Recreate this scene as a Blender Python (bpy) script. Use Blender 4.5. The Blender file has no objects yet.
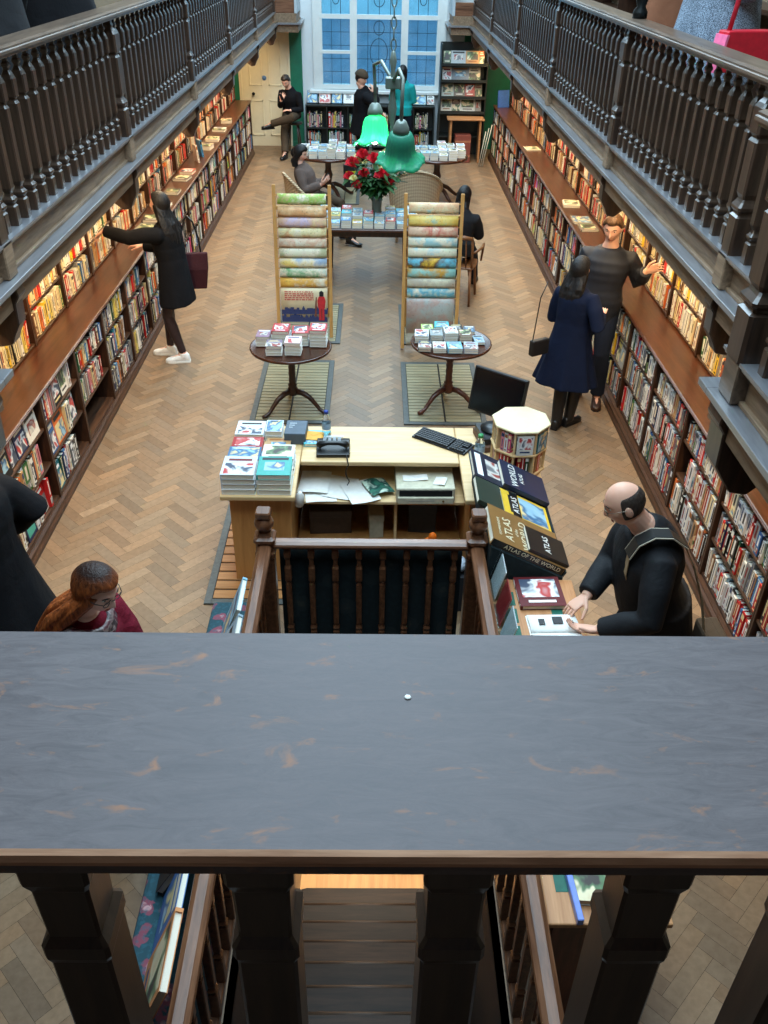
import bpy, bmesh, math, random
import numpy as np
from mathutils import Vector, Matrix, Euler
from math import sin, cos, pi, radians as R, sqrt, atan2, hypot
random.seed(7)
SC = bpy.context.scene
COL = SC.collection
rnd = random.uniform

# ------------------------------------------------------------------ mesh builder
class MB:
    def __init__(s):
        s.v = []; s.f = []; s.m = []; s.sm = []; s.c = []
    def add(s, vs, fs, mi=0, smooth=False, M=None, col=None):
        o = len(s.v)
        if M is not None: vs = [M @ Vector(p) for p in vs]
        s.v += [tuple(p) for p in vs]
        for f in fs:
            s.f.append(tuple(i + o for i in f)); s.m.append(mi); s.sm.append(smooth); s.c.append(col)
        return s
    def box(s, x0, x1, y0, y1, z0, z1, mi=0, M=None, col=None):
        vs = [(x0,y0,z0),(x1,y0,z0),(x1,y1,z0),(x0,y1,z0),(x0,y0,z1),(x1,y0,z1),(x1,y1,z1),(x0,y1,z1)]
        fs = [(0,3,2,1),(4,5,6,7),(0,1,5,4),(1,2,6,5),(2,3,7,6),(3,0,4,7)]
        return s.add(vs, fs, mi, False, M, col)
    def cbox(s, c, d, mi=0, M=None, rz=0.0):
        T = Matrix.Translation(c) @ Matrix.Rotation(rz, 4, 'Z')
        if M is not None: T = M @ T
        return s.box(-d[0]/2, d[0]/2, -d[1]/2, d[1]/2, -d[2]/2, d[2]/2, mi, T)
    def lathe(s, prof, n=16, M=None, mi=0, smooth=True, ph=0.0, cap=True, sq=None):
        vs = []; fs = []
        for r, z in prof:
            for k in range(n):
                a = ph + 2*pi*k/n
                if sq:   # square section with chamfered corners: n must be 8
                    pts = [(1,-sq),(1,sq),(sq,1),(-sq,1),(-1,sq),(-1,-sq),(-sq,-1),(sq,-1)]
                    vs.append((r*pts[k][0], r*pts[k][1], z))
                else:
                    vs.append((r*cos(a), r*sin(a), z))
        for i in range(len(prof)-1):
            for k in range(n):
                a = i*n+k; b = i*n+(k+1) % n
                fs.append((a, b, b+n, a+n))
        if cap:
            fs.append(tuple(range(n-1, -1, -1)))
            fs.append(tuple((len(prof)-1)*n + k for k in range(n)))
        return s.add(vs, fs, mi, smooth, M)
    def loft(s, rings, mi=0, smooth=True, cap=True, closed=True, M=None):
        n = len(rings[0]); vs = [p for r in rings for p in r]; fs = []
        for i in range(len(rings)-1):
            for k in range(n if closed else n-1):
                a = i*n+k; b = i*n+(k+1) % n
                fs.append((a, b, b+n, a+n))
        if cap and closed:
            fs.append(tuple(range(n-1, -1, -1)))
            fs.append(tuple((len(rings)-1)*n+k for k in range(n)))
        return s.add(vs, fs, mi, smooth, M)
    def tube(s, pts, rad, n=8, mi=0, M=None, cap=True, flat=None):
        """round tube along points; rad number or list; flat=(vector, factor) squashes along a vector"""
        P = [Vector(p) for p in pts]
        if not hasattr(rad, '__len__'): rad = [rad]*len(P)
        rings = []; prev = None
        for i, p in enumerate(P):
            t = (P[min(i+1, len(P)-1)] - P[max(i-1, 0)])
            if t.length < 1e-9: t = Vector((0,0,1))
            t.normalize()
            if prev is None:
                u = t.orthogonal().normalized()
                if abs(t.z) < .99: u = t.cross(Vector((0,0,1))).normalized()
            else:
                u = (prev - t*prev.dot(t))
                u = u.normalized() if u.length > 1e-6 else t.orthogonal().normalized()
            prev = u; w = t.cross(u)
            rings.append([p + (u*cos(2*pi*k/n) + w*sin(2*pi*k/n))*rad[i] for k in range(n)])
        return s.loft(rings, mi, True, cap, True, M)
    def ell(s, c, r, n=12, m=8, mi=0, M=None, rot=None):
        vs = []; fs = []
        for i in range(m+1):
            t = pi*i/m
            for k in range(n):
                a = 2*pi*k/n
                p = Vector((r[0]*sin(t)*cos(a), r[1]*sin(t)*sin(a), r[2]*cos(t)))
                if rot is not None: p = rot @ p
                vs.append(Vector(c)+p)
        for i in range(m):
            for k in range(n):
                a = i*n+k; b = i*n+(k+1) % n
                fs.append((a, a+n, b+n, b))
        return s.add(vs, fs, mi, True, M)
    def prism(s, poly, axis, a0, a1, mi=0, M=None, smooth=False):
        """poly: 2-D outline; extruded along axis between a0 and a1"""
        n = len(poly)
        def P(p, a):
            if axis == 'x': return (a, p[0], p[1])
            if axis == 'y': return (p[0], a, p[1])
            return (p[0], p[1], a)
        vs = [P(p, a0) for p in poly] + [P(p, a1) for p in poly]
        fs = [tuple(range(n-1, -1, -1)), tuple(range(n, 2*n))]
        fs += [(k, (k+1) % n, n+(k+1) % n, n+k) for k in range(n)]
        return s.add(vs, fs, mi, smooth, M)
    def sheet(s, f, nu, nv, mi=0, M=None, smooth=True):
        vs = [f(i/nu, j/nv) for j in range(nv+1) for i in range(nu+1)]
        fs = [(j*(nu+1)+i, j*(nu+1)+i+1, (j+1)*(nu+1)+i+1, (j+1)*(nu+1)+i) for j in range(nv) for i in range(nu)]
        return s.add(vs, fs, mi, smooth, M)
    def mesh(s, name, mats):
        me = bpy.data.meshes.new(name)
        me.from_pydata(s.v, [], s.f)
        for m in (mats if isinstance(mats, (list, tuple)) else [mats]): me.materials.append(m)
        me.polygons.foreach_set('material_index', s.m)
        me.polygons.foreach_set('use_smooth', s.sm)
        if any(c is not None for c in s.c):
            ca = me.color_attributes.new('tone', 'FLOAT_COLOR', 'CORNER')
            arr = []
            for f, c in zip(s.f, s.c):
                c = c or (.5,.5,.5)
                arr += [c[0], c[1], c[2], 1.0]*len(f)
            ca.data.foreach_set('color', arr)
        bm = bmesh.new(); bm.from_mesh(me)
        bmesh.ops.recalc_face_normals(bm, faces=bm.faces)
        bm.to_mesh(me); bm.free()
        me.update()
        return me
    def build(s, name, mats, parent=None, loc=(0,0,0), rot=(0,0,0), bevel=0, seg=1, sub=0, label=None):
        o = bpy.data.objects.new(name, s.mesh(name, mats))
        COL.objects.link(o)
        o.location = loc; o.rotation_euler = rot
        if parent is not None: o.parent = parent
        if bevel:
            b = o.modifiers.new('edge', 'BEVEL'); b.width = bevel; b.segments = seg; b.limit_method = 'ANGLE'; b.angle_limit = R(40)
            b.harden_normals = False
        if sub:
            d = o.modifiers.new('smooth', 'SUBSURF'); d.levels = sub; d.render_levels = sub
        if label: o['label'] = label
        return o

import re as _re
def tag(o, label=None, cat=None, group=None, kind=None):
    if label and not 4 <= len(_re.findall(r"[A-Za-z0-9][A-Za-z0-9'\u2019-]*", label)) <= 16: print('LABEL', len(label.split()), label)
    if label: o['label'] = label
    if cat: o['category'] = cat
    if group: o['group'] = group
    if kind: o['kind'] = kind
    return o
def thing(name, label, cat, loc=(0,0,0), rz=0.0, group=None):
    o = bpy.data.objects.new(name, None); COL.objects.link(o)
    o.empty_display_size = .1
    o.location = loc; o.rotation_euler = (0,0,rz)
    return tag(o, label, cat, group)
def struct(o, parent=None):
    o['kind'] = 'structure'
    return o
KIDS = {}
def kids(o): return [c for c in COL.objects if c.parent == o]
def dup(root, loc=None, rz=None, label=None, children=None):
    """copy of a thing with copies of its parts and sub-parts; children = cached tree"""
    def rec(o, par):
        c = o.copy(); COL.objects.link(c)
        if par is not None: c.parent = par
        for ch in KIDS.get(o.name, []): rec(ch, c)
        return c
    r = rec(root, None)
    if loc is not None: r.location = loc
    if rz is not None: r.rotation_euler = (0,0,rz)
    if label: r['label'] = label
    return r
def cache(root):
    k = [c for c in COL.objects if c.parent == root]
    KIDS[root.name] = k
    for c in k: cache(c)
    return root

def text_mesh(body, size, mat, parent, M, name='lettering', align='CENTER', ext=.0008, sx=1.0):
    cu = bpy.data.curves.new(name, 'FONT'); cu.body = body; cu.size = size; cu.extrude = ext
    cu.align_x = align; cu.align_y = 'CENTER'; cu.resolution_u = 2
    tmp = bpy.data.objects.new('tmp', cu); COL.objects.link(tmp)
    dg = bpy.context.evaluated_depsgraph_get(); dg.update()
    me = bpy.data.meshes.new_from_object(tmp.evaluated_get(dg), depsgraph=dg)
    bpy.data.objects.remove(tmp); bpy.data.curves.remove(cu)
    me.materials.clear(); me.materials.append(mat)
    o = bpy.data.objects.new(name, me); COL.objects.link(o)
    o.parent = parent
    o.matrix_local = M @ Matrix.Diagonal((sx, 1, 1, 1))
    return o

# ------------------------------------------------------------------ materials
def srgb(r, g, b):
    f = lambda c: (c/12.92 if c <= .04045 else ((c+.055)/1.055)**2.4)
    return (f(r/255), f(g/255), f(b/255), 1)
class N:
    def __init__(s, name):
        s.mat = bpy.data.materials.new(name); s.mat.use_nodes = True
        s.t = s.mat.node_tree; s.b = s.t.nodes['Principled BSDF']
    def n(s, typ, **kw):
        x = s.t.nodes.new(typ)
        for k, v in kw.items():
            if k in x.inputs.keys(): x.inputs[k].default_value = v
            else: setattr(x, k, v)
        return x
    def l(s, a, b): s.t.links.new(a, b)
    def coord(s, scale=(1,1,1), kind='Object'):
        tc = s.n('ShaderNodeTexCoord'); mp = s.n('ShaderNodeMapping')
        mp.inputs['Scale'].default_value = scale
        s.l(tc.outputs[kind], mp.inputs['Vector']); return mp.outputs['Vector']
    def ramp(s, fac, stops):
        r = s.n('ShaderNodeValToRGB'); e = r.color_ramp.elements
        while len(e) < len(stops): e.new(.5)
        for i, (p, c) in enumerate(stops): e[i].position = p; e[i].color = c
        s.l(fac, r.inputs['Fac']); return r.outputs['Color']
    def noise(s, vec, scale=5, detail=4, rough=.5, dist=0):
        x = s.n('ShaderNodeTexNoise'); x.inputs['Scale'].default_value = scale; x.inputs['Detail'].default_value = detail
        x.inputs['Roughness'].default_value = rough; x.inputs['Distortion'].default_value = dist
        s.l(vec, x.inputs['Vector']); return x.outputs['Fac']
    def mix(s, fac, a, b, mode='MIX'):
        m = s.n('ShaderNodeMix'); m.data_type = 'RGBA'; m.blend_type = mode
        for sock, v in ((m.inputs['Factor'], fac), (m.inputs['A'], a), (m.inputs['B'], b)):
            pass
        ins = [i for i in m.inputs]
        def put(i, v):
            if isinstance(v, (int, float)): i.default_value = v
            elif isinstance(v, tuple): i.default_value = v
            else: s.l(v, i)
        put(m.inputs[0], fac); put(m.inputs[6], a); put(m.inputs[7], b)
        return m.outputs[2]
    def bump(s, h, strength=.2, dist=.01):
        b = s.n('ShaderNodeBump'); b.inputs['Strength'].default_value = strength; b.inputs['Distance'].default_value = dist
        s.l(h, b.inputs['Height']); s.l(b.outputs['Normal'], s.b.inputs['Normal'])
    def base(s, c):
        if isinstance(c, tuple): s.b.inputs['Base Color'].default_value = c
        else: s.l(c, s.b.inputs['Base Color'])
    def rough(s, v):
        if isinstance(v, (int, float)): s.b.inputs['Roughness'].default_value = v
        else: s.l(v, s.b.inputs['Roughness'])

def plain(name, c, rough=.6, spec=.5, metal=0, var=.12, scale=30, bump=0):
    m = N(name)
    if len(c) == 3: c = srgb(*c)
    v = m.coord()
    f = m.noise(v, scale, 3)
    d = tuple(x*(1-var) for x in c[:3])+(1,); l = tuple(min(1, x*(1+var)) for x in c[:3])+(1,)
    m.base(m.ramp(f, [(.3, d), (.7, l)]))
    m.rough(rough); m.b.inputs['Metallic'].default_value = metal; m.b.inputs['Specular IOR Level'].default_value = spec
    if bump: m.bump(f, bump, .01)
    return m.mat
def wood(name, c1, c2, axis='y', rough=.4, scale=1.0, spec=.5, bump=.06):
    m = N(name)
    k = {'x': (1.2,14,14), 'y': (14,1.2,14), 'z': (14,14,1.2)}[axis]
    v = m.coord(tuple(a*scale for a in k))
    f = m.noise(v, 2.2, 6, .6, .6)
    g = m.noise(v, 11, 3, .6)
    mm = m.n('ShaderNodeMath', operation='ADD'); m.l(f, mm.inputs[0])
    m2 = m.n('ShaderNodeMath', operation='MULTIPLY'); m.l(g, m2.inputs[0]); m2.inputs[1].default_value = .25
    m.l(m2.outputs[0], mm.inputs[1])
    m.base(m.ramp(mm.outputs[0], [(.42, srgb(*c1)), (.82, srgb(*c2))]))
    m.rough(rough); m.b.inputs['Specular IOR Level'].default_value = spec
    m.bump(mm.outputs[0], bump, .004)
    return m.mat
def cloth(name, c, rough=.9, weave=260, wr=7, wrb=.5, spec=.15):
    m = N(name); v = m.coord()
    a = m.noise(v, weave, 2); b = m.noise(v, wr, 4, .55, .4)
    c = srgb(*c)
    m.base(m.mix(b, tuple(x*.72 for x in c[:3])+(1,), tuple(min(1, x*1.25) for x in c[:3])+(1,)))
    mm = m.n('ShaderNodeMath', operation='MULTIPLY_ADD'); m.l(a, mm.inputs[0]); mm.inputs[1].default_value = .08; m.l(b, mm.inputs[2])
    m.bump(mm.outputs[0], wrb, .02); m.rough(rough); m.b.inputs['Specular IOR Level'].default_value = spec
    return m.mat
def emis(name, c, st):
    m = N(name); m.b.inputs['Base Color'].default_value = srgb(*c)
    m.b.inputs['Emission Color'].default_value = srgb(*c); m.b.inputs['Emission Strength'].default_value = st
    return m.mat
def objcol(name, f=1.0, add=0.0, rough=.45):
    """colour of the single object (obj.color), so that copies share one mesh"""
    m = N(name); oi = m.n('ShaderNodeObjectInfo')
    v = m.coord((1,1,1)); nz = m.noise(v, 9, 3)
    c = m.mix(f, (add,add,add,1), oi.outputs['Color'])
    c2 = m.mix(.18, c, m.ramp(nz, [(.3, (.25,.25,.25,1)), (.7, (1,1,1,1))]), 'MULTIPLY')
    m.base(c2); m.rough(rough); m.b.inputs['Specular IOR Level'].default_value = .35
    return m.mat
def band_mat(name):
    """lettering / label on a cover: dark on pale covers, pale on dark ones"""
    m = N(name); oi = m.n('ShaderNodeObjectInfo')
    bw = m.n('ShaderNodeRGBToBW'); m.l(oi.outputs['Color'], bw.inputs[0])
    g = m.n('ShaderNodeMath', operation='GREATER_THAN'); m.l(bw.outputs[0], g.inputs[0]); g.inputs[1].default_value = .22
    hs = m.n('ShaderNodeValToRGB'); e = hs.color_ramp.elements
    hs.color_ramp.interpolation = 'CONSTANT'
    cols = [srgb(30,30,34), srgb(120,25,25), srgb(25,50,95), srgb(40,38,36), srgb(150,90,30)]
    while len(e) < 5: e.new(.5)
    for i, c in enumerate(cols): e[i].position = i/5; e[i].color = c
    m.l(oi.outputs['Random'], hs.inputs['Fac'])
    hl = m.n('ShaderNodeValToRGB'); e = hl.color_ramp.elements; hl.color_ramp.interpolation = 'CONSTANT'
    cols = [srgb(235,232,222), srgb(225,205,150), srgb(240,240,240), srgb(230,215,190)]
    while len(e) < 4: e.new(.5)
    for i, c in enumerate(cols): e[i].position = i/4; e[i].color = c
    m.l(oi.outputs['Random'], hl.inputs['Fac'])
    m.base(m.mix(g.outputs[0], hl.outputs['Color'], hs.outputs['Color'])); m.rough(.5)
    return m.mat
def tone_mat(name, rough=.45, attr='tone'):
    m = N(name); a = m.n('ShaderNodeVertexColor', layer_name=attr)
    v = m.coord(); nz = m.noise(v, 40, 3)
    m.base(m.mix(.2, a.outputs['Color'], m.ramp(nz, [(.3, (.4,.4,.4,1)), (.7, (1,1,1,1))]), 'MULTIPLY'))
    m.rough(rough); m.b.inputs['Specular IOR Level'].default_value = .35
    return m.mat

DARK = wood('dark_oak', (38,28,23), (74,56,45), 'z', .28, 1, .6)
DARKY = wood('dark_oak_long', (28,20,16), (58,42,33), 'y', .3, 1, .5)
GAL = wood('gallery_oak', (66,53,44), (110,91,76), 'y', .3, 1, .7)
GALP = wood('gallery_panel_oak', (100,81,64), (150,125,101), 'y', .55, 1, .25)
GALS = wood('gallery_sill_varnish', (84,84,88), (120,120,124), 'y', .34, 1, .8, .03)  # varnished oak; skylight sheen painted in as a lighter blue-grey base
for _m in (GALS,):
    _m.node_tree.nodes['Principled BSDF'].inputs['Coat Weight'].default_value = 1.0; _m.node_tree.nodes['Principled BSDF'].inputs['Coat Roughness'].default_value = .28; _m.node_tree.nodes['Principled BSDF'].inputs['Coat IOR'].default_value = 1.8
LEDGE = wood('ledge_mahogany', (50,25,14), (88,50,30), 'y', .3, .8, .5)
CASE = wood('case_wood', (38,22,14), (68,42,28), 'z', .42, 1, .4)
CASEY = wood('case_shelf_wood', (44,27,17), (82,54,37), 'y', .42, 1, .4)
BEECH = wood('beech_veneer', (206,170,118), (228,196,148), 'x', .42, .6, .4, .02)
OAKP = wood('oak_panel', (170,116,62), (200,146,86), 'z', .42, .5, .4, .03)
PINE = wood('pine_frame', (186,132,70), (214,164,98), 'z', .5, .8, .4)
MAHOG = wood('mahogany', (44,20,12), (86,44,26), 'x', .25, 1, .5)
MAHOGZ = wood('mahogany_turned', (30,18,13), (70,40,27), 'z', .28, 1, .5)
RAILW = wood('rail_oak', (72,42,26), (126,84,58), 'y', .3, 1, .5)
RAILX = wood('rail_oak_cross', (72,42,26), (140,98,74), 'x', .3, 1, .5)
PAGES = plain('page_block', (222,214,196), .9, .1, var=.14, scale=160)
PAPER = plain('white_paper', (232,230,224), .8, .2, var=.04)
COVER = objcol('book_cover')
BAND = band_mat('book_lettering')
BLACK = plain('black_plastic', (18,18,20), .4, .5)
GREY = plain('grey_plastic', (120,120,118), .5)
BRASS = plain('aged_brass', (120,96,52), .35, .5, .9)
IRON = plain('black_iron', (22,24,24), .45, .5, .6)
# ------------------------------------------------------------------ camera
def cam_basis(pitch, yaw, roll):
    p, y, r = R(pitch), R(yaw), R(roll)
    F = Vector((sin(y)*cos(p), cos(y)*cos(p), -sin(p))); Rt = Vector((cos(y), -sin(y), 0)); U = Rt.cross(F)
    return Rt*cos(r)+U*sin(r), U*cos(r)-Rt*sin(r), F
cd = bpy.data.cameras.new('camera'); cam = bpy.data.objects.new('camera', cd); COL.objects.link(cam)
_r, _u, _f = cam_basis(34.0, 1.0, 1.1)
CAMP = Vector((0, 0, 3.8))
cam.matrix_world = Matrix(((_r.x, _u.x, -_f.x, CAMP.x), (_r.y, _u.y, -_f.y, CAMP.y), (_r.z, _u.z, -_f.z, CAMP.z), (0,0,0,1)))
cd.sensor_fit = 'VERTICAL'; cd.sensor_height = 24.0; cd.lens = 24.0*870/1024
cd.clip_start = .05; cd.clip_end = 200
SC.camera = cam
def px(p):
    d = Vector(p) - CAMP; z = d.dot(_f)
    return (384+870*d.dot(_r)/z, 512-870*d.dot(_u)/z, z)

XL, XR, YF, YB = -3.0, 2.92, 19.1, -1.3     # walls
ZT = 6.6                                    # ceiling
BASE_Z = -2.4
# ------------------------------------------------------------------ floor: herringbone blocks
def floor_tone():
    m = N('parquet'); a = m.n('ShaderNodeVertexColor', layer_name='tone'); v = m.coord((9,9,9)); g = m.noise(v, 3, 5, .6, .3)
    w = m.noise(m.coord((.5,.5,.5)), 1.6, 4)
    c = m.mix(.45, a.outputs['Color'], m.ramp(g, [(.3, (.45,.42,.4,1)), (.7, (1,1,1,1))]), 'MULTIPLY')
    c = m.mix(.35, c, m.ramp(w, [(.35, (.6,.58,.56,1)), (.62, (1,1,1,1))]), 'MULTIPLY')
    m.base(c); m.rough(m.ramp(g, [(.2, (.34,.34,.34,1)), (.8, (.52,.52,.52,1))])); m.bump(g, .08, .003)
    m.b.inputs['Specular IOR Level'].default_value = .4
    return m.mat
WELL = (-.60, .60, .70, 3.93)               # stair well
def in_well(x, y): return WELL[0] < x < WELL[1] and WELL[2] < y < WELL[3]
def clipq(poly, keep):
    """clip a convex polygon with half planes a*x+b*y<=c"""
    for a, b, c in keep:
        out = []
        for i in range(len(poly)):
            p, q = poly[i], poly[(i+1) % len(poly)]
            dp, dq = a*p[0]+b*p[1]-c, a*q[0]+b*q[1]-c
            if dp <= 0: out.append(p)
            if (dp < 0 < dq) or (dq < 0 < dp):
                t = dp/(dp-dq); out.append((p[0]+t*(q[0]-p[0]), p[1]+t*(q[1]-p[1])))
        poly = out
        if len(poly) < 3: return None
    return poly
fb = MB()
for (x0, x1, y0, y1) in ((XL, WELL[0], YB, YF), (WELL[1], XR, YB, YF), (WELL[0], WELL[1], YB, WELL[2]), (WELL[0], WELL[1], WELL[3], YF)):
    fb.box(x0, x1, y0, y1, -.25, -.003, 1, None, (.02,.014,.01))
Wp, n4 = .078, 4
s2 = sqrt(.5)
frng = random.Random(3)
regions = ((-2.5, WELL[0], .6, YF), (WELL[1], 2.45, .6, YF), (WELL[0], WELL[1], WELL[3], YF))
for k in range(-400, 420):
    for m8 in range(-60, 60):
        for t in (0, 1):
            ox, oy = (k+8*m8)*Wp, (k+t)*Wp
            w, h = (n4*Wp, Wp) if t == 0 else (Wp, n4*Wp)
            g = .0007
            q = [(ox+g, oy+g), (ox+w-g, oy+g), (ox+w-g, oy+h-g), (ox+g, oy+h-g)]
            q = [((x-y)*s2, (x+y)*s2) for x, y in q]
            cx, cy = sum(p[0] for p in q)/4, sum(p[1] for p in q)/4
            if not (-2.8 < cx < 2.8 and .4 < cy < 19.3): continue
            b = frng.random(); 
            L = .80+.36*b + (.12 if frng.random() < .08 else 0)
            base = (.300, .190, .108) if t == 0 else (.250, .160, .094)
            hue = frng.uniform(-.06, .06)
            col = (base[0]*L*(1+hue), base[1]*L, base[2]*L*(1-hue))
            for (x0, x1, y0, y1) in regions:
                c = clipq(q, ((-1,0,-x0), (1,0,x1), (0,-1,-y0), (0,1,y1)))
                if c: fb.add([(x, y, 0) for x, y in c], [tuple(range(len(c)))], 0, False, None, col)
FLOORM = floor_tone()
fl = struct(fb.build('floor', [FLOORM, plain('parquet_gap', (40,28,20), .8)]))

# walls, ceiling
PLASTER = plain('cream_plaster', (214,206,184), .8, .2, var=.05, scale=6)
WHITEP = plain('white_gloss_paint', (212,216,214), .45, .4, var=.04, scale=8)
CREAMP = plain('cream_gloss_paint', (222,214,186), .45, .4, var=.04, scale=8)
GREENP = plain('green_gloss_paint', (26,110,84), .4, .5, var=.1, scale=8)
DIMW = plain('dim_panelled_wall', (120,104,84), .8, .2, var=.06, scale=5)
struct(MB().box(XL-.2, XL, YB, YF+.25, 0, ZT).build('wall_left', DIMW))
struct(MB().box(XR, XR+.2, YB, YF+.25, 0, ZT).build('wall_right', DIMW))
struct(MB().box(XL, XR, YB-.2, YB, 0, ZT).build('wall_front', CASE))
# far wall with the big window opening
WX0, WX1, WZ0, WZ1 = -1.10, 1.24, 1.10, 5.2
fw = MB()
fw.box(XL, WX0, YF, YF+.25, 0, ZT).box(WX1, XR, YF, YF+.25, 0, ZT).box(WX0, WX1, YF, YF+.25, 0, WZ0).box(WX0, WX1, YF, YF+.25, WZ1, ZT)
struct(fw.build('wall_far', plain('white_wall', (206,212,214), .7, .3, var=.04, scale=5)))
cl = MB()
cl.box(XL-.2, XR+.2, YB-.2, YF+.25, ZT, ZT+.2)
struct(cl.build('ceiling', plain('ceiling_plaster', (225,222,214), .9, .1)))
# green pilasters and trims of the far wall
struct(MB().box(-1.68, -1.44, YF-.05, YF, .1, 2.3).box(-1.70, -1.42, YF-.06, YF, 0, .1).build('trim_1', GREENP, bevel=.006))
struct(MB().box(-2.97, -2.66, YF-.05, YF, 0, 2.3).build('trim_2', GREENP, bevel=.006))
struct(MB().box(1.72, 2.9, YF-.05, YF, 0, 2.3).build('trim_3', GREENP, bevel=.006))
# window: white frame, leaded panes
win = MB()
WN = [0]
def wbar(x0, x1, z0, z1, d=.10):
    WN[0] += 1; e = .0009*WN[0]
    win.box(x0-e*.3, x1+e*.3, YF-.03-e, YF-.03+d+e, z0-e*.3, z1+e*.3)
wbar(WX0-.12, WX0+.06, WZ0-.06, WZ1+.1, .2); wbar(WX1-.06, WX1+.12, WZ0-.06, WZ1+.1, .2)
wbar(WX0, WX1, WZ0-.02, WZ0+.06, .2); wbar(WX0, WX1, WZ1-.06, WZ1+.1, .2)
for x in (-.435, .555): wbar(x-.065, x+.065, WZ0, WZ1, .16)
for z in (2.34, 3.75): wbar(WX0, WX1, z-.035, z+.035, .13)
for (a, b) in ((WX0, -.435), (.555, WX1)): wbar(a, b, 1.71, 1.76, .1)
w1 = struct(win.build('window_1', WHITEP))
sill = MB().box(WX0-.2, WX1+.2, YF-.16, YF+.02, WZ0-.09, WZ0-.03).build('window_sill', WHITEP, w1, bevel=.01)
def pane_mat():
    m = N('old_window_glass'); t = m.t
    out = t.nodes['Material Output']
    tr = m.n('ShaderNodeBsdfTransparent'); tr.inputs[0].default_value = (.66,.84,.90,1)
    gl = m.n('ShaderNodeBsdfGlossy'); gl.inputs['Roughness'].default_value = .08
    mx = m.n('ShaderNodeMixShader'); mx.inputs[0].default_value = .1
    m.l(tr.outputs[0], mx.inputs[1]); m.l(gl.outputs[0], mx.inputs[2]); m.l(mx.outputs[0], out.inputs['Surface'])
    return m.mat
PANE = pane_mat(); LEAD = plain('lead_came', (38,52,66), .5, .5, .4)
for (x0, x1) in ((WX0+.06, -.50), (-.37, .49), (.62, WX1-.06)):
    for (z0, z1) in ((1.16, 2.305), (2.375, 3.715), (3.785, 5.14)):
        pn = MB().box(x0, x1, YF+.03, YF+.036, z0, z1).build('window_pane', PANE, w1)
        ld = MB(); y = YF+.022
        if z0 > 1.7 or x1-x0 > .7:
            nx = 4 if x1-x0 > .7 else 3
            for i in range(1, nx): ld.box(x0+(x1-x0)*i/nx-.005, x0+(x1-x0)*i/nx+.005, y, y+.012, z0, z1)
            for i in range(1, 5): ld.box(x0, x1, y, y+.012, z0+(z1-z0)*i/5-.005, z0+(z1-z0)*i/5+.005)
            cx, cz = (x0+x1)/2, (z0+z1)/2
            for (ra, rb, dz) in ((.17, .24, 0), (.10, .12, .42), (.10, .12, -.42)):
                if x1-x0 < .7: ra, rb = ra*.6, rb*.7
                ld.tube([(cx+ra*cos(a*pi/12), y+.004, cz+dz+rb*sin(a*pi/12)) for a in range(25)], .007, 5)
        else:
            for i in range(1, 3): ld.box(x0+(x1-x0)*i/3-.004, x0+(x1-x0)*i/3+.004, y, y+.012, z0, z1)
            for i in range(1, 5): ld.box(x0, x1, y, y+.012, z0+(z1-z0)*i/5-.004, z0+(z1-z0)*i/5+.004)
        ld.build('leading', LEAD, pn)
# street side of the window: brick house opposite
oh = MB().box(-9, 9, YF+7, YF+9, -1, 4.1)
oh.box(-9, 9, YF+6.9, YF+7, 2.6, 2.75)
oh.box(-9, 9, YF+6.93, YF+6.99, 1.75, 4.1, 1)
tag(oh.build('house_opposite', [plain('slate_brick', (150,162,178), .9, .1, scale=4), plain('pale_render', (214,228,232), .9, .1, scale=3)]), 'dusky blue house front seen through the leaded window', 'building')
# door
dm = MB().box(-2.64, -1.72, YF-.045, YF, 0, 2.12)
d1 = struct(dm.build('door_1', CREAMP, bevel=.004))
fr = MB()
for (x0, x1, z0, z1) in ((-2.50,-2.24,1.12,1.92), (-2.12,-1.86,1.12,1.92), (-2.50,-2.24,.2,.86), (-2.12,-1.86,.2,.86)):
    for (a,b,c,d) in ((x0,x1,z0,z0+.025),(x0,x1,z1-.025,z1),(x0,x0+.025,z0,z1),(x1-.025,x1,z0,z1)): fr.box(a,b,YF-.06,YF-.04,c,d)
fr.build('panel_moulding', CREAMP, d1, bevel=.004)
kn = MB(); kn.lathe([(.02,0),(.012,.02),(.014,.035),(.03,.05),(.03,.07),(.012,.08)], 14, Matrix.Translation((-2.42,YF-.045,.98)) @ Matrix.Rotation(R(90),4,'X'))
kn.build('door_knob', IRON, d1)
MB().lathe([(.045,0),(.045,.006)], 20, Matrix.Translation((-2.2,YF-.046,1.26)) @ Matrix.Rotation(R(90),4,'X')).build('door_sign', plain('blue_sign', (90,130,180), .4), d1)
struct(MB().box(-2.70,-2.64,YF-.07,YF,0,2.2).box(-1.72,-1.68,YF-.07,YF,0,2.2).box(-2.70,-1.68,YF-.07,YF,2.12,2.2).build('trim_4', CREAMP, bevel=.005))

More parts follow.
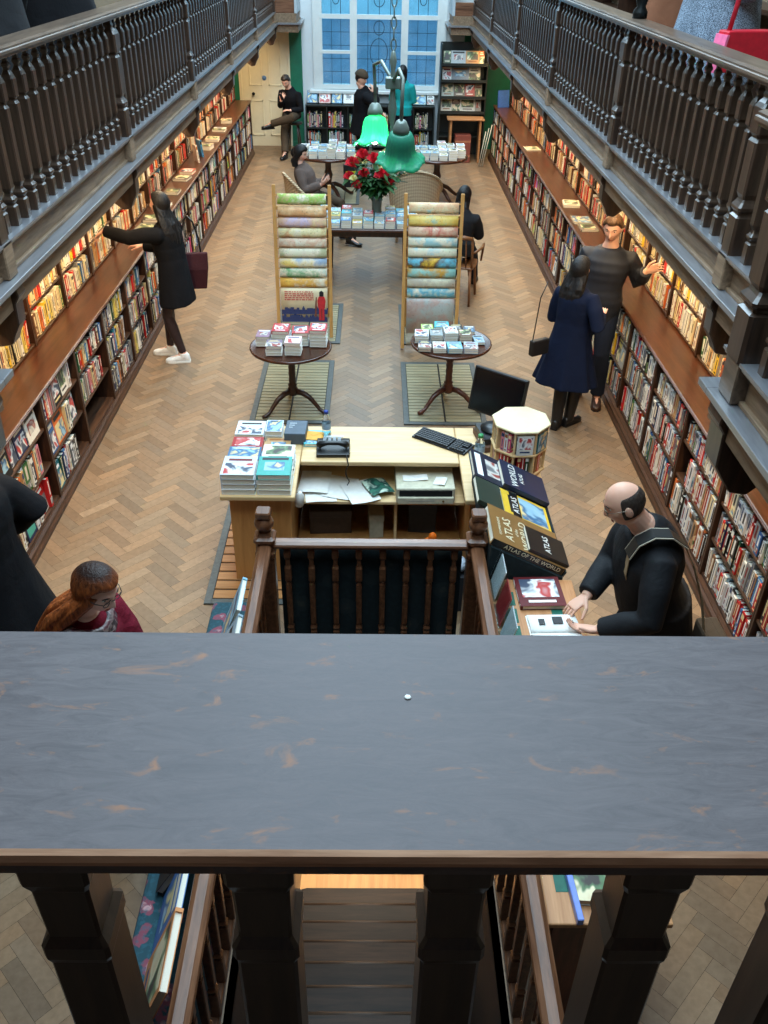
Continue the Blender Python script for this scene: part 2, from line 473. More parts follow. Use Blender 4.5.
# ------------------------------------------------------------------ galleries
XGS = {-1: 1.878, 1: 1.808}; XNS = {-1: 1.55, 1: 1.43}; XFS = {-1: 1.47, 1: 1.42}; YN, YE = 3.14, 18.2
def side(sg):
    """one side gallery: deck, fascia, cornice strip"""
    s = sg; g = MB(); XG, XN = XGS[s], XNS[s]
    xw = XR if s > 0 else -XL
    def bx(x0, x1, y0, y1, z0, z1, mi=0): g.box(min(s*x0, s*x1), max(s*x0, s*x1), y0, y1, z0, z1, mi)
    segs = [(XG, YN, YE), (XN, .9, YN), (XFS[s], YE, YF)]
    for (xc, y0, y1) in segs:
        bx(xc-.01, xw, y0, y1, 2.15, 2.44)              # deck and upper panel
        bx(xc-.045, xc+.02, y0, y1, 2.14, 2.26)          # lower fascia
        bx(xc-.06, xc+.02, y0, y1, 2.235, 2.265)
        bx(xc-.10, xc+.02, y0, y1, 2.265, 2.295, 1)      # cornice strip
        bx(xc-.03, xc, y0, y1, 2.295, 2.315)
        bx(xc-.02, xc, y0, y1, 2.405, 2.44)
    for (yc, d) in ((YN, 1), (YE, -1)):
        if d < 0: XN = XFS[s]
        bx(XN-.05, XG, yc-(.1 if d > 0 else -.1)*0-(0 if d>0 else .045), yc+(.045 if d > 0 else 0), 2.14, 2.26)
        bx(XN-.10, XG, yc-(0 if d > 0 else .1), yc+(.1 if d > 0 else 0), 2.265, 2.295, 1)
        bx(XN, XG, yc-(0 if d > 0 else .03), yc+(.03 if d > 0 else 0), 2.295, 2.44)
    return g
NEWY = [4.32, 6.95, 9.72, 12.4, 15.2, 18.05]
for s, nm in ((-1, 'left'), (1, 'right')):
    XG, XN = XGS[s], XNS[s]
    gf = struct(side(s).build('gallery_floor_'+nm, [GALP, GALS], bevel=.002))
    # corbels under the cornice below each newel and pilaster blocks on the fascia
    for y in NEWY:
        cb = MB()
        prof = [(XG-.075, 2.262), (XG-.085, 2.21), (XG-.06, 2.17), (XG-.055, 2.06), (XG-.02, 2.0), (XG+.0, 1.95), (XG+.06, 1.94), (XG+.30, 2.13), (XG+.30, 2.262)]
        cb.prism([(s*a, b) for a, b in prof], 'y', y-.055, y+.055)
        cb.build('gallery_corbel', DARK, gf, bevel=.006)
        MB().box(min(s*(XG-.065), s*(XG+.02)), max(s*(XG-.065), s*(XG+.02)), y-.06, y+.06, 2.296, 2.47).build('gallery_pilaster', GALP, gf, bevel=.006)
    for (y, x) in ((3.05, XN), (1.6, XN)):
        cb = MB(); prof = [(x-.075, 2.262), (x-.085, 2.21), (x-.06, 2.17), (x-.055, 2.02), (x-.01, 1.95), (x+.03, 1.90), (x+.10, 1.89), (x+.34, 2.13), (x+.34, 2.262)]
        cb.prism([(s*a, b) for a, b in prof], 'y', y-.075, y+.075)
        cb.build('gallery_corbel', DARK, gf, bevel=.006)
        MB().box(min(s*(x-.065), s*(x+.02)), max(s*(x-.065), s*(x+.02)), y-.07, y+.07, 2.296, 2.47).build('gallery_pilaster', GAL, gf, bevel=.006)

# balusters: square section, turned waists
BALP = [(.029,0),(.029,.10),(.022,.108),(.022,.114),(.031,.128),(.031,.138),(.020,.152),(.017,.165),(.023,.18),(.027,.19),(.0275,.54),(.020,.553),(.019,.56),(.030,.572),(.031,.655),(.024,.675),(.014,.695),(.013,.703),(.019,.715),(.018,.725),(.012,.735),(.012,.748),(.019,.756),(.019,.775)]
def baluster_mesh(h, k=1.0):
    return MB().lathe([(r*k, z*h/.775) for r, z in BALP], 8, sq=.78, smooth=False).mesh('baluster', DARK)
NEWP = [(.058,0),(.058,.19),(.047,.2),(.047,.21),(.060,.228),(.060,.24),(.046,.262),(.040,.275),(.046,.29),(.050,.30),(.052,.54),(.042,.555),(.042,.562),(.057,.58),(.057,.69),(.046,.71),(.032,.73),(.036,.745),(.030,.76),(.030,.80),(.045,.82)]
BAL = baluster_mesh(.775); 
NEW = MB().lathe([(r, z*.80/.82-.02) for r, z in NEWP], 8, sq=.82, smooth=False).mesh('newel', DARK)
def inst(name, me, parent, loc, rot=(0,0,0)):
    o = bpy.data.objects.new(name, me); COL.objects.link(o); o.parent = parent; o.location = loc; o.rotation_euler = rot; return o
ZS = 2.465
def rail_prof(c, s):
    """handrail section in (x,z): moulded, about .19 wide"""
    pts = [(-.085,3.238),(-.085,3.252),(-.098,3.256),(-.098,3.268),(-.09,3.272),(-.09,3.281),(-.07,3.288),(.07,3.288),(.09,3.281),(.09,3.272),(.098,3.268),(.098,3.256),(.085,3.252),(.085,3.238),(.05,3.238),(.05,3.228),(-.05,3.228),(-.05,3.238)]
    return [(c+s*a, z) for a, z in pts]
for s, nm in ((-1, 'left'), (1, 'right')):
    t = thing('gallery_balustrade', 'long dark oak balustrade of the upper gallery on the '+('cream-door' if s < 0 else 'bald-man')+' side of the hall', 'balustrade', (s*XGS[s], 0, 0))
    hr = MB().prism(rail_prof(0, s), 'y', YN+.10, YF-.85); hr.build('handrail', GAL, t)
    sl = MB().box(-.055, .055, YN+.1, YE-.06, 2.441, 2.456).box(-.065,.065,YN+.1,YE-.06,2.456,2.47); sl.build('sill_rail', GALS, t)
    ny = [y for y in NEWY if y < 18.06]
    for y in ny: inst('newel', NEW, t, (0, y, ZS+.02))
    ys = [3.42] + ny
    a0 = 3.30
    for y in ny:
        n = round((y-a0)/.158)
        for k in range(1, n): inst('baluster', BAL, t, (0, a0+(y-a0)*k/n, ZS))
        a0 = y
    # the nearer part of the gallery stands further into the hall
    t2 = thing('gallery_balustrade', 'short end of dark balustrade stepping inward at the '+('cream-door' if s < 0 else 'bald-man')+' side near corner', 'balustrade', (s*XNS[s], 0, 0))
    MB().prism(rail_prof(0, s), 'y', 1.0, YN+.16).build('handrail', GAL, t2)
    MB().box(-.055,.055,1.0,YN+.02,2.441,2.456).box(-.065,.065,1.0,YN+.02,2.456,2.47).build('sill_rail', GALS, t2)
    big = MB().lathe([(r*1.25, z*.80/.82-.02) for r, z in NEWP], 8, sq=.82, smooth=False)
    big.build('newel', DARK, t2, (0, 3.05, ZS+.02))
    for y in (2.88, 2.72, 2.56, 2.40, 2.24, 2.08): inst('baluster', BAL, t2, (0, y, ZS))
# far ends of the gallery
GREYP = plain('pale_grey_paint', (176,186,192), .6, .3, var=.05)
for s in (-1, 1):
    f = MB(); x0, x1 = sorted((s*(XFS[s]-.03), s*(XFS[s]+.02)))
    f.box(x0, x1, YE+.02, YF-.01, 2.44, 3.2)
    struct(f.build('trim_5' if s < 0 else 'trim_6', GREYP, bevel=.004))
    b = MB(); x0, x1 = sorted((s*(XFS[s]+.02), s*(XGS[s]+.15)))
    b.box(x0, x1, YE+.03, YE+.07, 2.44, 2.66)
    struct(b.build('trim_7' if s < 0 else 'trim_8', RAILX, bevel=.004))
# upright carrying the roof above the newel by the tweed coat
struct(MB().lathe([(.05,3.29),(.05,3.33),(.03,3.36),(.042,3.40),(.042,3.46),(.036,3.5),(.036,6.58)], 16, Matrix.Translation((XGS[1]+.03, 6.95, 0))).build('gallery_column', IRON))

# ------------------------------------------------------------------ nearest rail, where the photographer stands
def near_top():
    m = N('worn_grey_varnish'); v = m.coord((6,26,26)); g = m.noise(v, 3.0, 9, .78, .9)
    s1 = m.noise(m.coord((16,34,16)), 1.3, 5, .6, .8); s2_ = m.noise(m.coord((60,60,60)), 1, 3)
    c = m.ramp(g, [(.3, srgb(72,64,66)), (.74, srgb(106,97,98))])
    c = m.mix(m.ramp(s1, [(.60, (0,0,0,1)), (.72, (.75,.75,.75,1))]), c, srgb(150,100,66))
    c = m.mix(m.ramp(s2_, [(.72, (0,0,0,1)), (.80, (.3,.3,.3,1))]), c, srgb(120,110,104))
    m.base(c); m.rough(m.ramp(g, [(.3, (.42,.42,.42,1)), (.7, (.56,.56,.56,1))])); m.bump(g, .1, .002)
    m.b.inputs['Specular IOR Level'].default_value = .28
    return m.mat
fr_t = thing('gallery_balustrade', 'wide worn rail across the near gallery with chips along its edge', 'balustrade', (0,0,0))
top = MB()
Y0, Y1, ZR = .355, .5815, 3.28
top.prism([(Y0+.006, ZR), (Y0+.002, ZR-.002), (Y0, ZR-.007), (Y0+.001, ZR-.012), (Y0+.008, ZR-.014), (Y0+.010, ZR-.034), (Y0+.03, ZR-.04), (Y0+.05, ZR-.055), (Y1-.05, ZR-.055), (Y1-.03, ZR-.04), (Y1-.01, ZR-.034), (Y1-.008, ZR-.014), (Y1, ZR-.010), (Y1-.004, ZR)], 'x', -1.34, 1.34)
edge = wood('worn_rail_edge', (150,104,78), (214,166,134), 'x', .5, 2, .3)
mh = top.build('handrail', [near_top(), edge], fr_t)
for p in mh.data.polygons:
    c = p.center
    if c.y < Y0+.009 and c.z > ZR-.013: p.material_index = 1
# a small fleck of white paint on the rail
fk = MB().lathe([(.0025,0),(.003,.0006),(.002,.0012)], 7, Matrix.Translation((.031,.5015,ZR)) ); fk.build('paint_fleck', PAPER, fr_t)
NBP = [(.031,-.62),(.031,-.30),(.034,-.29),(.034,-.272),(.027,-.262),(.028,-.19),(.033,-.175),(.0335,-.145),(.030,-.135),(.030,-.128),(.0345,-.118),(.0345,-.105),(.032,-.098),(.042,-.09),(.044,-.075),(.040,-.068),(.046,-.06),(.046,-.05)]
NB = MB().lathe([(r*.92, z) for r, z in NBP], 8, sq=.88, smooth=False).mesh('baluster', DARK)
for x in (-1.15,-.975,-.80,-.625,-.45,-.272,-.095,.079,.254,.43,.605,.78,.955,1.13): inst('baluster', NB, fr_t, (x, .475, ZR))
MB().box(-1.34,1.34,.44,.51,ZR-.66,ZR-.62).build('sill_rail', DARK, fr_t)
struct(MB().box(XL,XR,YB,.36,2.15,2.44).box(-1.34,1.34,.36,.55,2.15,2.61).build('gallery_floor_near', GAL))
# ------------------------------------------------------------------ wall bookcases
BAYW = .84
SIDES = {
  -1: dict(u0=4.84, k0=-4, k1=16, xp=-2.375, xf=-2.40, xb=-2.68, xw=-2.985, nm='cream-door'),
   1: dict(u0=4.78, k0=-4, k1=16, xp=2.235, xf=2.285, xb=2.575, xw=2.905, nm='bald-man')}
ORD = ['first','second','third','fourth','fifth','sixth','seventh','eighth','ninth','tenth','eleventh','twelfth','thirteenth','fourteenth','fifteenth','sixteenth','seventeenth','eighteenth','nineteenth','twentieth','twenty-first','twenty-second','twenty-third','twenty-fourth','twenty-fifth','twenty-sixth','twenty-seventh','twenty-eighth','twenty-ninth','thirtieth','thirty-first','thirty-second','thirty-third','thirty-fourth','thirty-fifth','thirty-sixth','thirty-seventh','thirty-eighth','thirty-ninth','fortieth']
LOW_Z = [.115, .415, .70]; LOW_TOP = .945
UP_Z = [1.0, 1.265, 1.53, 1.80]; UP_TOP = 2.08
def mk_low(s):
    """one low bay, local y from 0 to BAYW, x positive into the room side; origin at the wall line"""
    S = SIDES[s]; d = abs(S['xw']-S['xf']); b = S
    t = thing('low_bookcase', '', 'bookcase', (0,0,0))
    X = lambda v: -s*v      # distance from the wall towards the room
    def bx(mb, a, c, y0, y1, z0, z1): mb.box(min(X(a), X(c)), max(X(a), X(c)), y0, y1, z0, z1)
    for y0 in (0, BAYW-.02):
        m = MB(); bx(m, 0, d, y0, y0+.02, .09, LOW_TOP); m.build('upright', CASE, t, bevel=.003)
    for z in LOW_Z:
        m = MB(); bx(m, .02, d-.012, .02, BAYW-.02, z-.022, z); m.build('shelf', CASEY, t, bevel=.003)
    m = MB(); bx(m, 0, .015, .02, BAYW-.02, .09, LOW_TOP); m.build('back_panel', CASE, t)
    m = MB(); pl = abs(S['xw']-S['xp'])
    m.prism([(X(a), z) for a, z in ((0,0),(pl,0),(pl,.03),(pl-.012,.045),(pl-.012,.07),(pl-.03,.085),(pl-.03,.093),(0,.093))], 'y', 0, BAYW)
    m.build('plinth', CASEY, t)
    return cache(t)
def mk_up(s):
    S = SIDES[s]; d = abs(S['xw']-S['xb'])
    t = thing('wall_bookcase', '', 'bookcase', (0,0,0))
    X = lambda v: -s*v
    def bx(mb, a, c, y0, y1, z0, z1): mb.box(min(X(a), X(c)), max(X(a), X(c)), y0, y1, z0, z1)
    for y0 in (0, BAYW-.02):
        m = MB(); bx(m, 0, d, y0, y0+.02, .972, UP_TOP); m.build('upright', CASE, t, bevel=.003)
    for z in UP_Z:
        m = MB(); bx(m, .02, d-.01, .02, BAYW-.02, z-.02, z); m.build('shelf', CASEY, t, bevel=.003)
    m = MB(); bx(m, 0, .015, .02, BAYW-.02, .972, UP_TOP); m.build('back_panel', CASE, t)
    return cache(t)
for s in (-1, 1):
    S = SIDES[s]
    lo, up = mk_low(s), mk_up(s)
    first = True
    for k in range(S['k0'], S['k1']):
        y = S['u0']+k*BAYW; n = k-S['k0']
        yl = y
        nb = k+1   # bays counted from the nearest one fully in view
        for proto, nm, zz in ((lo, 'low bookcase bay under the ledge', 0), (up, 'upper bookcase bay above the ledge under the gallery', 0)):
            o = proto if first else dup(proto)
            o.location = (S['xw'], yl, 0)
            where = 'by the near corner' if k < -1 else ('%s bay along, before the window wall' % ORD[k+1])
            o['label'] = ('%s, %s side, %s' % (nm.replace(' bay', '').replace(' under the ledge','').replace(' above the ledge under the gallery',''), S['nm'], (ORD[-2-k]+' one short of the near corner') if k < -1 else ORD[k+1]+' along'))
            o['group'] = ('low' if proto is lo else 'upper')+' bookcases of the '+S['nm']+' side'
        first = False
    # long ledge on top of the low cases
    y0, y1 = S['u0']+S['k0']*BAYW, S['u0']+S['k1']*BAYW
    xa, xb_ = S['xf']-(-s)*0, S['xw']
    lb = MB(); e = abs(S['xw']-S['xf'])+.018
    Xl = lambda v: -s*v
    lb.prism([(Xl(0), .945), (Xl(e-.006), .945), (Xl(e), .950), (Xl(e), .958), (Xl(e-.004), .961), (Xl(e-.004), .968), (Xl(e-.010), .972), (Xl(0), .972)], 'y', y0, y1)
    o = lb.build('ledge', LEDGE, None, (S['xw'], 0, 0))
    o.name = 'shelf_ledge'
    tag(o, 'long polished mahogany ledge over the low bookcases, %s side' % S['nm'], 'ledge')

# ------------------------------------------------------------------ one book, unit size (spine at x=0, thickness along y, height z)
def pict_mat(name, pal, sc=2.0):
    m = N(name); oi = m.n('ShaderNodeObjectInfo')
    tc = m.n('ShaderNodeTexCoord'); va = m.n('ShaderNodeVectorMath', operation='ADD')
    cmb = m.n('ShaderNodeCombineXYZ'); mu = m.n('ShaderNodeMath', operation='MULTIPLY'); mu.inputs[1].default_value = 60
    m.l(oi.outputs['Random'], mu.inputs[0]); m.l(mu.outputs[0], cmb.inputs[0]); m.l(mu.outputs[0], cmb.inputs[2])
    m.l(tc.outputs['Object'], va.inputs[0]); m.l(cmb.outputs[0], va.inputs[1])
    f = m.noise(va.outputs[0], sc, 2, .5, .5)
    r = m.n('ShaderNodeValToRGB'); e = r.color_ramp.elements; r.color_ramp.interpolation = 'EASE'
    while len(e) < len(pal): e.new(.5)
    for i, c in enumerate(pal): e[i].position = .3+.4*i/len(pal) if i else 0; e[i].color = srgb(*c)
    m.l(f, r.inputs['Fac'])
    m.base(r.outputs['Color']); m.rough(.4); return m.mat
PICTS = [pict_mat('cover_picture_a', [(236,236,232),(150,190,210),(60,110,150),(225,205,150)]),
         pict_mat('cover_picture_b', [(40,44,52),(120,120,122),(210,205,196),(150,60,50)]),
         pict_mat('cover_picture_c', [(200,120,60),(235,220,180),(90,120,80),(60,50,44)]),
         pict_mat('cover_picture_d', [(225,228,230),(190,60,56),(240,240,238),(70,80,100)])]
def unit_book(variant, pic):
    m = MB()
    b = .07
    m.box(-1, 0, -.5, -.5+b, 0, 1, 0).box(-1, 0, .5-b, .5, 0, 1, 0)
    m.box(-.05, 0, -.5+b, .5-b, 0, 1, 0)
    m.box(-.975, -.05, -.5+b, .5-b, .012, .975, 1)
    e = .004
    def sp(y0, y1, z0, z1, mi): m.box(-.01, e, y0, y1, z0, z1, mi)
    def fr(x0, x1, z0, z1, mi):     # front board faces +y (seen when the book shows its cover)
        m.box(x0, x1, .5-.01, .5+.012, z0, z1, mi)
    v = variant
    if v == 0:
        sp(-.16, .16, .46, .88, 2); sp(-.3, .3, .05, .09, 2); sp(-.12,.12,.2,.36,2)
        fr(-.92, -.08, .06, .62, 3); fr(-.85, -.15, .74, .86, 2)
    elif v == 1:
        sp(-.42, .42, .74, .92, 2); sp(-.14, .14, .22, .62, 2); sp(-.3,.3,.06,.12,2)
        fr(-.9, -.1, .30, .92, 3); fr(-.8, -.2, .12, .2, 2)
    elif v == 2:
        sp(-.22, .05, .3, .9, 2); sp(.12, .26, .45, .9, 2); sp(-.2,.2,.06,.14,2)
        fr(-1, 0, 0, .55, 3); fr(-.82, -.12, .7, .78, 2); fr(-.7, -.2, .84, .9, 2)
    elif v == 3:
        sp(-.45, .45, .1, .32, 3); sp(-.18, .18, .42, .9, 2)
        fr(-.8, -.2, .25, .7, 3); fr(-.9, -.1, .8, .93, 2)
    else:
        sp(-.1, .1, .1, .9, 2); sp(-.36,.36,.93,.95,2); sp(-.36,.36,.05,.07,2)
        fr(-.94, -.06, .04, .96, 3); fr(-.8, -.2, .82, .9, 2)
    return m.mesh('book', [COVER, PAGES, BAND, PICTS[pic]])
BOOKS = [unit_book(i % 5, (i*3) % 4) for i in range(10)]
PAL = {
 'white': [(232,230,222),(222,222,224),(240,236,226)], 'cream': [(226,210,168),(232,220,186),(214,196,150)], 'red': [(184,30,34),(160,28,30),(206,44,40)],
 'black': [(24,24,27),(34,32,32),(18,22,28)], 'navy': [(24,38,76),(30,46,92)], 'blue': [(46,100,160),(70,130,180)], 'teal': [(20,110,120),(30,130,140)],
 'green': [(40,90,58),(60,110,50),(28,70,52)], 'orange': [(214,104,40),(222,126,60)], 'yellow': [(234,196,50),(226,206,110)], 'brown': [(96,62,40),(120,82,54)],
 'grey': [(130,130,130),(170,170,168),(96,98,102)], 'pink': [(214,130,140),(200,60,110)], 'purple': [(82,40,92)], 'tan': [(190,150,104),(170,130,90)]}
W_CREAM = dict(cream=7, white=6, yellow=1.5, red=1.6, tan=2, orange=1, black=.8, grey=1, green=.6, brown=1, blue=.4)
W_RED = dict(white=8, red=3.6, grey=3.6, black=2.8, cream=1.5, tan=1, blue=.6, navy=.6, orange=.8, green=.4, brown=.5)
W_MIX = dict(white=4, cream=2.2, black=2.4, red=1.6, grey=2, navy=1.2, blue=1, teal=.6, green=.8, orange=1.1, yellow=.7, brown=1, pink=.6, purple=.3, tan=1)
W_ORN = dict(white=3, cream=2.6, orange=2, red=2.2, black=2, tan=2, brown=1.4, grey=1.6, green=.6, navy=.6, blue=.5)
BR = random.Random(11)
def pick(wt):
    k = BR.choices(list(wt), list(wt.values()))[0]; return k, BR.choice(PAL[k])
ROWS = []
def lookup_hand(s, k, r):
    """rows that the photo shows clearly; (colour, thickness, height, face-out)"""
    H = {
     (-1,0,0): [('black',.03,.25,1,.17),('black',.03,.22,1,.15),('navy',.03,.25,1,.2),('white',.03,.2,1,.22),('grey',.05,.2,0,0)],
     (-1,0,1): [('cream',.03,.2,0,0),('black',.05,.23,0,0),('black',.04,.22,0,0),('orange',.10,.21,0,0),('cream',.035,.2,0,0),('tan',.03,.22,0,0),('white',.04,.22,0,0),('green',.09,.22,0,0),('white',.02,.22,0,0),('black',.05,.23,0,0),('orange',.055,.23,0,0),('cream',.04,.23,0,0),('pink',.05,.23,0,0)],
     (-1,0,2): [('cream',.045,.17,0,0),('white',.045,.18,0,0),('black',.06,.22,0,0),('navy',.03,.25,1,.17),('white',.05,.2,0,0),('purple',.03,.24,0,0),('white',.04,.24,0,0),('red',.03,.25,1,.17),('red',.04,.24,0,0)],
     (-1,1,0): [('navy',.035,.22,0,0),('navy',.04,.22,0,0),('red',.03,.22,0,0),('white',.03,.22,0,0),('pink',.05,.22,0,0),('grey',.06,.2,0,0),('black',.03,.2,1,.2),('white',.03,.21,1,.17),('white',.05,.22,0,0)],
     (-1,1,1): [('white',.03,.22,0,0),('blue',.03,.25,1,.15),('orange',.03,.25,1,.22),('cream',.05,.23,0,0),('white',.05,.23,0,0),('green',.04,.22,0,0),('teal',.03,.22,1,.16)],
     (-1,1,2): [('teal',.03,.22,1,.13),('green',.05,.22,0,0),('navy',.05,.22,0,0),('blue',.04,.23,0,0),('red',.04,.24,0,0),('white',.04,.24,0,0),('grey',.06,.22,0,0),('white',.05,.23,0,0),('black',.06,.22,0,0)],
     (-1,2,2): [],
    }
    return H.get((s, k, r))
def fill(s, k, kind, r):
    S = SIDES[s]; y0 = S['u0']+k*BAYW+.024; y1 = S['u0']+(k+1)*BAYW-.024
    if kind == 'low':
        z = LOW_Z[r]; top = (LOW_Z[1:]+[LOW_TOP])[r]-.03; xf = S['xf']
        wt = (W_RED if k < 3 else W_MIX if k < 7 else W_ORN) if s > 0 else W_MIX
        row = 2-r; hmax = top-z
    else:
        z = UP_Z[r]; top = (UP_Z[1:]+[UP_TOP])[r]-.028; xf = S['xb']; wt = W_CREAM if k < 6 else W_ORN; row = r; hmax = top-z
    if kind == 'up' and r == 3: return
    out = []; y = y0; i = 0
    hand = lookup_hand(s, k, row) if kind == 'low' else None
    seq = iter(hand) if hand is not None else None
    base_h = BR.uniform(.75, .9)*hmax
    stop = y1 - (BR.choice([0,0,0,0,0,.06,.14]) if hand is None else 0)
    while True:
        face = 0; w = 0
        if seq is not None:
            try: cn, t, h, face, w = next(seq)
            except StopIteration: break
            col = BR.choice(PAL[cn]); h = min(h, hmax-.004)
        else:
            cn, col = pick(wt); t = BR.choice([.018,.022,.026,.03,.034,.04,.048]) if k > 4 else BR.choice([.024,.030,.036,.042,.05,.06])
            h = min(max(base_h+BR.gauss(0, .014), .15), hmax-.004)
            if kind == 'low' and BR.random() < .035 and k > 2:
                face = 1; w = BR.uniform(.13, .17); t = .022
        span = w if face else t
        if y+span > stop: 
            break
        lean = 0.0
        dep = min(.19, BR.uniform(.125, .165)) if not face else span
        inset = BR.uniform(.008, .03)
        out.append(dict(s=s, k=k, kind=kind, row=row, i=i, y=y+span/2, z=z, x=xf, t=t, h=h, d=dep, face=face, w=w, col=col, cn=cn, inset=inset, lean=lean, var=BR.randrange(10)))
        y += span+.0015; i += 1
    # the last few lean over when there is room
    if seq is None and stop-y > .03 and len(out) > 3 and not out[-1]['face']:
        b = out[-1]; b['lean'] = min(.16, (stop-y-.004)/b['h']*.9)*1
    ROWS.extend(out)
for s in (-1, 1):
    for k in range(SIDES[s]['k0'], SIDES[s]['k1']):
        for r in range(3): fill(s, k, 'low', r)
        for r in range(4): fill(s, k, 'up', r)
def book_matrix(b):
    s = b['s']
    rot = Matrix.Rotation(0 if s < 0 else pi, 4, 'Z')
    front = b['x'] + s*b['inset']          # further from the room
    if b['face']:
        # cover (+y of the unit) turned to face the room
        T = Matrix.Translation((front, b['y'], b['z']+.004)) @ Matrix.Rotation(R(-90) if s < 0 else R(90), 4, 'Z')
        return T @ Matrix.Rotation(R(5), 4, 'X') @ Matrix.Translation((b['w']/2, -b['t']/2-.004, 0)) @ Matrix.Diagonal((b['w'], b['t'], b['h'], 1))
    L = Matrix.Rotation(-b['lean'] if s < 0 else b['lean'], 4, 'X')
    return Matrix.Translation((front, b['y'], b['z']+.0015+b['t']/2*sin(b['lean']))) @ rot @ L @ Matrix.Diagonal((b['d'], b['t'], b['h'], 1))
ROWNAME_LOW = ['top', 'middle', 'bottom']; ROWNAME_UP = ['bottom', 'second', 'third']
def place_shelf_books():
    """the 300 books that show largest stand as objects of their own; all the others are one mass"""
    bpy.context.view_layer.update()
    dg = bpy.context.evaluated_depsgraph_get()
    sc = []
    for b in ROWS:
        x = b['x'] - b['s']*.0
        p = Vector((x + b['s']*b['inset'] - b['s']*.012, b['y'], b['z']+b['h']*.55))
        u, v, z = px(p)
        vis = False
        if z > 0 and -4 < u < 772 and -4 < v < 1028:
            n = 0
            for f in (.25, .6, .92):
                q = Vector((p.x, p.y, b['z']+b['h']*f)); dv = q-CAMP
                hit = SC.ray_cast(dg, CAMP, dv.normalized(), distance=dv.length-.004)
                if not hit[0]: n += 1
            vis = n > 0
            area_ = (b['t'] if not b['face'] else b['w'])*b['h']*(870/z)**2*(n/3)
            # the wall is seen at a slant
            dv = (p-CAMP).normalized(); area_ *= abs(dv.x)
        else: area_ = 0; n = 0
        b['area'] = area_; b['vis'] = vis; b['n'] = n; sc.append(b)
    near = sorted([b for b in sc if b['vis'] and b['n'] >= 2], key=lambda b: -b['area'])[:300]
    ids = set(id(b) for b in near)
    for b in near:
        o = bpy.data.objects.new('book', BOOKS[b['var']]); COL.objects.link(o)
        o.matrix_world = book_matrix(b); c = srgb(*b['col']); o.color = c
        low = b['kind'] == 'low'
        k = b['k']
        bay = ('%s %s bay' % (ORD[max(k,0)] if k >= 0 else 'nearest', 'low' if low else 'upper')) if k >= 0 else ('near-corner %s bay' % ('low' if low else 'upper'))
        if k == -2: bay = 'outermost near-corner '+('low' if low else 'upper')+' bay'
        tag(o, '%s %s, %s from near upright, %s shelf, %s, %s side' % (b['cn'], 'face-out book' if b['face'] else 'spine', ORD[min(b['i'], 39)], (ROWNAME_LOW if low else ROWNAME_UP)[b['row']], bay, SIDES[b['s']]['nm']),
            'book', 'books standing in the %s cases, %s side' % ('low' if low else 'upper', SIDES[b['s']]['nm']))
    mass = MB()
    U = [(-1,-.5,0),(0,-.5,0),(0,.5,0),(-1,.5,0),(-1,-.5,1),(0,-.5,1),(0,.5,1),(-1,.5,1)]
    for b in sc:
        if id(b) in ids: continue
        if not b['vis'] and b['area'] == 0 and (b['y'] < 1.8): continue
        if not b['vis'] and b['row'] == 2 and b['kind'] == 'up': continue
        M = book_matrix(b); c = srgb(*b['col'])[:3]
        mass.add(U, [(0,3,2,1),(0,1,5,4),(1,2,6,5),(2,3,7,6),(3,0,4,7)], 0, False, M, c)
        mass.add([(-.97,-.44,.975),(-.04,-.44,.975),(-.04,.44,.975),(-.97,.44,.975)], [(0,1,2,3)], 0, False, M, (.55,.5,.4))
        mass.add([(-.97,-.5,1),(0,-.5,1),(0,-.43,1),(-.97,-.43,1)], [(0,1,2,3)], 0, False, M, c)
        mass.add([(-.97,.43,1),(0,.43,1),(0,.5,1),(-.97,.5,1)], [(0,1,2,3)], 0, False, M, c)
        lum = .3*c[0]+.6*c[1]+.1*c[2]
        tc = (.03,.03,.035) if lum > .2 else (.7,.66,.55)
        if b['face']:
            mass.add([(-.9,.515,.1),(-.1,.515,.1),(-.1,.515,.6),(-.9,.515,.6)], [(0,1,2,3)], 0, False, M, tuple(BR.uniform(.05,.6) for _ in range(3)))
            mass.add([(-.8,.515,.72),(-.2,.515,.72),(-.2,.515,.85),(-.8,.515,.85)], [(0,1,2,3)], 0, False, M, tc)
        else:
            a = BR.uniform(.3,.5)
            mass.add([(.004,-.18,a),(.004,.18,a),(.004,.18,.88),(.004,-.18,.88)], [(0,1,2,3)], 0, False, M, tc)
            mass.add([(.004,-.3,.07),(.004,.3,.07),(.004,.3,.13),(.004,-.3,.13)], [(0,1,2,3)], 0, False, M, tc)
    o = mass.build('shelved_books', tone_mat('shelved_book_covers'))
    tag(o, 'the many further and smaller books filling the wall cases behind the counted ones', 'books', None, 'stuff')
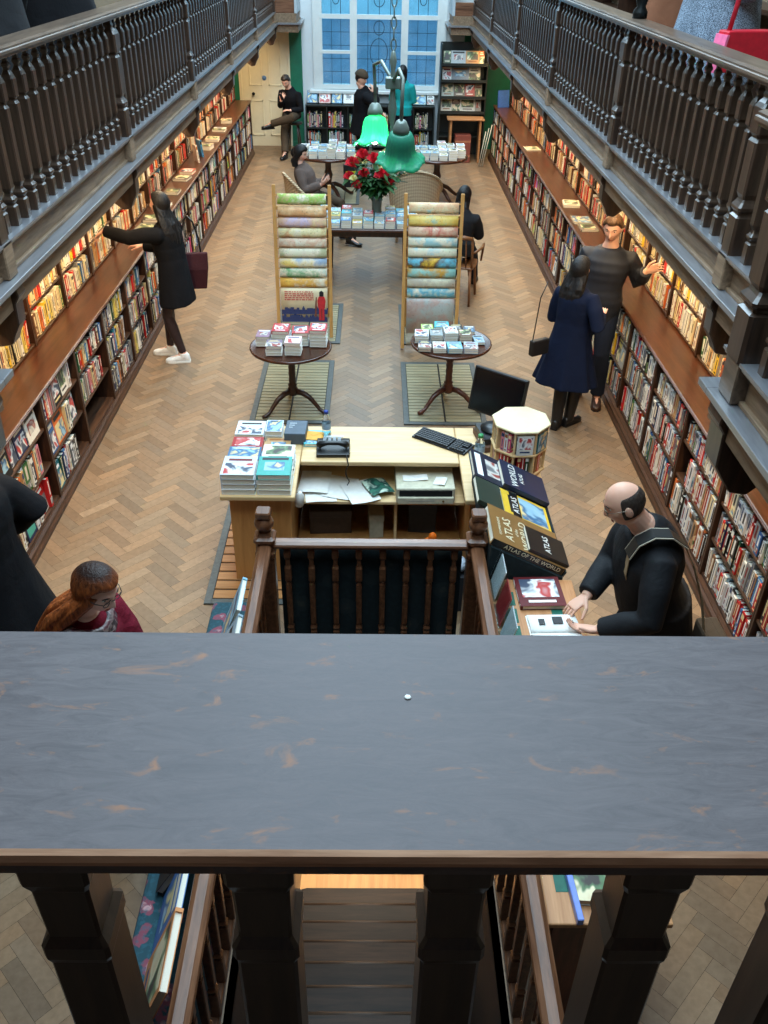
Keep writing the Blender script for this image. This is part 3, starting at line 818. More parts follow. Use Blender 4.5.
# ------------------------------------------------------------------ books laid flat or leaning
def lay_matrix(loc, w, h, t, a=0.0, base=None):
    """cover up, top edge towards +y turned by a; loc = middle of the underside"""
    ca, sa = cos(a), sin(a)
    v = Vector((-sa, ca, 0)); z = Vector((0,0,1)); x = z.cross(v)
    M = Matrix(((x.x, z.x, v.x, 0), (x.y, z.y, v.y, 0), (x.z, z.z, v.z, 0), (0,0,0,1)))
    T = Matrix.Translation(loc) if base is None else base @ Matrix.Translation(loc)
    return T @ M @ Matrix.Translation((w/2, t/2, -h/2)) @ Matrix.Diagonal((w, t, h, 1))
def put_book(M, col, label, group=None, var=None, name='book', cat='book', pic=None):
    v = BR.randrange(10) if var is None else var
    if var is None:
        lw = set((label or '').replace('-',' ').split())
        for ws, cs in ((('red','pink','rust','maroon','burgundy'),(1,5,9)),(('blue','sky','turquoise','aqua','sea','slate','silver','teal'),(0,4,8)),(('brown','orange','tan','cream','beige','lime','sage','umber','khaki','ring'),(2,6)),(('dark','black','grey','smoky'),(3,7))):
            if lw & set(ws): v = BR.choice(cs); break
    o = bpy.data.objects.new(name, BOOKS[v]); COL.objects.link(o); o.matrix_world = M
    o.color = srgb(*(BR.choice(PAL[col]) if isinstance(col, str) else col))
    return tag(o, label, cat, group)
G = .0012
def lay(x, y, z, w, h, t, col, label, group=None, a=0.0, var=None, name='travel_book'):
    put_book(lay_matrix((x, y, z+G), w, h, t, a), col, label, group, var, name)
    return z+t+G

# ------------------------------------------------------------------ shop counter
CT = thing('shop_counter', 'pale beech shop counter with open shelves behind the stair railing', 'counter', (0,0,0))
MB().box(-.93,-.53,4.76,5.58,0,.715).build('pedestal', OAKP, CT, bevel=.004)
MB().box(-.975,-.492,4.68,5.64,.716,.75).build('worktop', BEECH, CT, bevel=.008, seg=2)
MB().box(-.49,.60,5.13,5.64,.716,.75).build('worktop', BEECH, CT, bevel=.008, seg=2)
MB().box(.602,1.14,4.66,5.64,.716,.75).build('worktop', BEECH, CT, bevel=.008, seg=2)
MB().box(-.528,.64,4.98,5.56,.50,.524).build('shelf', BEECH, CT, bevel=.003)
MB().box(-.528,.64,5.06,5.56,.10,.124).build('shelf', OAKP, CT, bevel=.003)
MB().box(.16,.18,5.04,5.55,.126,.498).build('divider', BEECH, CT, bevel=.002)
MB().box(-.528,.64,5.565,5.58,.0,.714).build('back_panel', OAKP, CT)
MB().box(.642,1.11,4.72,5.58,0,.714).build('pedestal', OAKP, CT, bevel=.004)

# stacks of books on the counter: front pair high, rows going back
gs = 'books stacked on the counter corner'
def cstack(x, y, items, where, z=.751, a=0, grp=None):
    for i, (w, h, t, c, d) in enumerate(items):
        z = lay(x+BR.uniform(-.003,.003), y+BR.uniform(-.003,.003), z, w, h, t, c, '%s %s' % (d, where), grp, a+BR.uniform(-.015,.015))
    return z
ord3 = ['lowest', 'second lowest', 'middle', 'second from top', 'topmost']
def tall(n, cols, desc, w, h, t):
    out = []
    for i in range(n):
        pos = 'topmost' if i == n-1 else ('lowest' if i == 0 else ORD[i]+' from the bottom')
        out.append((w, h, t, cols[i % len(cols)], pos+' '+desc))
    return out
cstack(-.855, 4.82, tall(4, ['white',(226,228,232),'white',(214,222,228)], 'red-blotted white travel book', .215, .235, .036), 'in front stack by the counter corner', grp=gs)
cstack(-.625, 4.82, tall(4, ['white','cream','white',(70,170,160)], 'teal patterned book', .215, .235, .036), 'in the front stack beside the papers shelf', grp=gs)
cstack(-.855, 5.055, tall(3, ['white',(200,220,230),(60,110,150)], 'blue sea-picture book', .215, .17, .034), 'in the second row at counter edge', grp=gs)
cstack(-.625, 5.065, tall(3, ['white','white',(236,236,230)], 'white book with coloured ring', .21, .19, .036), 'in the second row, inner side', grp=gs)
cstack(-.86, 5.255, tall(2, ['white',(170,40,40)], 'red and white car book', .21, .17, .034), 'in the third row at counter edge', grp=gs)
cstack(-.86, 5.47, tall(2, ['white',(232,236,238)], 'white book with red car picture', .2, .2, .035), 'at the back counter corner', grp=gs)
cstack(-.655, 5.30, tall(1, ['tan'], 'tan book', .17, .2, .03), 'lying between the white and slate stacks', grp=gs)
cstack(-.70, 5.50, tall(2, ['white','white'], 'plain white book', .12, .17, .035), 'beside the slate box at the back', grp=gs)
slate = MB().box(-.075,.075,-.10,.10,0,.085); sb = slate.build('card_box', plain('slate_card', (70,84,98), .5), None, (-.54, 5.46, .7525), (0,0,R(-2)), bevel=.003)
tag(sb, 'slate grey boxed card set standing behind the white books on the counter', 'box')
for k in range(3): MB().box(-.05,.0-.012*k,.055-.03*k-.004,.055-.03*k+.004,.0851,.0857).build('box_lettering', plain('pale_print', (190,200,206), .6), sb)
lay(-.40, 5.43, .751, .16, .2, .022, (90,190,200), 'turquoise booklet under the orange envelope beside the water bottle')
ev = MB().box(-.075,.075,-.06,.06,0,.006).prism([(-.075,.06),(.075,.06),(0,-.005)], 'z', .0062, .0072)
tag(ev.build('envelope', plain('manila', (226,164,66), .7), None, (-.42, 5.44, .7752), (0,0,R(-8))), 'orange envelope lying on a turquoise booklet beside the slate box', 'envelope')
# telephone
ph = thing('telephone', 'black desk telephone with handset at the counter edge', 'telephone', (-.27, 5.28, .7515), R(1))
MB().prism([(-.10,0),(.10,0),(.10,.045),(.04,.062),(-.10,.025)], 'x', -.115, .115).build('base', BLACK, ph, bevel=.006, seg=2)
hs = MB(); hs.tube([(-.10,-.045,.062),(-.085,-.045,.078),(-.04,-.045,.086),(.04,-.045,.086),(.085,-.045,.078),(.10,-.045,.062)], [.022,.024,.016,.016,.024,.022], 10)
hs.build('handset', BLACK, ph)
kb = MB()
for i in range(4):
    for j in range(3): kb.cbox((-.06+.034*i, .03+.022*j, .062-.002*j), (.022,.013,.012))
kb.build('keypad', plain('grey_keys', (150,156,160), .5), ph)
MB().box(-.05,.07,.082,.1,.058,.064).build('display_strip', plain('lcd', (190,196,196), .3), ph)
cdp = [(.09,-.08,.02),(.10,-.155,.02)]+[(.10+.012*cos(k*.9), -.175-.001*k, .0-.02*k+.01*sin(k*.9)) for k in range(1,10)]
MB().tube(cdp, .004, 6).build('coiled_cord', BLACK, ph)
# water bottle
def bottle(loc, label, capc, h=.21, r=.032):
    b = thing('water_bottle', label, 'bottle', loc)
    m = N('clear_pet'); m.b.inputs['Transmission Weight'].default_value = .95; m.b.inputs['Roughness'].default_value = .05; m.b.inputs['IOR'].default_value = 1.2; m.b.inputs['Base Color'].default_value = (.86,.93,.95,1)
    MB().lathe([(r*.9,0),(r,.006),(r,h*.3),(r*.93,h*.33),(r,h*.36),(r,h*.62),(r*.93,h*.72),(r*.45,h*.88),(r*.42,h*.93)], 18).build('body', m.mat, b)
    MB().lathe([(r*.5,h*.93),(r*.5,h*1.02),(r*.44,h*1.04)], 16).build('cap', plain('cap', capc, .4), b)
    MB().lathe([(r*1.01,h*.38),(r*1.01,h*.60)], 18, cap=False).build('paper_band', plain('band', (150,176,200), .5), b)
    return b
bottle((-.325, 5.46, .751), 'clear water bottle with blue cap on the counter near the telephone', (30,60,150))
bottle((.735, 5.16, .751), 'clear bottle with green cap between the keyboard and the atlas stand', (60,150,90), .2, .036)
# keyboard
kbd = thing('keyboard', 'black computer keyboard lying askew on the pale counter', 'keyboard', (.505, 5.415, .751), R(-36))
MB().prism([(-.075,0),(.075,0),(.075,.022),(-.075,.012)], 'x', -.22, .22).build('base', BLACK, kbd, bevel=.004)
ky = MB()
for r in range(6):
    n = 15 if r else 1
    for i in range(15):
        if r == 0 and 4 <= i <= 8: continue
        ky.cbox((-.196+.0187*i, -.056+.022*r, .02+.0015*r), (.0155,.017,.009))
    for i in range(6 if r != 2 else 4): ky.cbox((.096+.0187*i+(.004 if i > 2 else 0), -.056+.022*r, .02+.0015*r), (.0155,.017,.009))
ky.cbox((-.196+.0187*6, -.056, .02), (.09,.017,.009))
ky.build('keys', plain('key_black', (34,34,37), .5), kbd)
# monitor seen from behind, with its base box
mt = thing('computer_monitor', 'black flat monitor standing on a box at the counter end, tilted', 'monitor', (.87, 5.46, .846), R(-38))
Mt = Matrix.Translation((0,0,.26)) @ Matrix.Rotation(R(-12), 4, 'X')
MB().box(-.21,.21,-.012,.018,-.16,.16, 0, Mt).box(-.14,.14,.018,.034,-.10,.10,0,Mt).build('screen_housing', BLACK, mt, bevel=.005)
MB().box(-.195,.195,-.0135,-.0122,-.145,.145,0,Mt).build('screen', plain('dark_screen', (10,12,15), .15), mt)
MB().tube([(0,.03,.0),(0,.045,.12),(0,.035,.24)], .018, 10).build('neck', BLACK, mt)
MB().lathe([(.10,0),(.10,.008),(.03,.02)], 24).build('base', BLACK, mt)
tag(MB().box(-.085,.085,-.15,.15,0,.045).build('till_box', plain('brown_card', (96,66,48), .6), None, (.84,5.43,.751), (0,0,R(10)), bevel=.004), 'low brown box at the bottom under the monitor', 'box')
rt = tag(MB().box(-.08,.08,-.12,.12,0,.04).box(.02,.07,-.10,-.02,.0401,.041,1).build('router', [plain('router_black', (30,30,34), .4), PAPER], None, (.84,5.43,.8), (0,0,R(10)), bevel=.004), 'black router with a white note between brown box and monitor', 'router')
# things on the staff side shelves
cd_ = thing('cash_drawer', 'beige metal cash drawer on the shelf below the keyboard', 'cash drawer', (.365, 5.17, .525), R(1))
bei = plain('beige_metal', (196,190,166), .5, .4)
MB().box(-.20,.20,-.20,.20,.0,.115).build('body', bei, cd_, bevel=.006)
MB().box(-.18,.18,-.206,-.19,.055,.10).build('slot_opening', plain('black_gap', (8,8,8), .9), cd_)
MB().box(-.19,.19,-.225,-.198,.008,.055).box(-.12,.06,-.227,-.224,.03,.034,1).build('drawer', [bei, GREY], cd_, bevel=.003)
MB().lathe([(.008,0),(.008,.004)], 12, Matrix.Translation((.12,-.225,.03)) @ Matrix.Rotation(R(90),4,'X')).build('lock', BRASS, cd_)
pr = random.Random(5)
for i, (x, y, a, lab) in enumerate(((-.36,5.10,8,'white paper sheet at the shelf end by the telephone cord'), (-.22,5.14,-12,'white paper sheet on the shelf below the telephone'), (-.08,5.08,20,'crumpled paper sheet hanging over the shelf edge'), (.30,5.10,4,'white receipt sheet lying on the cash drawer'), (.47,5.06,-16,'small receipt lying on the cash drawer end'), (-.40,5.18,-4,'large white sheet at the pedestal end of shelf'))):
    z = .5265+.005*i if i not in (3,4) else .641+.001*(i-3)
    w, h = ((.21,.28) if i not in (3,4) else ((.17,.07) if i == 3 else (.08,.1)))
    tag(MB().sheet(lambda u, v: ((u-.5)*w, (v-.5)*h, .004*sin(u*5+i)+.003*sin(v*7)+.006), 6, 6).build('paper_sheet', PAPER, None, (x,y,z), (0,0,R(a))), lab, 'paper', 'loose papers on the counter shelf')
lf = tag(MB().sheet(lambda u, v: ((u-.5)*.17, (v-.5)*.2-.0, .012*sin(u*4)+.02*(1-v)*0+.012), 8, 8).build('printed_bag', pict_mat('leaf_print', [(226,230,220),(60,120,100),(30,70,64),(200,220,200)], 12), None, (.045,5.12,.55), (0,0,R(24))), 'white bag with dark green leaf print hanging over the shelf edge', 'bag')
def carton(name, loc, d, rz, c, label, cat='box'):
    return tag(MB().box(-d[0]/2,d[0]/2,-d[1]/2,d[1]/2,0,d[2]).box(-d[0]/2-.004,d[0]/2+.004,-d[1]/2-.004,d[1]/2+.004,d[2]*.72,d[2]*.98).build(name, plain(name+'_card', c, .6), None, loc, (0,0,R(rz)), bevel=.003), label, cat)
carton('carton', (-.30,5.30,.125), (.3,.28,.2), 3, (74,56,44), 'brown lidded carton on the bottom counter shelf by the pedestal')
carton('carton', (.38,5.32,.125), (.2,.28,.25), -5, (58,60,64), 'grey lidded carton on the bottom counter shelf under the cash drawer')
carton('carton', (.03,5.22,.125), (.1,.22,.2), 4, (176,170,150), 'pale narrow carton beside the shelf divider')
bw = thing('steel_bowl', 'shiny steel bowl with white cloth on the floor behind the stair railing', 'bowl', (-.32, 4.66, .004))
MB().lathe([(.05,0),(.10,.03),(.13,.09),(.135,.1),(.125,.09),(.09,.035),(.04,.012)], 24).build('bowl', plain('steel', (190,196,200), .2, .5, 1), bw)
MB().ell((0,0,.09), (.10,.09,.035), 14, 8).build('cloth', PAPER, bw)
ob = thing('waste_bag', 'orange plastic bag standing on a box behind the railing corner', 'bag', (.40, 4.72, .004))
MB().box(-.12,.12,-.10,.10,0,.26).build('box', plain('dark_box', (40,40,44), .7), ob, bevel=.004)
bg_ = MB().ell((0,0,.33), (.07,.06,.075), 14, 10); bg_.ell((.01,.0,.41), (.03,.025,.04), 10, 6)
bg_.build('bag', cloth('orange_plastic', (226,104,20), .4, 40, 22, .9, .5), ob)
pb = thing('packing_film', 'crumpled clear packing film beside the orange bag', 'film', (.575, 4.54, .004))
MB().box(-.06,.06,-.09,.09,0,.28).build('box', plain('dark_box2', (36,38,44), .7), pb)
fm = MB().ell((0,0,.33), (.055,.07,.05), 12, 9); fm.build('film', cloth('film_grey', (200,210,222), .2, 30, 26, 1.0, .8), pb)
# white scissors case hanging on the pedestal side
tag(MB().lathe([(.012,-.055),(.03,-.05),(.034,.0),(.03,.03),(.016,.05),(.01,.06)], 14).build('hanging_scoop', PAPER, None, (-.48, 4.86, .62), (R(8),R(6),0)), 'small white scoop hanging from the counter pedestal side', 'scoop')

# ------------------------------------------------------------------ octagonal book carousel on the counter end
CR = thing('book_carousel', 'octagonal pale wood book carousel on the counter end', 'carousel', (.985, 5.10, .751), R(4))
KC = .94
r8 = .182/cos(pi/8)
def oc(mb, r, z0, z1, mi=0): mb.lathe([(r, z0), (r, z1)], 8, ph=pi/8, smooth=False, mi=mi)
m = MB(); oc(m, r8*.6, 0, .012); m.build('base', PINE, CR, bevel=.003)
for z, nm in ((.012,'shelf'), (.168,'shelf')):
    m = MB(); oc(m, r8*.98, z, z+.014); m.build(nm, BEECH, CR, bevel=.002)
m = MB(); oc(m, r8, .342, .358); m.build('top', plain('pale_top', (232,214,172), .5, var=.05), CR, bevel=.004)
m = MB(); oc(m, r8*.42, .03, .34); m.build('core', BEECH, CR)
for k in range(8):
    a = 2*pi*k/8+pi/8
    m = MB(); m.cbox((r8*.68,0,.184), (r8*.52,.014,.316), M=Matrix.Rotation(a,4,'Z')); m.build('divider', BEECH, CR, bevel=.002)
cg = 'books in the octagonal carousel'
facen = {5:'camera-facing', 4:'corner-left', 6:'corner-right'}
for tier, z in ((0,.752+.027),(1,.752+.183)):
    for k, fname in ((4,'the face toward the keyboard'), (5,'the face between keyboard and atlases'), (6,'the face toward the atlases'), (7,'the face toward the bald man')):
        a = 2*pi*k/8 + R(4)
        base = Matrix.Translation((.985,5.10,z)) @ Matrix.Rotation(a, 4, 'Z')
        tn = 'upper' if tier else 'lower'
        if (tier, k) in ((1,6),):
            M = base @ Matrix.Translation((.178,0,0)) @ Matrix.Rotation(R(-90),4,'Z') @ Matrix.Translation((.055,-.012,0)) @ Matrix.Diagonal((.11,.022,.142,1))
            put_book(M, 'white', 'white face-out book with red band, upper tier of carousel', cg, 1, 'carousel_book')
        elif (tier, k) in ((1,7),):
            M = base @ Matrix.Translation((.178,0,0)) @ Matrix.Rotation(R(-90),4,'Z') @ Matrix.Translation((.055,-.012,0)) @ Matrix.Diagonal((.11,.022,.142,1))
            put_book(M, 'teal', 'teal face-out book, upper tier of carousel', cg, 4, 'carousel_book')
        else:
            cs = {(0,5):['red','red','red','black'],(0,6):['red','red','green','cream'],(1,5):['pink','white','pink','black'],(1,4):['cream','tan','cream','white']}.get((tier,k), ['tan','red','cream','black'])
            for i, cname in enumerate(cs[:3]):
                M = base @ Matrix.Translation((.166, -.027+.027*i, 0)) @ Matrix.Diagonal((.05,.025,.138,1))
                put_book(M, cname, '%s spine, %s of three on %s tier, %s' % (cname, ORD[i], tn, fname), cg, name='carousel_book')

# ------------------------------------------------------------------ stair railing round the well
RL = thing('stair_railing', 'dark wood railing round the stairwell with urn finials', 'railing', (0,0,0))
def hrail(mb, a, b):
    d = (Vector(b)-Vector(a)); L = d.length; M = Matrix.Translation(a) @ Matrix.Rotation(atan2(d.y, d.x), 4, 'Z')
    mb.prism([(-.036,.0),(-.040,.012),(-.036,.024),(-.018,.034),(.018,.034),(.036,.024),(.040,.012),(.036,0),(.02,-.016),(-.02,-.016)], 'x', 0, L, 0, M)
m = MB(); hrail(m, (-.60,1.0,.87), (-.60,3.95,.87)); m.build('handrail', RAILW, RL)
m = MB(); hrail(m, (.60,1.0,.87), (.60,3.95,.87)); m.build('handrail', RAILW, RL)
m = MB(); hrail(m, (-.555,4.0,.87), (.555,4.0,.87)); m.build('handrail', RAILX, RL)
for (x0,x1,y0,y1) in ((-.645,-.605,1.0,3.95),(.605,.645,1.0,3.95)): MB().box(x0,x1,y0,y1,.001,.07).build('base_rail', RAILW, RL, bevel=.006)
MB().box(-.55,.55,3.975,4.02,.001,.07).build('base_rail', RAILX, RL, bevel=.006)
NP2 = [(.05,.002),(.05,.80),(.056,.81),(.056,.84),(.05,.85),(.05,.91),(.060,.915),(.060,.935),(.040,.945),(.034,.955),(.034,.97),]
for x in (-.60,.60):
    nw_ = MB().lathe(NP2, 8, sq=.75, smooth=False).build('newel', RAILW, RL, (x,4.0,0))
    MB().lathe([(.034,.968),(.030,.976),(.044,.99),(.054,1.012),(.055,1.03),(.048,1.05),(.034,1.064),(.030,1.07)], 20).lathe([(.040,1.068),(.042,1.075),(.042,1.10),(.036,1.108)], 8, sq=.8, smooth=False).build('urn_finial', RAILW, nw_)
SB = [(.019,0),(.019,.16),(.013,.17),(.020,.19),(.013,.21),(.016,.23),(.017,.52),(.012,.535),(.019,.555),(.019,.64),(.013,.655),(.012,.70),(.019,.72),(.019,.785)]
SBM = MB().lathe(SB, 8, sq=.75, smooth=False).mesh('baluster', RAILW)
for k in range(8): inst('baluster', SBM, RL, (-.48+.137*k, 4.0, .07))
for x in (-.60,.60):
    for k in range(20): inst('baluster', SBM, RL, (x*1.03, 1.12+.141*k, .07))
# dark floral cloth hung behind the far balusters
def floral(name, ground, fl1, fl2, sc):
    m = N(name); v = m.coord(); vo = m.n('ShaderNodeTexVoronoi'); vo.inputs['Scale'].default_value = sc
    nz = m.noise(v, sc*1.4, 3, .6, 1); 
    va = m.n('ShaderNodeVectorMath', operation='ADD'); m.l(v, va.inputs[0])
    cm = m.n('ShaderNodeCombineXYZ'); m.l(nz, cm.inputs[0]); m.l(nz, cm.inputs[1])
    sc_ = m.n('ShaderNodeVectorMath', operation='SCALE'); m.l(cm.outputs[0], sc_.inputs[0]); sc_.inputs['Scale'].default_value = .08
    m.l(sc_.outputs[0], va.inputs[1]); m.l(va.outputs[0], vo.inputs['Vector'])
    c = m.ramp(vo.outputs['Distance'], [(.12, srgb(*fl2)), (.2, srgb(*fl1)), (.36, srgb(*fl1)), (.40, srgb(*ground))])
    g = m.noise(v, sc*5, 3)
    m.base(m.mix(m.ramp(g, [(.5,(0,0,0,1)),(.62,(.55,.55,.55,1))]), c, tuple(x*1.8 for x in srgb(*ground)[:3])+(1,)))
    m.rough(.9); return m.mat
FLD = floral('dark_floral_cloth', (14,30,34), (30,42,44), (50,56,52), 6)
FLB = floral('floral_cloth', (26,62,72), (120,60,74), (180,140,140), 11)
tag(MB().sheet(lambda u, v: (-.53+1.06*u, 4.045+.006*sin(u*40), .02+.80*v), 60, 6).build('floral_curtain', FLD), 'dark green floral cloth hung behind the far stair balusters', 'cloth')
ck = bpy.data.objects['floral_curtain']; sm_ = ck.modifiers.new('thick', 'SOLIDIFY'); sm_.thickness = .006

# ------------------------------------------------------------------ stairs down and the lit basement
STR = wood('stair_tread', (34,25,19), (70,52,39), 'x', .55, 1, .2)
st = MB()
fs = thing('staircase', 'dark worn wooden stairs going down to the bright basement floor', 'staircase', (0,0,0))
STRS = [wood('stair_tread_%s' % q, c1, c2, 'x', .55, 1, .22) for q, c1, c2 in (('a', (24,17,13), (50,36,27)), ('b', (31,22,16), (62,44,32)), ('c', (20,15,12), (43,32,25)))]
NOSE = wood('worn_nosing', (46,34,26), (78,59,45), 'x', .5, 2, .25)  # paler than the treads: the step-edge highlight is painted into this colour
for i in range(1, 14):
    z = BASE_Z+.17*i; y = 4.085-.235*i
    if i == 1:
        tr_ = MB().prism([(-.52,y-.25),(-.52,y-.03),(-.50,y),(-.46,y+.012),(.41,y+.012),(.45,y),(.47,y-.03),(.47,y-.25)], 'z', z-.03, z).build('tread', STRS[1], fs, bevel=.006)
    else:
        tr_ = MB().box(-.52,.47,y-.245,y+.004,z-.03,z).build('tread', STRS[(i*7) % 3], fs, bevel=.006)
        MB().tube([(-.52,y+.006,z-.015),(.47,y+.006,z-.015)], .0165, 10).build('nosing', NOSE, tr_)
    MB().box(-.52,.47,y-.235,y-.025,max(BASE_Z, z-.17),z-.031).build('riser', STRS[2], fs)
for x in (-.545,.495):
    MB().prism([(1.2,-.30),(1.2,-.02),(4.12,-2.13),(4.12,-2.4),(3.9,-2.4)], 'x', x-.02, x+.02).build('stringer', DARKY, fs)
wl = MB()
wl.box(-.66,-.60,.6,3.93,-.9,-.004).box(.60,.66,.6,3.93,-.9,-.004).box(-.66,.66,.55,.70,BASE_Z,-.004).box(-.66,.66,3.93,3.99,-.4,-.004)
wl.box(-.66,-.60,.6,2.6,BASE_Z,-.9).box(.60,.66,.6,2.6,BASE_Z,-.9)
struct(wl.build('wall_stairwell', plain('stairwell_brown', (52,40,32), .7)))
struct(MB().box(-3,2.9,.4,9,BASE_Z-.2,BASE_Z).build('floor_basement', wood('basement_boards', (196,140,84), (224,170,108), 'y', .5, .6, .3)))
struct(MB().box(-3,-2.9,.4,9,BASE_Z,-.25).box(2.8,2.9,.4,9,BASE_Z,-.25).box(-3,2.9,9,9.1,BASE_Z,-.25).box(-3,2.9,.3,.4,BASE_Z,-.25).build('wall_basement', PLASTER))
tag(MB().box(-.14,.14,-.12,.12,0,.3).box(-.15,.15,-.13,.13,.22,.3).build('storage_box', plain('black_box', (24,24,26), .6), None, (.26,4.42,BASE_Z+.002), (0,0,R(8)), bevel=.006), 'black box on the bright basement floor at the stair foot', 'box')

# ------------------------------------------------------------------ long table along the railing with green leather inlay
LT = thing('display_table', 'long wooden table with green inlay along the stair railing', 'table', (0,0,0))
TBW = wood('table_top_wood', (164,108,66), (200,146,100), 'y', .4, .7, .4)
TBD = wood('table_body_wood', (74,36,24), (124,66,42), 'z', .4, .7, .4)
MB().box(.665,1.13,1.80,3.84,.735,.762).build('table_top', TBW, LT, bevel=.006, seg=2)
GRL = plain('green_leather', (16,92,74), .5, .4)
for k in range(13):
    y = 1.93+.14*k
    MB().box(.715,.785,y,y+.115,.7622,.7634).build('leather_inlay', GRL, LT)
    if k not in (3, 7): MB().box(.97,1.03,y,y+.115,.7622,.7634).build('leather_inlay', GRL, LT)
for y in (1.84,2.9,3.80):
    MB().box(.69,1.11,y-.015,y+.015,.002,.734).build('end_panel', TBD, LT, bevel=.004)
for z in (.50,.22): MB().box(.69,1.11,1.86,3.78,z,z+.02).build('shelf', TBD, LT, bevel=.003)
MB().box(.69,1.11,1.82,1.85,.66,.734).build('apron', TBD, LT, bevel=.004)
gj = thing('glass_jar', 'pair-handled glass jar on the open table shelf at the near end', 'jar', (.82,1.98,.5212))
gm = N('dark_glass'); gm.b.inputs['Transmission Weight'].default_value = .8; gm.b.inputs['Roughness'].default_value = .1; gm.b.inputs['Base Color'].default_value = (.6,.65,.65,1)
MB().lathe([(.04,0),(.05,.02),(.05,.09),(.03,.11),(.032,.125)], 16).build('body', gm.mat, gj)
MB().tube([(.05,0,.03),(.075,0,.05),(.05,0,.085)], .006, 8).build('handle', gm.mat, gj)
# things on its near end
lay(.875, 1.99, .764, .19, .24, .03, 'white', 'white paperback with black print at the near table end', None, R(-4), 2)
fo = MB().box(-.012,.012,-.16,.16,0,.035); tag(fo.build('document_folder', plain('blue_folder', (120,142,214), .4), None, (.755+.018,1.955,.764), (0,0,R(3)), bevel=.003), 'blue folder edge beside the white paperback at near table end', 'folder')
lay(1.0, 2.02, .764, .05, .22, .04, 'red', 'narrow red-spined book beyond the white paperback at table end', None, R(-4), 0)
# maroon book and the open book
lay(.925, 3.70, .764, .25, .25, .026, (98,26,30), 'square maroon art book lying on the green inlaid table', None, R(2), 1)
# atlas stand
AS = thing('atlas_stand', 'sloping display stand covered in dark floral cloth holding atlases', 'stand', (0,0,0))
MB().prism([(.66,.002),(1.085,.002),(1.085,.765),(.66,.98)], 'y', 3.855, 4.52).build('body', FLD, AS, bevel=.006)
MB().prism([(.66,.753),(1.085,.753),(1.085,.765),(.66,.98)], 'y', 4.522, 4.88).build('body', FLD, AS, bevel=.004)
th = atan2(.215, .425)
RB = Matrix.Translation((1.085,3.865,.767)) @ Matrix(((0,-cos(th),sin(th),0),(1,0,0,0),(0,sin(th),cos(th),0),(0,0,0,1)))   # u along y, v up the slope, n out
MB().box(0,1.01,-.006,.006,-.004,.03,0,RB).build('lip', FLD, AS)
def ramp_book(u, v, n, w, h, t, col, label, var, texts=(), a=0):
    M = lay_matrix((u, v, n+G), w, h, t, a, RB)
    o = put_book(M, col, label, 'atlases on the sloping stand', var, 'atlas', 'book')
    Mi = M.inverted()
    for (body, tu, tv, size, mat, rot) in texts:
        W = RB @ Matrix.Translation((u+tu, v+tv, n+t+G+.0015)) @ Matrix.Rotation(R(rot), 4, 'Z')
        tx = text_mesh(body, size, mat, o, Mi @ W)
    return o
WHT = plain('white_lettering', (236,234,226), .5); CRM = plain('cream_lettering', (226,214,180), .5); GLD = plain('gold_lettering', (206,170,90), .4)
def plain_book(col, band, name):
    """atlas with a plain jacket, no picture"""
    m = MB(); b = .04
    m.box(-1,0,-.5,-.5+b*2,0,1,0).box(-1,0,.5-b*2,.5,0,1,0).box(-.03,0,-.45,.45,0,1,0).box(-.985,-.03,-.42,.42,.01,.985,1)
    return m.mesh(name, [plain(name+'_jacket', col, .35, .5, var=.08, scale=3), PAGES])
BOOKS.append(plain_book((134,98,56), None, 'brown_atlas')); BOOKS.append(plain_book((22,24,26), None, 'black_atlas')); BOOKS.append(plain_book((30,40,66), None, 'blue_atlas')); BOOKS.append(plain_book((44,58,50), None, 'green_atlas'))
BRN = ramp_book(.175, .250, .0, .35, .47, .045, 'brown', 'large brown atlas of the world on the lowest part of the stand', 10,
   (('ATLAS', -.02, .12, .075, CRM, 0), ('of the', -.02, .065, .03, CRM, 0), ('WORLD', -.02, .01, .075, CRM, 0), ('COMPREHENSIVE', -.02, .18, .022, CRM, 0)))
ramp_book(.13, .13, .0475, .23, .26, .02, 'black', 'small black atlas lying on the large brown atlas', 11,
   (('ATLAS', .0, -.0, .055, WHT, 0),))
_MB = lay_matrix((.175,.250,G), .35, .47, .045, 0, RB).inverted()
text_mesh('ATLAS OF THE WORLD', .035, CRM, BRN, _MB @ RB @ Matrix.Translation((-.0016,.22,.024)) @ Matrix.Rotation(R(-90),4,'Z') @ Matrix.Rotation(R(90),4,'X') @ Matrix.Rotation(0,4,'Z'))
MB().box(-.001,.0005,.018,.482,.003,.045,0,_MB @ RB).build('dark_spine_band', BLACK, BRN)
YEL = ramp_book(.50, .185, .0, .27, .33, .03, (232,190,60), 'yellow atlas with a black band and a map in the middle row', 0, (('ATLAS', .0, .075, .06, WHT, 0),))
MB().box(.366,.634,.230,.290,.0315,.0325,0,lay_matrix((.50,.185,G), .27, .33, .03, 0, RB).inverted() @ RB).build('black_band', BLACK, YEL)
ramp_book(.515, .440, .0, .27, .17, .028, (44,58,50), 'grey-green photo atlas upper middle on the sloping stand', 13)
ramp_book(.82, .36, .0, .33, .33, .03, (36,40,56), 'space atlas with orange nebula at the top corner', 3)
ramp_book(.80, .17, .0335, .30, .33, .03, (30,40,66), 'dark blue world atlas leaning on the space atlas', 12, (('WORLD', .0, .08, .07, WHT, 0), ('ATLAS', .0, .02, .04, WHT, 0)))
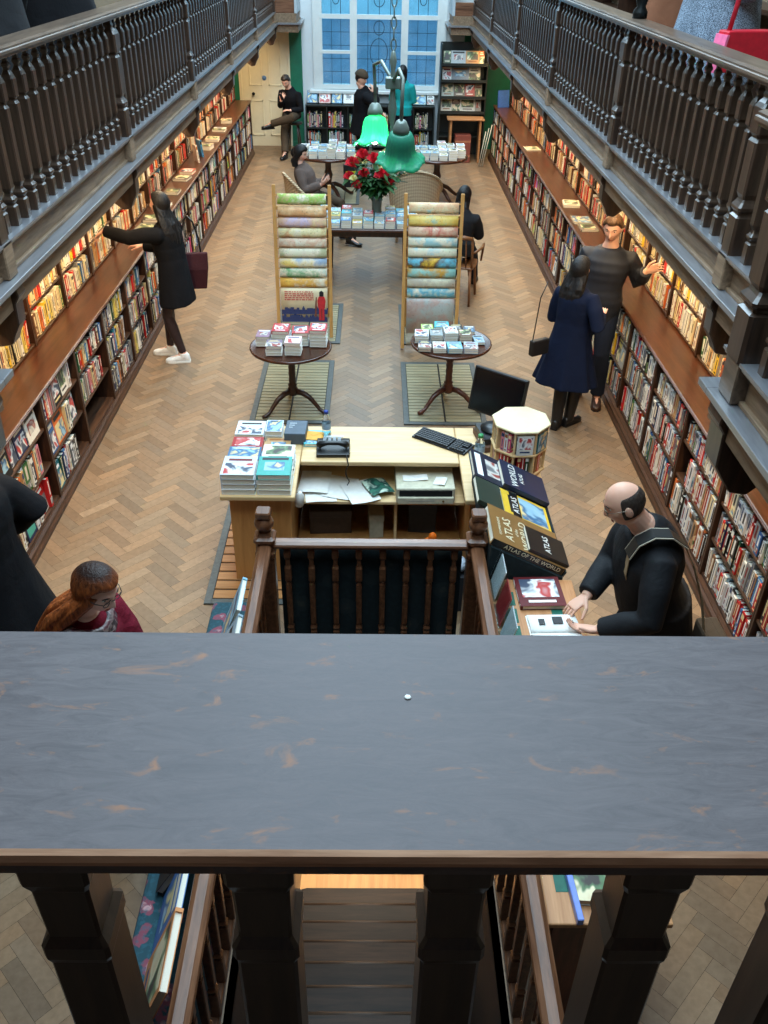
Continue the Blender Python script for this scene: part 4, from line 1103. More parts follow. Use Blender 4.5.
# clear leaflet holders on the railing
AC = N('clear_acrylic'); _o = AC.t.nodes['Material Output']; _t = AC.n('ShaderNodeBsdfTransparent'); _t.inputs[0].default_value = (.88,.93,.94,1); _g = AC.n('ShaderNodeBsdfGlossy'); _g.inputs['Roughness'].default_value = .08
_m = AC.n('ShaderNodeMixShader'); _m.inputs[0].default_value = .16; AC.l(_t.outputs[0], _m.inputs[1]); AC.l(_g.outputs[0], _m.inputs[2]); AC.l(_m.outputs[0], _o.inputs['Surface'])
for i, (y, c, lab) in enumerate(((3.74,(224,226,226),'white cards nearest the atlases'), (3.52,(170,50,50),'red and white card'), (3.30,(220,224,224),'pale leaflets nearest the reading man'))):
    h = thing('leaflet_holder', 'clear acrylic leaflet holder on the railing with '+lab, 'leaflet holder', (.655, y, .72), 0, 'clear holders on the railing')
    Mh = Matrix.Rotation(R(14), 4, 'Y')
    MB().box(-.003,0,-.10,.10,.05,.26,0,Mh).box(.022,.025,-.10,.10,.05,.17,0,Mh).box(-.003,.025,-.10,.10,.047,.05,0,Mh).build('acrylic_pocket', AC.mat, h)
    MB().box(.006,.012,-.085,.085,.052,.24,0,Mh).build('card', plain('card%d' % i, c, .5), h)
    MB().box(.013,.017,-.02,.088,.052,.21,0,Mh).build('card', PAPER, h)
# ------------------------------------------------------------------ cloth covered bench and books leaning at the other railing
BN = thing('draped_bench', 'low bench draped in floral cloth under the leaning books', 'bench', (0,0,0))
bm_ = MB().prism([(-.98,.004),(-.93,.47),(-.66,.47),(-.655,.004)], 'y', 1.25, 3.98); bm_.build('floral_drape', FLB, BN, bevel=.02, seg=2)
yl = 1.50
lean = [(.30,.40,.03,(214,140,84),'orange tan picture book nearest the photographer'),(.26,.36,.025,(60,110,170),'blue picture book beside the tan one'),(.28,.40,.03,(30,28,30),'black lettered book with pale edge'),(.24,.34,.025,'white','white art book before the black one'),
        (.27,.36,.03,'brown','brown picture book in mid row'),(.26,.36,.03,'grey','grey picture book in mid row'),(.29,.36,.028,(150,170,180),'slate picture book with pale blue edge'),(.27,.36,.026,(140,190,210),'pale blue book at the far corner')]
for i, (w, h, t, c, lab) in enumerate(lean):
    y = yl + w/2
    A = R(-22 if i not in (2, 6) else -30)
    # cover (+y of the unit) turned to the wall side (-x), spine towards the photographer
    Mx = Matrix(((0,-1,0,0),(-1,0,0,0),(0,0,1,0),(0,0,0,1)))
    M = Matrix.Translation((-.815 - (.035 if i in (2,6) else 0), y, .475)) @ Matrix.Rotation(-A, 4, 'Y') @ Matrix.Translation((-t/2,0,.013)) @ Matrix.Rotation(R(90),4,'Z') @ Matrix.Translation((w/2,0,0)) @ Matrix.Diagonal((w,t,h,1))
    put_book(M, c, lab+', leaning on the railing', 'art books leaning on the railing', None, 'art_book')
    yl += w+.012
# ------------------------------------------------------------------ floor grilles
GRW = wood('grille_slat', (126,118,92), (160,150,118), 'x', .5, .8, .3); GRD = plain('grille_border', (78,82,80), .5, .4, var=.2, scale=40)
OAKS = wood('grille_slat_oak', (150,104,60), (186,134,84), 'x', .45, .8, .3)
def grille(x0, x1, y0, y1, label, slat, pitch=.062):
    t = thing('floor_grille', label, 'grille', ((x0+x1)/2, (y0+y1)/2, .0015), 0)
    w, l = (x1-x0)/2, (y1-y0)/2
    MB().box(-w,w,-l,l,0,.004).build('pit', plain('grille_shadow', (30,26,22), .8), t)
    b = .05
    MB().box(-w,-w+b,-l,l,.0042,.012).box(w-b,w,-l,l,.0042,.012).box(-w+b,w-b,-l,-l+b,.0042,.012).box(-w+b,w-b,l-b,l,.0042,.012).build('border', GRD, t, bevel=.002)
    n = int((2*l-2*b)/pitch); m = MB()
    for k in range(n):
        y = -l+b+(k+.5)*(2*l-2*b)/n
        m.box(-w+b+.004, -.008, y-pitch*.43, y+pitch*.43, .0042, .013).box(.008, w-b-.004, y-pitch*.43, y+pitch*.43, .0042, .013)
    m.build('slats', slat, t, bevel=.002)
grille(-1.13,-.40,7.06,8.45,'slatted floor grille under the tripod table with the red topped stacks', GRW)
grille(.29,1.06,7.06,8.43,'slatted floor grille under the tripod table of mixed paperbacks', GRW)
grille(-1.12,-.42,4.50,6.4,'oak slatted floor grille beside the counter pedestal', OAKS, .10)
grille(-1.10,-.36,8.9,10.1,'slatted floor grille under the map rack with the skyline poster', GRW)
grille(.30,1.0,8.9,10.1,'slatted floor grille under the map rack with the blue maps', GRW)
grille(-.75,-.25,14.6,15.9,'slatted floor grille under the round table by the low window case', GRW)

# ------------------------------------------------------------------ tripod tables
def tripod(loc, rz, label, h, r, col=MAHOGZ):
    t = thing('tripod_table', label, 'table', (loc[0], loc[1], .014), rz)
    h = h-.014
    MB().lathe([(r-.03,h-.032),(r-.004,h-.026),(r,h-.016),(r-.003,h-.006),(r-.012,h-.003),(r-.02,h-.007),(0.001,h-.007)], 56).build('table_top', MAHOG, t)
    MB().box(-.12,.12,-.10,.10,h-.05,h-.033).build('block', col, t, bevel=.01)
    MB().lathe([(.02,.14),(.05,.16),(.054,.20),(.040,.23),(.034,.24),(.044,.255),(.030,.27),(.034,.30),(.030,.34),(.034,.37),(.030,.40),(.034,.43),(.028,.46),(.040,.475),(.028,.49),(.026,.55),(.034,h-.07),(.05,h-.052)], 20).build('pillar', col, t)
    for k in range(3):
        a = 2*pi*k/3; c, s_ = cos(a), sin(a)
        pts = [(.03,.19),(.10,.185),(.17,.15),(.23,.09),(.27,.045),(.31,.026),(.345,.026)]
        rr = [.028,.028,.024,.020,.018,.022,.016]
        MB().tube([(p*c, p*s_, z) for p, z in pts], rr, 10).build('leg', col, t)
    return t
TL = tripod((-.74,7.33), R(100), 'small round mahogany tripod table carrying red topped paperback stacks', .655, .37)
TR = tripod((.71,7.42), R(-25), 'small round mahogany tripod table carrying mixed blue and white paperbacks', .675, .37, wood('mahogany_leg', (60,28,20), (100,54,38), 'z', .28, 1, .5))
def stack(x, y, z, w, h, t, n, cols, desc, where, a=0, group=None, top=None):
    for i in range(n):
        pos = 'topmost' if i == n-1 else ('lowest' if i == 0 else ORD[i]+' from bottom')
        c = (top or cols[0]) if i == n-1 else cols[i % len(cols)]
        z = lay(x+BR.uniform(-.003,.003), y+BR.uniform(-.003,.003), z, w, h, t, c, '%s %s, %s' % (pos, desc, where), group, a+BR.uniform(-.02,.02), name='paperback', var=1 if 'red' in desc else None)
g1 = 'paperbacks on the left tripod table'.replace('left ', 'red topped ')
zt = .655
RED2 = (190,46,52); PINKW = (236,206,206)
stack(-.83,7.44,zt,.15,.19,.03,4,['white'],'red covered paperback','back row middle stack, near tripod table',R(-3),g1,RED2)
stack(-.655,7.40,zt,.145,.18,.03,4,['white'],'red covered paperback','back row second stack, near tripod table',R(2),g1,RED2)
stack(-.49,7.38,zt,.15,.18,.03,5,['white'],'red covered paperback','back row outer stack by counter, near tripod table',R(-2),g1,RED2)
stack(-.985,7.37,zt,.12,.16,.03,3,['white'],'dark-and-white paperback','back row stack at table edge, near tripod table',R(-2),g1,(150,120,140))
stack(-.87,7.17,zt,.14,.15,.028,3,['white'],'grey patterned paperback','front row edge stack, near tripod table',R(1),g1,(130,110,130))
stack(-.70,7.185,zt,.14,.16,.028,4,['white'],'pale pink paperback','front row second stack, near tripod table',R(-2),g1,PINKW)
zt = .675
g2 = 'paperbacks on the tripod table of mixed titles'
layout = [(.46,7.24,.115,.15,2,(46,62,78),'dark photo paperback','front row'),(.59,7.22,.115,.15,2,'white','white paperback with bird picture','front row'),(.725,7.22,.13,.16,2,(120,190,214),'sky blue paperback','front row'),(.87,7.22,.125,.16,2,(176,190,200),'pale grey paperback','front row'),
          (.44,7.44,.125,.16,3,'white','white paperback with pink sketch','second row'),(.575,7.46,.115,.16,3,(150,160,160),'grey paperback','second row'),(.70,7.46,.12,.16,4,'white','white paperback with red title','second row'),(.835,7.46,.12,.15,3,(120,90,70),'brown photo paperback','second row'),(.96,7.42,.09,.16,1,(150,176,190),'pale blue paperback','second row'),
          (.50,7.635,.11,.14,2,(180,210,110),'lime paperback','back row'),(.635,7.645,.13,.14,3,(70,190,200),'turquoise paperback','back row'),(.77,7.635,.11,.14,2,(40,40,44),'black paperback','back row'),(.885,7.60,.10,.14,2,(90,110,130),'slate paperback','back row')]
for x, y, w, h, n, c, d, rowp in layout:
    stack(x, y, zt, w, h, .022, n, [c], d, rowp+' of mixed tripod table', R(BR.uniform(-4,4)), g2)

# ------------------------------------------------------------------ racks of rolled maps
def map_mat(name, pal, seed):
    m = N(name); v = m.coord((1,1,1)); va = m.n('ShaderNodeVectorMath', operation='ADD'); m.l(v, va.inputs[0]); va.inputs[1].default_value = (seed*3.1, seed*1.7, 0)
    f = m.noise(va.outputs[0], 5.5, 6, .62, .3); g = m.noise(va.outputs[0], 60, 3)
    n_ = len(pal); st = [(.30+.42*i/n_, srgb(*c)) for i, c in enumerate(pal)]
    c = m.ramp(f, st); c = m.mix(m.ramp(g, [(.60,(0,0,0,1)),(.72,(.5,.5,.5,1))]), c, srgb(120,90,60))
    m.base(c); m.rough(.5); return m.mat
CRE = (232,222,196)
MAPS_A = [([CRE,(222,180,150),(150,190,80),CRE],'cream map with a lime green patch'),([CRE,(230,190,140),(214,160,110)],'cream map with orange speckles'),([(226,210,150),(220,180,150),(200,180,200)],'yellow and mauve map'),([CRE,(226,214,160),(200,150,110)],'sandy cream map'),([CRE,(220,180,150),(226,214,190)],'cream and salmon map'),
          ([(224,224,190),CRE,(190,190,150)],'pale olive map'),([(236,210,120),CRE,(160,180,200)],'yellow map with a pale blue end'),([(160,206,196),CRE,(120,170,120)],'turquoise map with green land'),([(240,196,90),(226,170,80),CRE],'amber yellow map')]
MAPS_B = [([(150,206,214),(226,204,160),(220,170,130)],'pale blue map with salmon land'),([(110,196,206),(236,210,120),(230,190,90)],'turquoise map with yellow land'),([CRE,(214,120,100),(226,190,160)],'cream map with a red patch'),([(190,214,190),CRE,(160,200,200)],'pale green map'),([(170,210,214),CRE,(214,220,190)],'pale aqua map'),
          ([(240,196,70),(110,80,50),(110,190,210)],'speckled yellow map with blue end'),([(236,190,80),(200,150,60),(150,200,190)],'dotted amber map'),([CRE,(214,210,180),(190,180,160)],'faint cream map'),([(226,220,180),(90,170,190),CRE],'cream map with blue lakes')]
def map_rack(loc, rz, label, maps, nm, tilt=7, last='relief'):
    t = thing('map_rack', label, 'rack', loc, rz, 'racks of rolled maps')
    Wd, H = .285, 1.60
    lean = Matrix.Rotation(R(-tilt), 4, 'X')
    for s in (-1, 1):
        MB().box(s*Wd-.018, s*Wd+.018, -.016, .016, .012, H, 0, lean).build('post', PINE, t, bevel=.004)
        MB().box(s*(Wd-.05)-.016, s*(Wd-.05)+.016, -.014, .014, .015, 1.40, 0, Matrix.Translation((0,.62,0)) @ Matrix.Rotation(R(16), 4, 'X')).build('rear_leg', PINE, t, bevel=.004)
    MB().box(-Wd,Wd,.215,.245,1.33,1.37).build('hinge_bar', PINE, t, bevel=.004)
    zs = []
    for k in range(10):
        z = 1.50-(.122 if k else 0)-.103*max(0,k-1)
        r = MB().tube([(-Wd,0,z),(Wd,0,z)], .007, 8); 
        o = MB(); o.tube([lean @ Vector((-Wd,-.005,z)), lean @ Vector((Wd,-.005,z))], .007, 8); o.build('rod', PINE, t)
        zs.append(z)
    world = Matrix.Translation(loc) @ Matrix.Rotation(rz, 4, 'Z') @ lean
    for k, z in enumerate(zs):
        last_ = k == 9
        h = .088 if not last_ else .36
        pal, lab = maps[k] if k < 9 else ([(214,214,200),(200,170,160),(190,200,196)], 'large pale relief map') 
        m = MB(); w = .25
        # sheet hung over the rod: back flap, over the top, front flap swelling a little
        prof = [(.018,-.07),(.016,-.02),(.010,.004),(.0,.012),(-.014,.008),(-.026,-.012),(-.032,-.035),(-.030,-.062),(-.026,-h)]
        m.sheet(lambda u, v: (-w+2*w*u, prof[min(int(v*8+.001),8)][0]-.005 , prof[min(int(v*8+.001),8)][1]), 4, 8)
        mm = map_mat('map_print', pal, k+ (20 if maps is MAPS_B else 0))
        o = m.build('hanging_map', mm, None)
        o.matrix_world = world @ Matrix.Translation((0,0,z))
        sd = o.modifiers.new('thick', 'SOLIDIFY'); sd.thickness = .0025; sd.offset = 0
        if last_:
            if last == 'poster': pass
        tag(o, '%s, %s' % (lab, ('%s rod from the top of the %s rack' % (ORD[k], nm)) if not last_ else 'lowest on the %s rack' % nm), 'map', 'maps on the %s rack' % nm)
        if last_ and last == 'poster':
            o.name = 'skyline_poster'
            o['label'] = 'cream city skyline poster with red lettering lowest on the poster rack'; o['category'] = 'poster'
            o.data.materials[0] = plain('poster_cream', (238,222,184), .5, var=.03)
            yq = -.0385; nv = plain('skyline_navy', (44,54,96), .6); rd = plain('poster_red', (196,40,44), .6); bk = plain('poster_black', (26,26,30), .6); bn = plain('poster_brown', (120,60,40), .6)
            sk = random.Random(4)
            for layer, (zb, hh, mt) in enumerate(((-.245,.05,nv), (-.33,.05,nv))):
                pts = []; x = -w+.004
                while x < w-.01:
                    ww = sk.uniform(.012,.035); tp = zb+hh*sk.uniform(.3,1)
                    if sk.random() < .25: pts += [(x,tp*1),(x+ww/2,tp+.03),(x+ww,tp)]
                    else: pts += [(x,tp),(x+ww,tp)]
                    x += ww
                pts = [(-w+.004, zb-.03)]+pts+[(min(x,w-.004), zb-.03)]
                q = MB(); q.prism(pts, 'y', yq-.002-layer*.0005, yq); q.build('skyline', mt, o)
            for k2 in range(5):
                ln_ = MB(); xx = -.21
                while xx < .09:
                    wl_ = sk.uniform(.014,.04); ln_.box(xx, min(xx+wl_,.10), yq-.001, yq, -.040-.021*k2, -.030-.021*k2); xx += wl_+.008
                ln_.build('poster_lettering', rd, o)
            gd = MB(); gx = .185
            gd.prism([(gx-.035,-.21),(gx-.045,-.13),(gx-.03,-.085),(gx+.03,-.085),(gx+.045,-.13),(gx+.035,-.21)], 'y', yq-.004, yq-.0005)
            gd.prism([(gx-.03,-.34),(gx-.028,-.21),(gx+.028,-.21),(gx+.03,-.34)], 'y', yq-.0045, yq-.001)
            gd.build('coat_figure', rd, o)
            MB().prism([(gx-.022,-.082),(gx-.024,-.04),(gx,-.02),(gx+.024,-.04),(gx+.022,-.082)], 'y', yq-.004, yq).prism([(gx-.003,-.33),(gx-.003,-.215),(gx+.003,-.215),(gx+.003,-.33)], 'y', yq-.006, yq).build('hat_figure', bk, o)
            MB().prism([(gx-.075,-.30),(gx-.07,-.18),(gx-.06,-.09),(gx-.05,-.09),(gx-.055,-.30)], 'y', yq-.003, yq).build('brown_figure', bn, o)
        if last_ and last != 'poster':
            w2 = MB().sheet(lambda u, v: (-.245+.49*u, -.024+.012*v, -.335-.16*v), 4, 4)
            ww = w2.build('hanging_map', plain('map_margin', (206,204,186), .6), None); ww.matrix_world = world @ Matrix.Translation((0,0,z))
            ww.modifiers.new('thick','SOLIDIFY').thickness = .0025
            tag(ww, 'blank lower margin sheet hanging under the relief map', 'map', 'maps on the %s rack' % nm)
    return t
map_rack((-.745, 9.05, 0), R(1), 'pine ladder rack of rolled maps with the skyline poster', MAPS_A, 'poster', last='poster')
map_rack((.60, 8.78, 0), R(0), 'pine ladder rack of blue and yellow rolled maps', MAPS_B, 'blue-map')

# ------------------------------------------------------------------ middle table with two rows of books and the flowers
MT = thing('display_table', 'dark oval-ended wooden table with books and a flower vase', 'table', (-.08, 11.15, 0))
MB().prism([(-.62,-.42),(.62,-.42),(.66,-.36),(.66,.36),(.62,.42),(-.62,.42),(-.66,.36),(-.66,-.36)], 'z', .675, .715).build('table_top', MAHOG, MT, bevel=.012, seg=2)
MB().box(-.52,.52,-.34,.34,.60,.674).build('apron', MAHOGZ, MT, bevel=.004)
for x in (-.48,.48):
    for y in (-.30,.30):
        MB().lathe([(.018,.002),(.022,.03),(.018,.06),(.030,.35),(.034,.5),(.026,.53),(.036,.56),(.036,.62)], 14).build('leg', MAHOGZ, MT, (x,y,0))
gm3 = 'books on the flower table'
cols3 = [((150,180,190),'grey-blue'),((110,190,220),'sky blue'),((90,130,170),'steel blue'),((220,190,80),'yellow banded'),((80,180,190),'turquoise'),((206,210,208),'silver'),((190,60,60),'red lettered')]
for r, (y, n) in enumerate(((10.86,3), (11.07,4), (11.28,4))):
    for i in range(9):
        x = -.62+.137*i
        if r == 2 and i in (4,5): continue
        c, d = cols3[(i+2*r) % 7]
        nn = n-(i % 2)
        stack(x, y, .715, .118, .17, .03, nn, [(226,226,220)], d+' paperback', '%s along, %s row of flower table' % (ORD[i], ('front','middle','back')[r]), R(BR.uniform(-3,3)), gm3, c)
vz = thing('flower_vase', 'glass vase of red roses and cream lilies on the flower table', 'flowers', (.03, 11.28, .716))
gl = N('vase_glass'); gl.b.inputs['Base Color'].default_value = (.35,.42,.36,1); gl.b.inputs['Transmission Weight'].default_value = .5; gl.b.inputs['Roughness'].default_value = .1
MB().lathe([(.055,0),(.065,.01),(.06,.12),(.07,.26),(.075,.28),(.066,.28),(.052,.12),(.055,.015)], 20).build('vase', gl.mat, vz)
fr_ = random.Random(8)
stem, leaf, cream_ = MB(), MB(), MB()
RP = [(-.30,-.14,.66),(-.34,-.12,.50),(-.16,-.20,.56),(.06,-.22,.54),(.14,-.16,.46),(-.24,-.2,.42),(-.04,-.12,.70),(-.18,-.05,.74),(.2,.05,.6)]
LILY = plain('lily_cream', (226,216,150), .6, var=.15)
ROSE = plain('rose_red', (206,26,44), .6, var=.2)
def rose_(c, r):
    q = MB(); rose(q, c, r); q.build('red_rose', ROSE, vz)
def rose(mb, c, r):
    for k in range(11):
        a = k*2.4; q = r*(.25+.075*k/1.2); tl = .25+.09*k
        M = Matrix.Translation(c) @ Matrix.Rotation(a,4,'Z') @ Matrix.Rotation(tl,4,'Y') @ Matrix.Translation((0,0,r*.28))
        mb.sheet(lambda u, v: ((u-.5)*r*(.6+.9*v)*(1-abs(u-.5)*.5), .25*r*((u-.5)**2)*4-.1*r, (v-.4)*r*1.1), 3, 3, 0, M)
def leafm(mb, c, d, L, w):
    d = Vector(d).normalized(); s_ = d.cross(Vector((0,0,1)));  s_ = s_.normalized() if s_.length > .01 else Vector((1,0,0)); up = s_.cross(d)
    mb.sheet(lambda u, v: tuple(Vector(c)+d*L*v+s_*(u-.5)*2*w*sin(pi*min(v*.95+.03,1))+up*(-.25*L*v*v+.3*w*abs(u-.5))), 2, 4)
for k in range(46):
    a = fr_.uniform(0,2*pi); ph = fr_.uniform(.1,1.35); rr = fr_.uniform(.24,.43)
    tip = Vector((rr*sin(ph)*cos(a)*1.05, rr*sin(ph)*sin(a)*.9, .36+rr*cos(ph)*.95))
    if k < 9: tip = Vector(RP[k])
    stem.tube([(0,0,.12),(tip.x*.35,tip.y*.35,.30),tuple(tip)], [.004,.004,.003], 5)
    if k < 9:
        tip = Vector(RP[k])
        rose_(tip, fr_.uniform(.075,.10))
    elif k < 22: q_ = MB(); rose(q_, tip, fr_.uniform(.045,.07)); q_.build('cream_lily', LILY, vz)
    for q in range(8):
        f = fr_.uniform(.3,1); p = Vector((0,0,.25)).lerp(tip, f)
        leafm(leaf, p, (cos(a+fr_.uniform(-1.5,1.5)), sin(a+fr_.uniform(-1.5,1.5)), fr_.uniform(-.4,.6)), fr_.uniform(.10,.18), fr_.uniform(.022,.04))
stem.build('stem', plain('stem_green', (60,96,44), .6), vz); leaf.build('leaves', plain('leaf_green', (40,84,40), .5, var=.35, scale=12), vz)


# ------------------------------------------------------------------ far pedestal tables with white stacks
def pedestal(loc, label, r=.50):
    t = thing('pedestal_table', label, 'table', (loc[0], loc[1], .014))
    h = .70
    MB().lathe([(r-.05,h-.05),(r-.01,h-.04),(r,h-.025),(r-.004,h-.008),(r-.02,h),(0.001,h)], 48).build('table_top', MAHOG, t)
    MB().lathe([(.05,.16),(.07,.2),(.05,.25),(.06,.32),(.075,.38),(.05,.46),(.05,.6),(.09,h-.05)], 20).build('pillar', MAHOGZ, t)
    for k in range(4):
        a = pi/4+2*pi*k/4-.2; c, s_ = cos(a), sin(a)
        MB().tube([(p*c,p*s_,z) for p, z in ((.04,.21),(.12,.22),(.24,.17),(.34,.09),(.42,.035),(.47,.03))], [.035,.036,.032,.028,.026,.03], 10).build('leg', MAHOGZ, t)
    return t
far = random.Random(21)
for (x, y, lab, sh) in ((-.76,14.95,'dark round pedestal table with white book stacks by the perched man', 'perched-man table'), (1.02,14.95,'dark round pedestal table with white book stacks by the window shelves', 'window-shelf table')):
    pedestal((x, y), lab)
    idx = 0
    for row, (dy, n) in enumerate(((-.30,4),(-.10,6),(.11,6),(.30,4))):
        for i in range(n):
            xx = x+(i-(n-1)/2)*.148; nn = far.choice([2,3,3,4])
            c = far.choice([(236,236,234),(228,232,236),(236,236,234),(170,200,214),(214,200,190),(120,170,190)])
            dn = {(170,200,214):'pale blue',(214,200,190):'beige',(120,170,190):'blue'}.get(c, 'white')
            stack(xx, y+dy, .714, .13, .18, .036, nn, [(232,232,228)], dn+' paperback', '%s stack, %s row, %s' % (ORD[i], ORD[row], sh), R(far.uniform(-5,5)), 'books on the '+sh, c)

# ------------------------------------------------------------------ chairs
WICK = N('wicker'); _v = WICK.coord((1,1,1)); _w1 = WICK.n('ShaderNodeTexWave', wave_type='BANDS', bands_direction='Z'); _w1.inputs['Scale'].default_value = 16; _w2 = WICK.n('ShaderNodeTexWave', wave_type='BANDS', bands_direction='X'); _w2.inputs['Scale'].default_value = 10
WICK.l(_v, _w1.inputs['Vector']); WICK.l(_v, _w2.inputs['Vector']); _mx = WICK.mix(.5, _w1.outputs['Color'], _w2.outputs['Color'], 'MULTIPLY')
WICK.base(WICK.ramp(_mx, [(.0, srgb(120,96,70)), (.5, srgb(206,184,150))])); WICK.rough(.7); WICK.bump(_mx, .8, .01)
def wicker_chair(loc, rz, label, a0=170, da=200, th=1.02, dh=.36):
    t = thing('wicker_chair', label, 'chair', loc, rz, 'wicker armchairs')
    # faces +y; back shell curved round the seat
    def shell(u, v):
        a = R(a0)+R(da)*u
        top = th-dh*abs(2*u-1)**1.8
        z = .34+(top-.34)*v; r = .31+.05*v
        return (r*1.05*cos(a), r*sin(a)-.0, z)
    m = MB().sheet(shell, 28, 10); o = m.build('back_shell', WICK.mat, t); o.modifiers.new('thick','SOLIDIFY').thickness = .022
    rim = MB().tube([shell(i/28, 1.0) for i in range(29)], .02, 8); rim.build('rim', WICK.mat, t)
    MB().lathe([(.30,.34),(.32,.36),(.32,.40),(.30,.42),(0.001,.425)], 28).build('seat', WICK.mat, t)
    for x in (-.22,.22):
        for y in (-.2,.2): MB().tube([(x,y,.35),(x*1.12,y*1.12,.014)], [.02,.017], 8).build('leg', WICK.mat, t)
    return t
wicker_chair((.57,12.78,0), R(0), 'wicker armchair seen from behind, in front of the window-shelf table')
wicker_chair((-.92,12.75,0), R(-70), 'wicker armchair holding the woman looking at her phone', 195, 150, .92, .30)
CHW = wood('chair_beech', (96,60,34), (140,92,56), 'z', .4, 1, .4)
wc = thing('wooden_chair', 'brown wooden chair under the seated woman by the blue-map rack', 'chair', (1.02,10.35,0), R(-15))
MB().prism([(-.20,-.2),(.20,-.2),(.22,.0),(.20,.2),(-.20,.2),(-.22,0)], 'z', .43, .455).build('seat', CHW, wc, bevel=.008)
for x in (-.17,.17):
    MB().tube([(x,.17,.43),(x*1.15,.2,.004)], [.018,.014], 8).build('leg', CHW, wc)
    MB().tube([(x,-.17,.43),(x*1.15,-.24,.004)], [.018,.014], 8).build('leg', CHW, wc)
    MB().tube([(x*1.1,-.18,.45),(x*1.15,-.24,.65),(x*1.1,-.27,.83)], [.016,.015,.014], 8).build('back_post', CHW, wc)
MB().tube([(-.2,-.27,.82),(-.1,-.295,.835),(.1,-.295,.835),(.2,-.27,.82)], [.02,.026,.026,.02], 8).build('top_rail', CHW, wc)
for k in range(4): MB().tube([(-.12+.08*k,-.20,.455),(-.12+.08*k,-.28,.82)], .008, 6).build('back_spindle', CHW, wc)
for x in (-.235,.235): MB().tube([(x*.95,-.25,.66),(x*1.2,-.05,.67),(x*1.15,.14,.66),(x*1.05,.15,.45)], [.014,.016,.014,.012], 8).build('arm', CHW, wc)

# ------------------------------------------------------------------ low black case under the window, open book rack at its end
BLK = plain('black_paint_wood', (26,32,30), .45, .5)
def shelf_case(x0, x1, y0, h, label, nb):
    t = thing('window_bookcase', label, 'bookcase', (0,0,0))
    MB().box(x0,x1,y0,YF-.06,h-.03,h).build('top', BLK, t, bevel=.004)
    MB().box(x0,x1,YF-.08,YF-.062,.002,h-.031).build('back_panel', BLK, t)
    for i in range(nb+1):
        x = x0+(x1-x0)*i/nb; x = min(max(x, x0+.012), x1-.012)
        MB().box(x-.012,x+.012,y0+.01,YF-.081,.002,h-.031).build('upright', BLK, t, bevel=.003)
    for z in (.08,.42): MB().box(x0+.02,x1-.02,y0+.015,YF-.081,z-.02,z).build('shelf', BLK, t)
    return t
shelf_case(-1.38,-.12,18.72,.84,'low black bookcase under the window beside the perched man',3)
shelf_case(-.06,1.18,18.72,.84,'low black bookcase under the window beside the cover rack',3)
gw = 'books in the black window cases'
wr = random.Random(9)
for ci, (x0, x1, nm) in enumerate(((-1.38,-.12,'perched-man'), (-.06,1.18,'cover-rack'))):
    for b in range(3):
        bx0 = x0+(x1-x0)*b/3+.03; bx1 = x0+(x1-x0)*(b+1)/3-.03
        for sh, z in ((1,.42),(0,.08)):
            x = bx0; i = 0
            while x < bx1-.06 and i < 9:
                t_ = wr.choice([.025,.03,.04]); cn = wr.choice(['navy','black','pink','red','white','grey','teal','cream','yellow','green'])
                hh = wr.uniform(.21,.29)
                M = Matrix.Translation((x+t_/2, 18.78, z+.002)) @ Matrix.Rotation(R(-90),4,'Z') @ Matrix.Diagonal((.17,t_,hh,1))
                put_book(M, cn, '%s spine, %s along, %s shelf, %s compartment, %s black case' % (cn, ORD[i], ('bottom','top')[sh], ORD[b], nm), gw, name='window_book')
                x += t_+.002; i += 1
# face-up and propped picture books on the case top
tops = [(-1.25,.20,.26,(70,110,150),'dark blue picture book'),(-1.0,.22,.28,(230,190,180),'pale pink picture book'),(-.76,.20,.26,(110,160,190),'blue picture book'),(-.53,.20,.27,(240,240,238),'white picture book'),(-.31,.16,.22,(190,200,206),'pale grey picture book'),(.36,.15,.2,(70,140,160),'sea blue picture book'),(.60,.26,.3,(246,246,244),'large white picture book'),(.88,.24,.24,(170,206,214),'pale aqua picture book'),(1.10,.14,.2,(226,226,220),'small white picture book')]
for i, (x, w, h, c, lab) in enumerate(tops):
    Mx = Matrix.Translation((x, 18.78+.06, .842+.012)) @ Matrix.Rotation(R(-42),4,'X') @ Matrix.Rotation(pi,4,'Z') @ Matrix.Translation((w/2,-.0,0)) @ Matrix.Diagonal((w,.022,h,1))
    put_book(Mx, c, lab+' propped on the black window case, %s along' % ORD[i], 'picture books on the window cases', None, 'picture_book')
# tall rack of face-out books
TRK = thing('cover_rack', 'tall black rack of face-out books beside the window, green wall', 'rack', (0,0,0))
for x in (1.235,2.095): MB().box(x-.012,x+.012,18.1,18.55,.002,2.0).build('side_panel', BLK, TRK, bevel=.003)
MB().box(1.25,2.08,18.53,18.55,.002,2.0).build('back_panel', BLK, TRK)
rk = [1.66,1.385,1.10,.84]
for z in rk: MB().box(1.248,2.082,18.08,18.52,z-.02,z).box(1.248,2.082,18.07,18.08,z-.02,z+.03).build('shelf', BLK, TRK)
MB().box(1.248,2.082,18.1,18.52,.40,.42).build('shelf', BLK, TRK)
rc = [[(.16,'green',(90,100,80)),(.28,'misty grey',(176,180,180)),(.26,'tan card',(190,140,90)),(.10,'orange',(170,90,50))],
      [(.18,'white',(230,228,222)),(.34,'smoky blue',(130,140,150)),(.22,'cream sketched',(214,206,186))],
      [(.24,'pale sage',(196,206,196)),(.22,'brown-grey',(120,110,100)),(.20,'red labelled grey',(170,80,70)),(.14,'khaki',(150,140,120))],
      [(.22,'cream',(222,216,200)),(.16,'umber',(110,90,80)),(.30,'white with orange dot',(220,220,214)),(.12,'grey',(150,150,146))]]
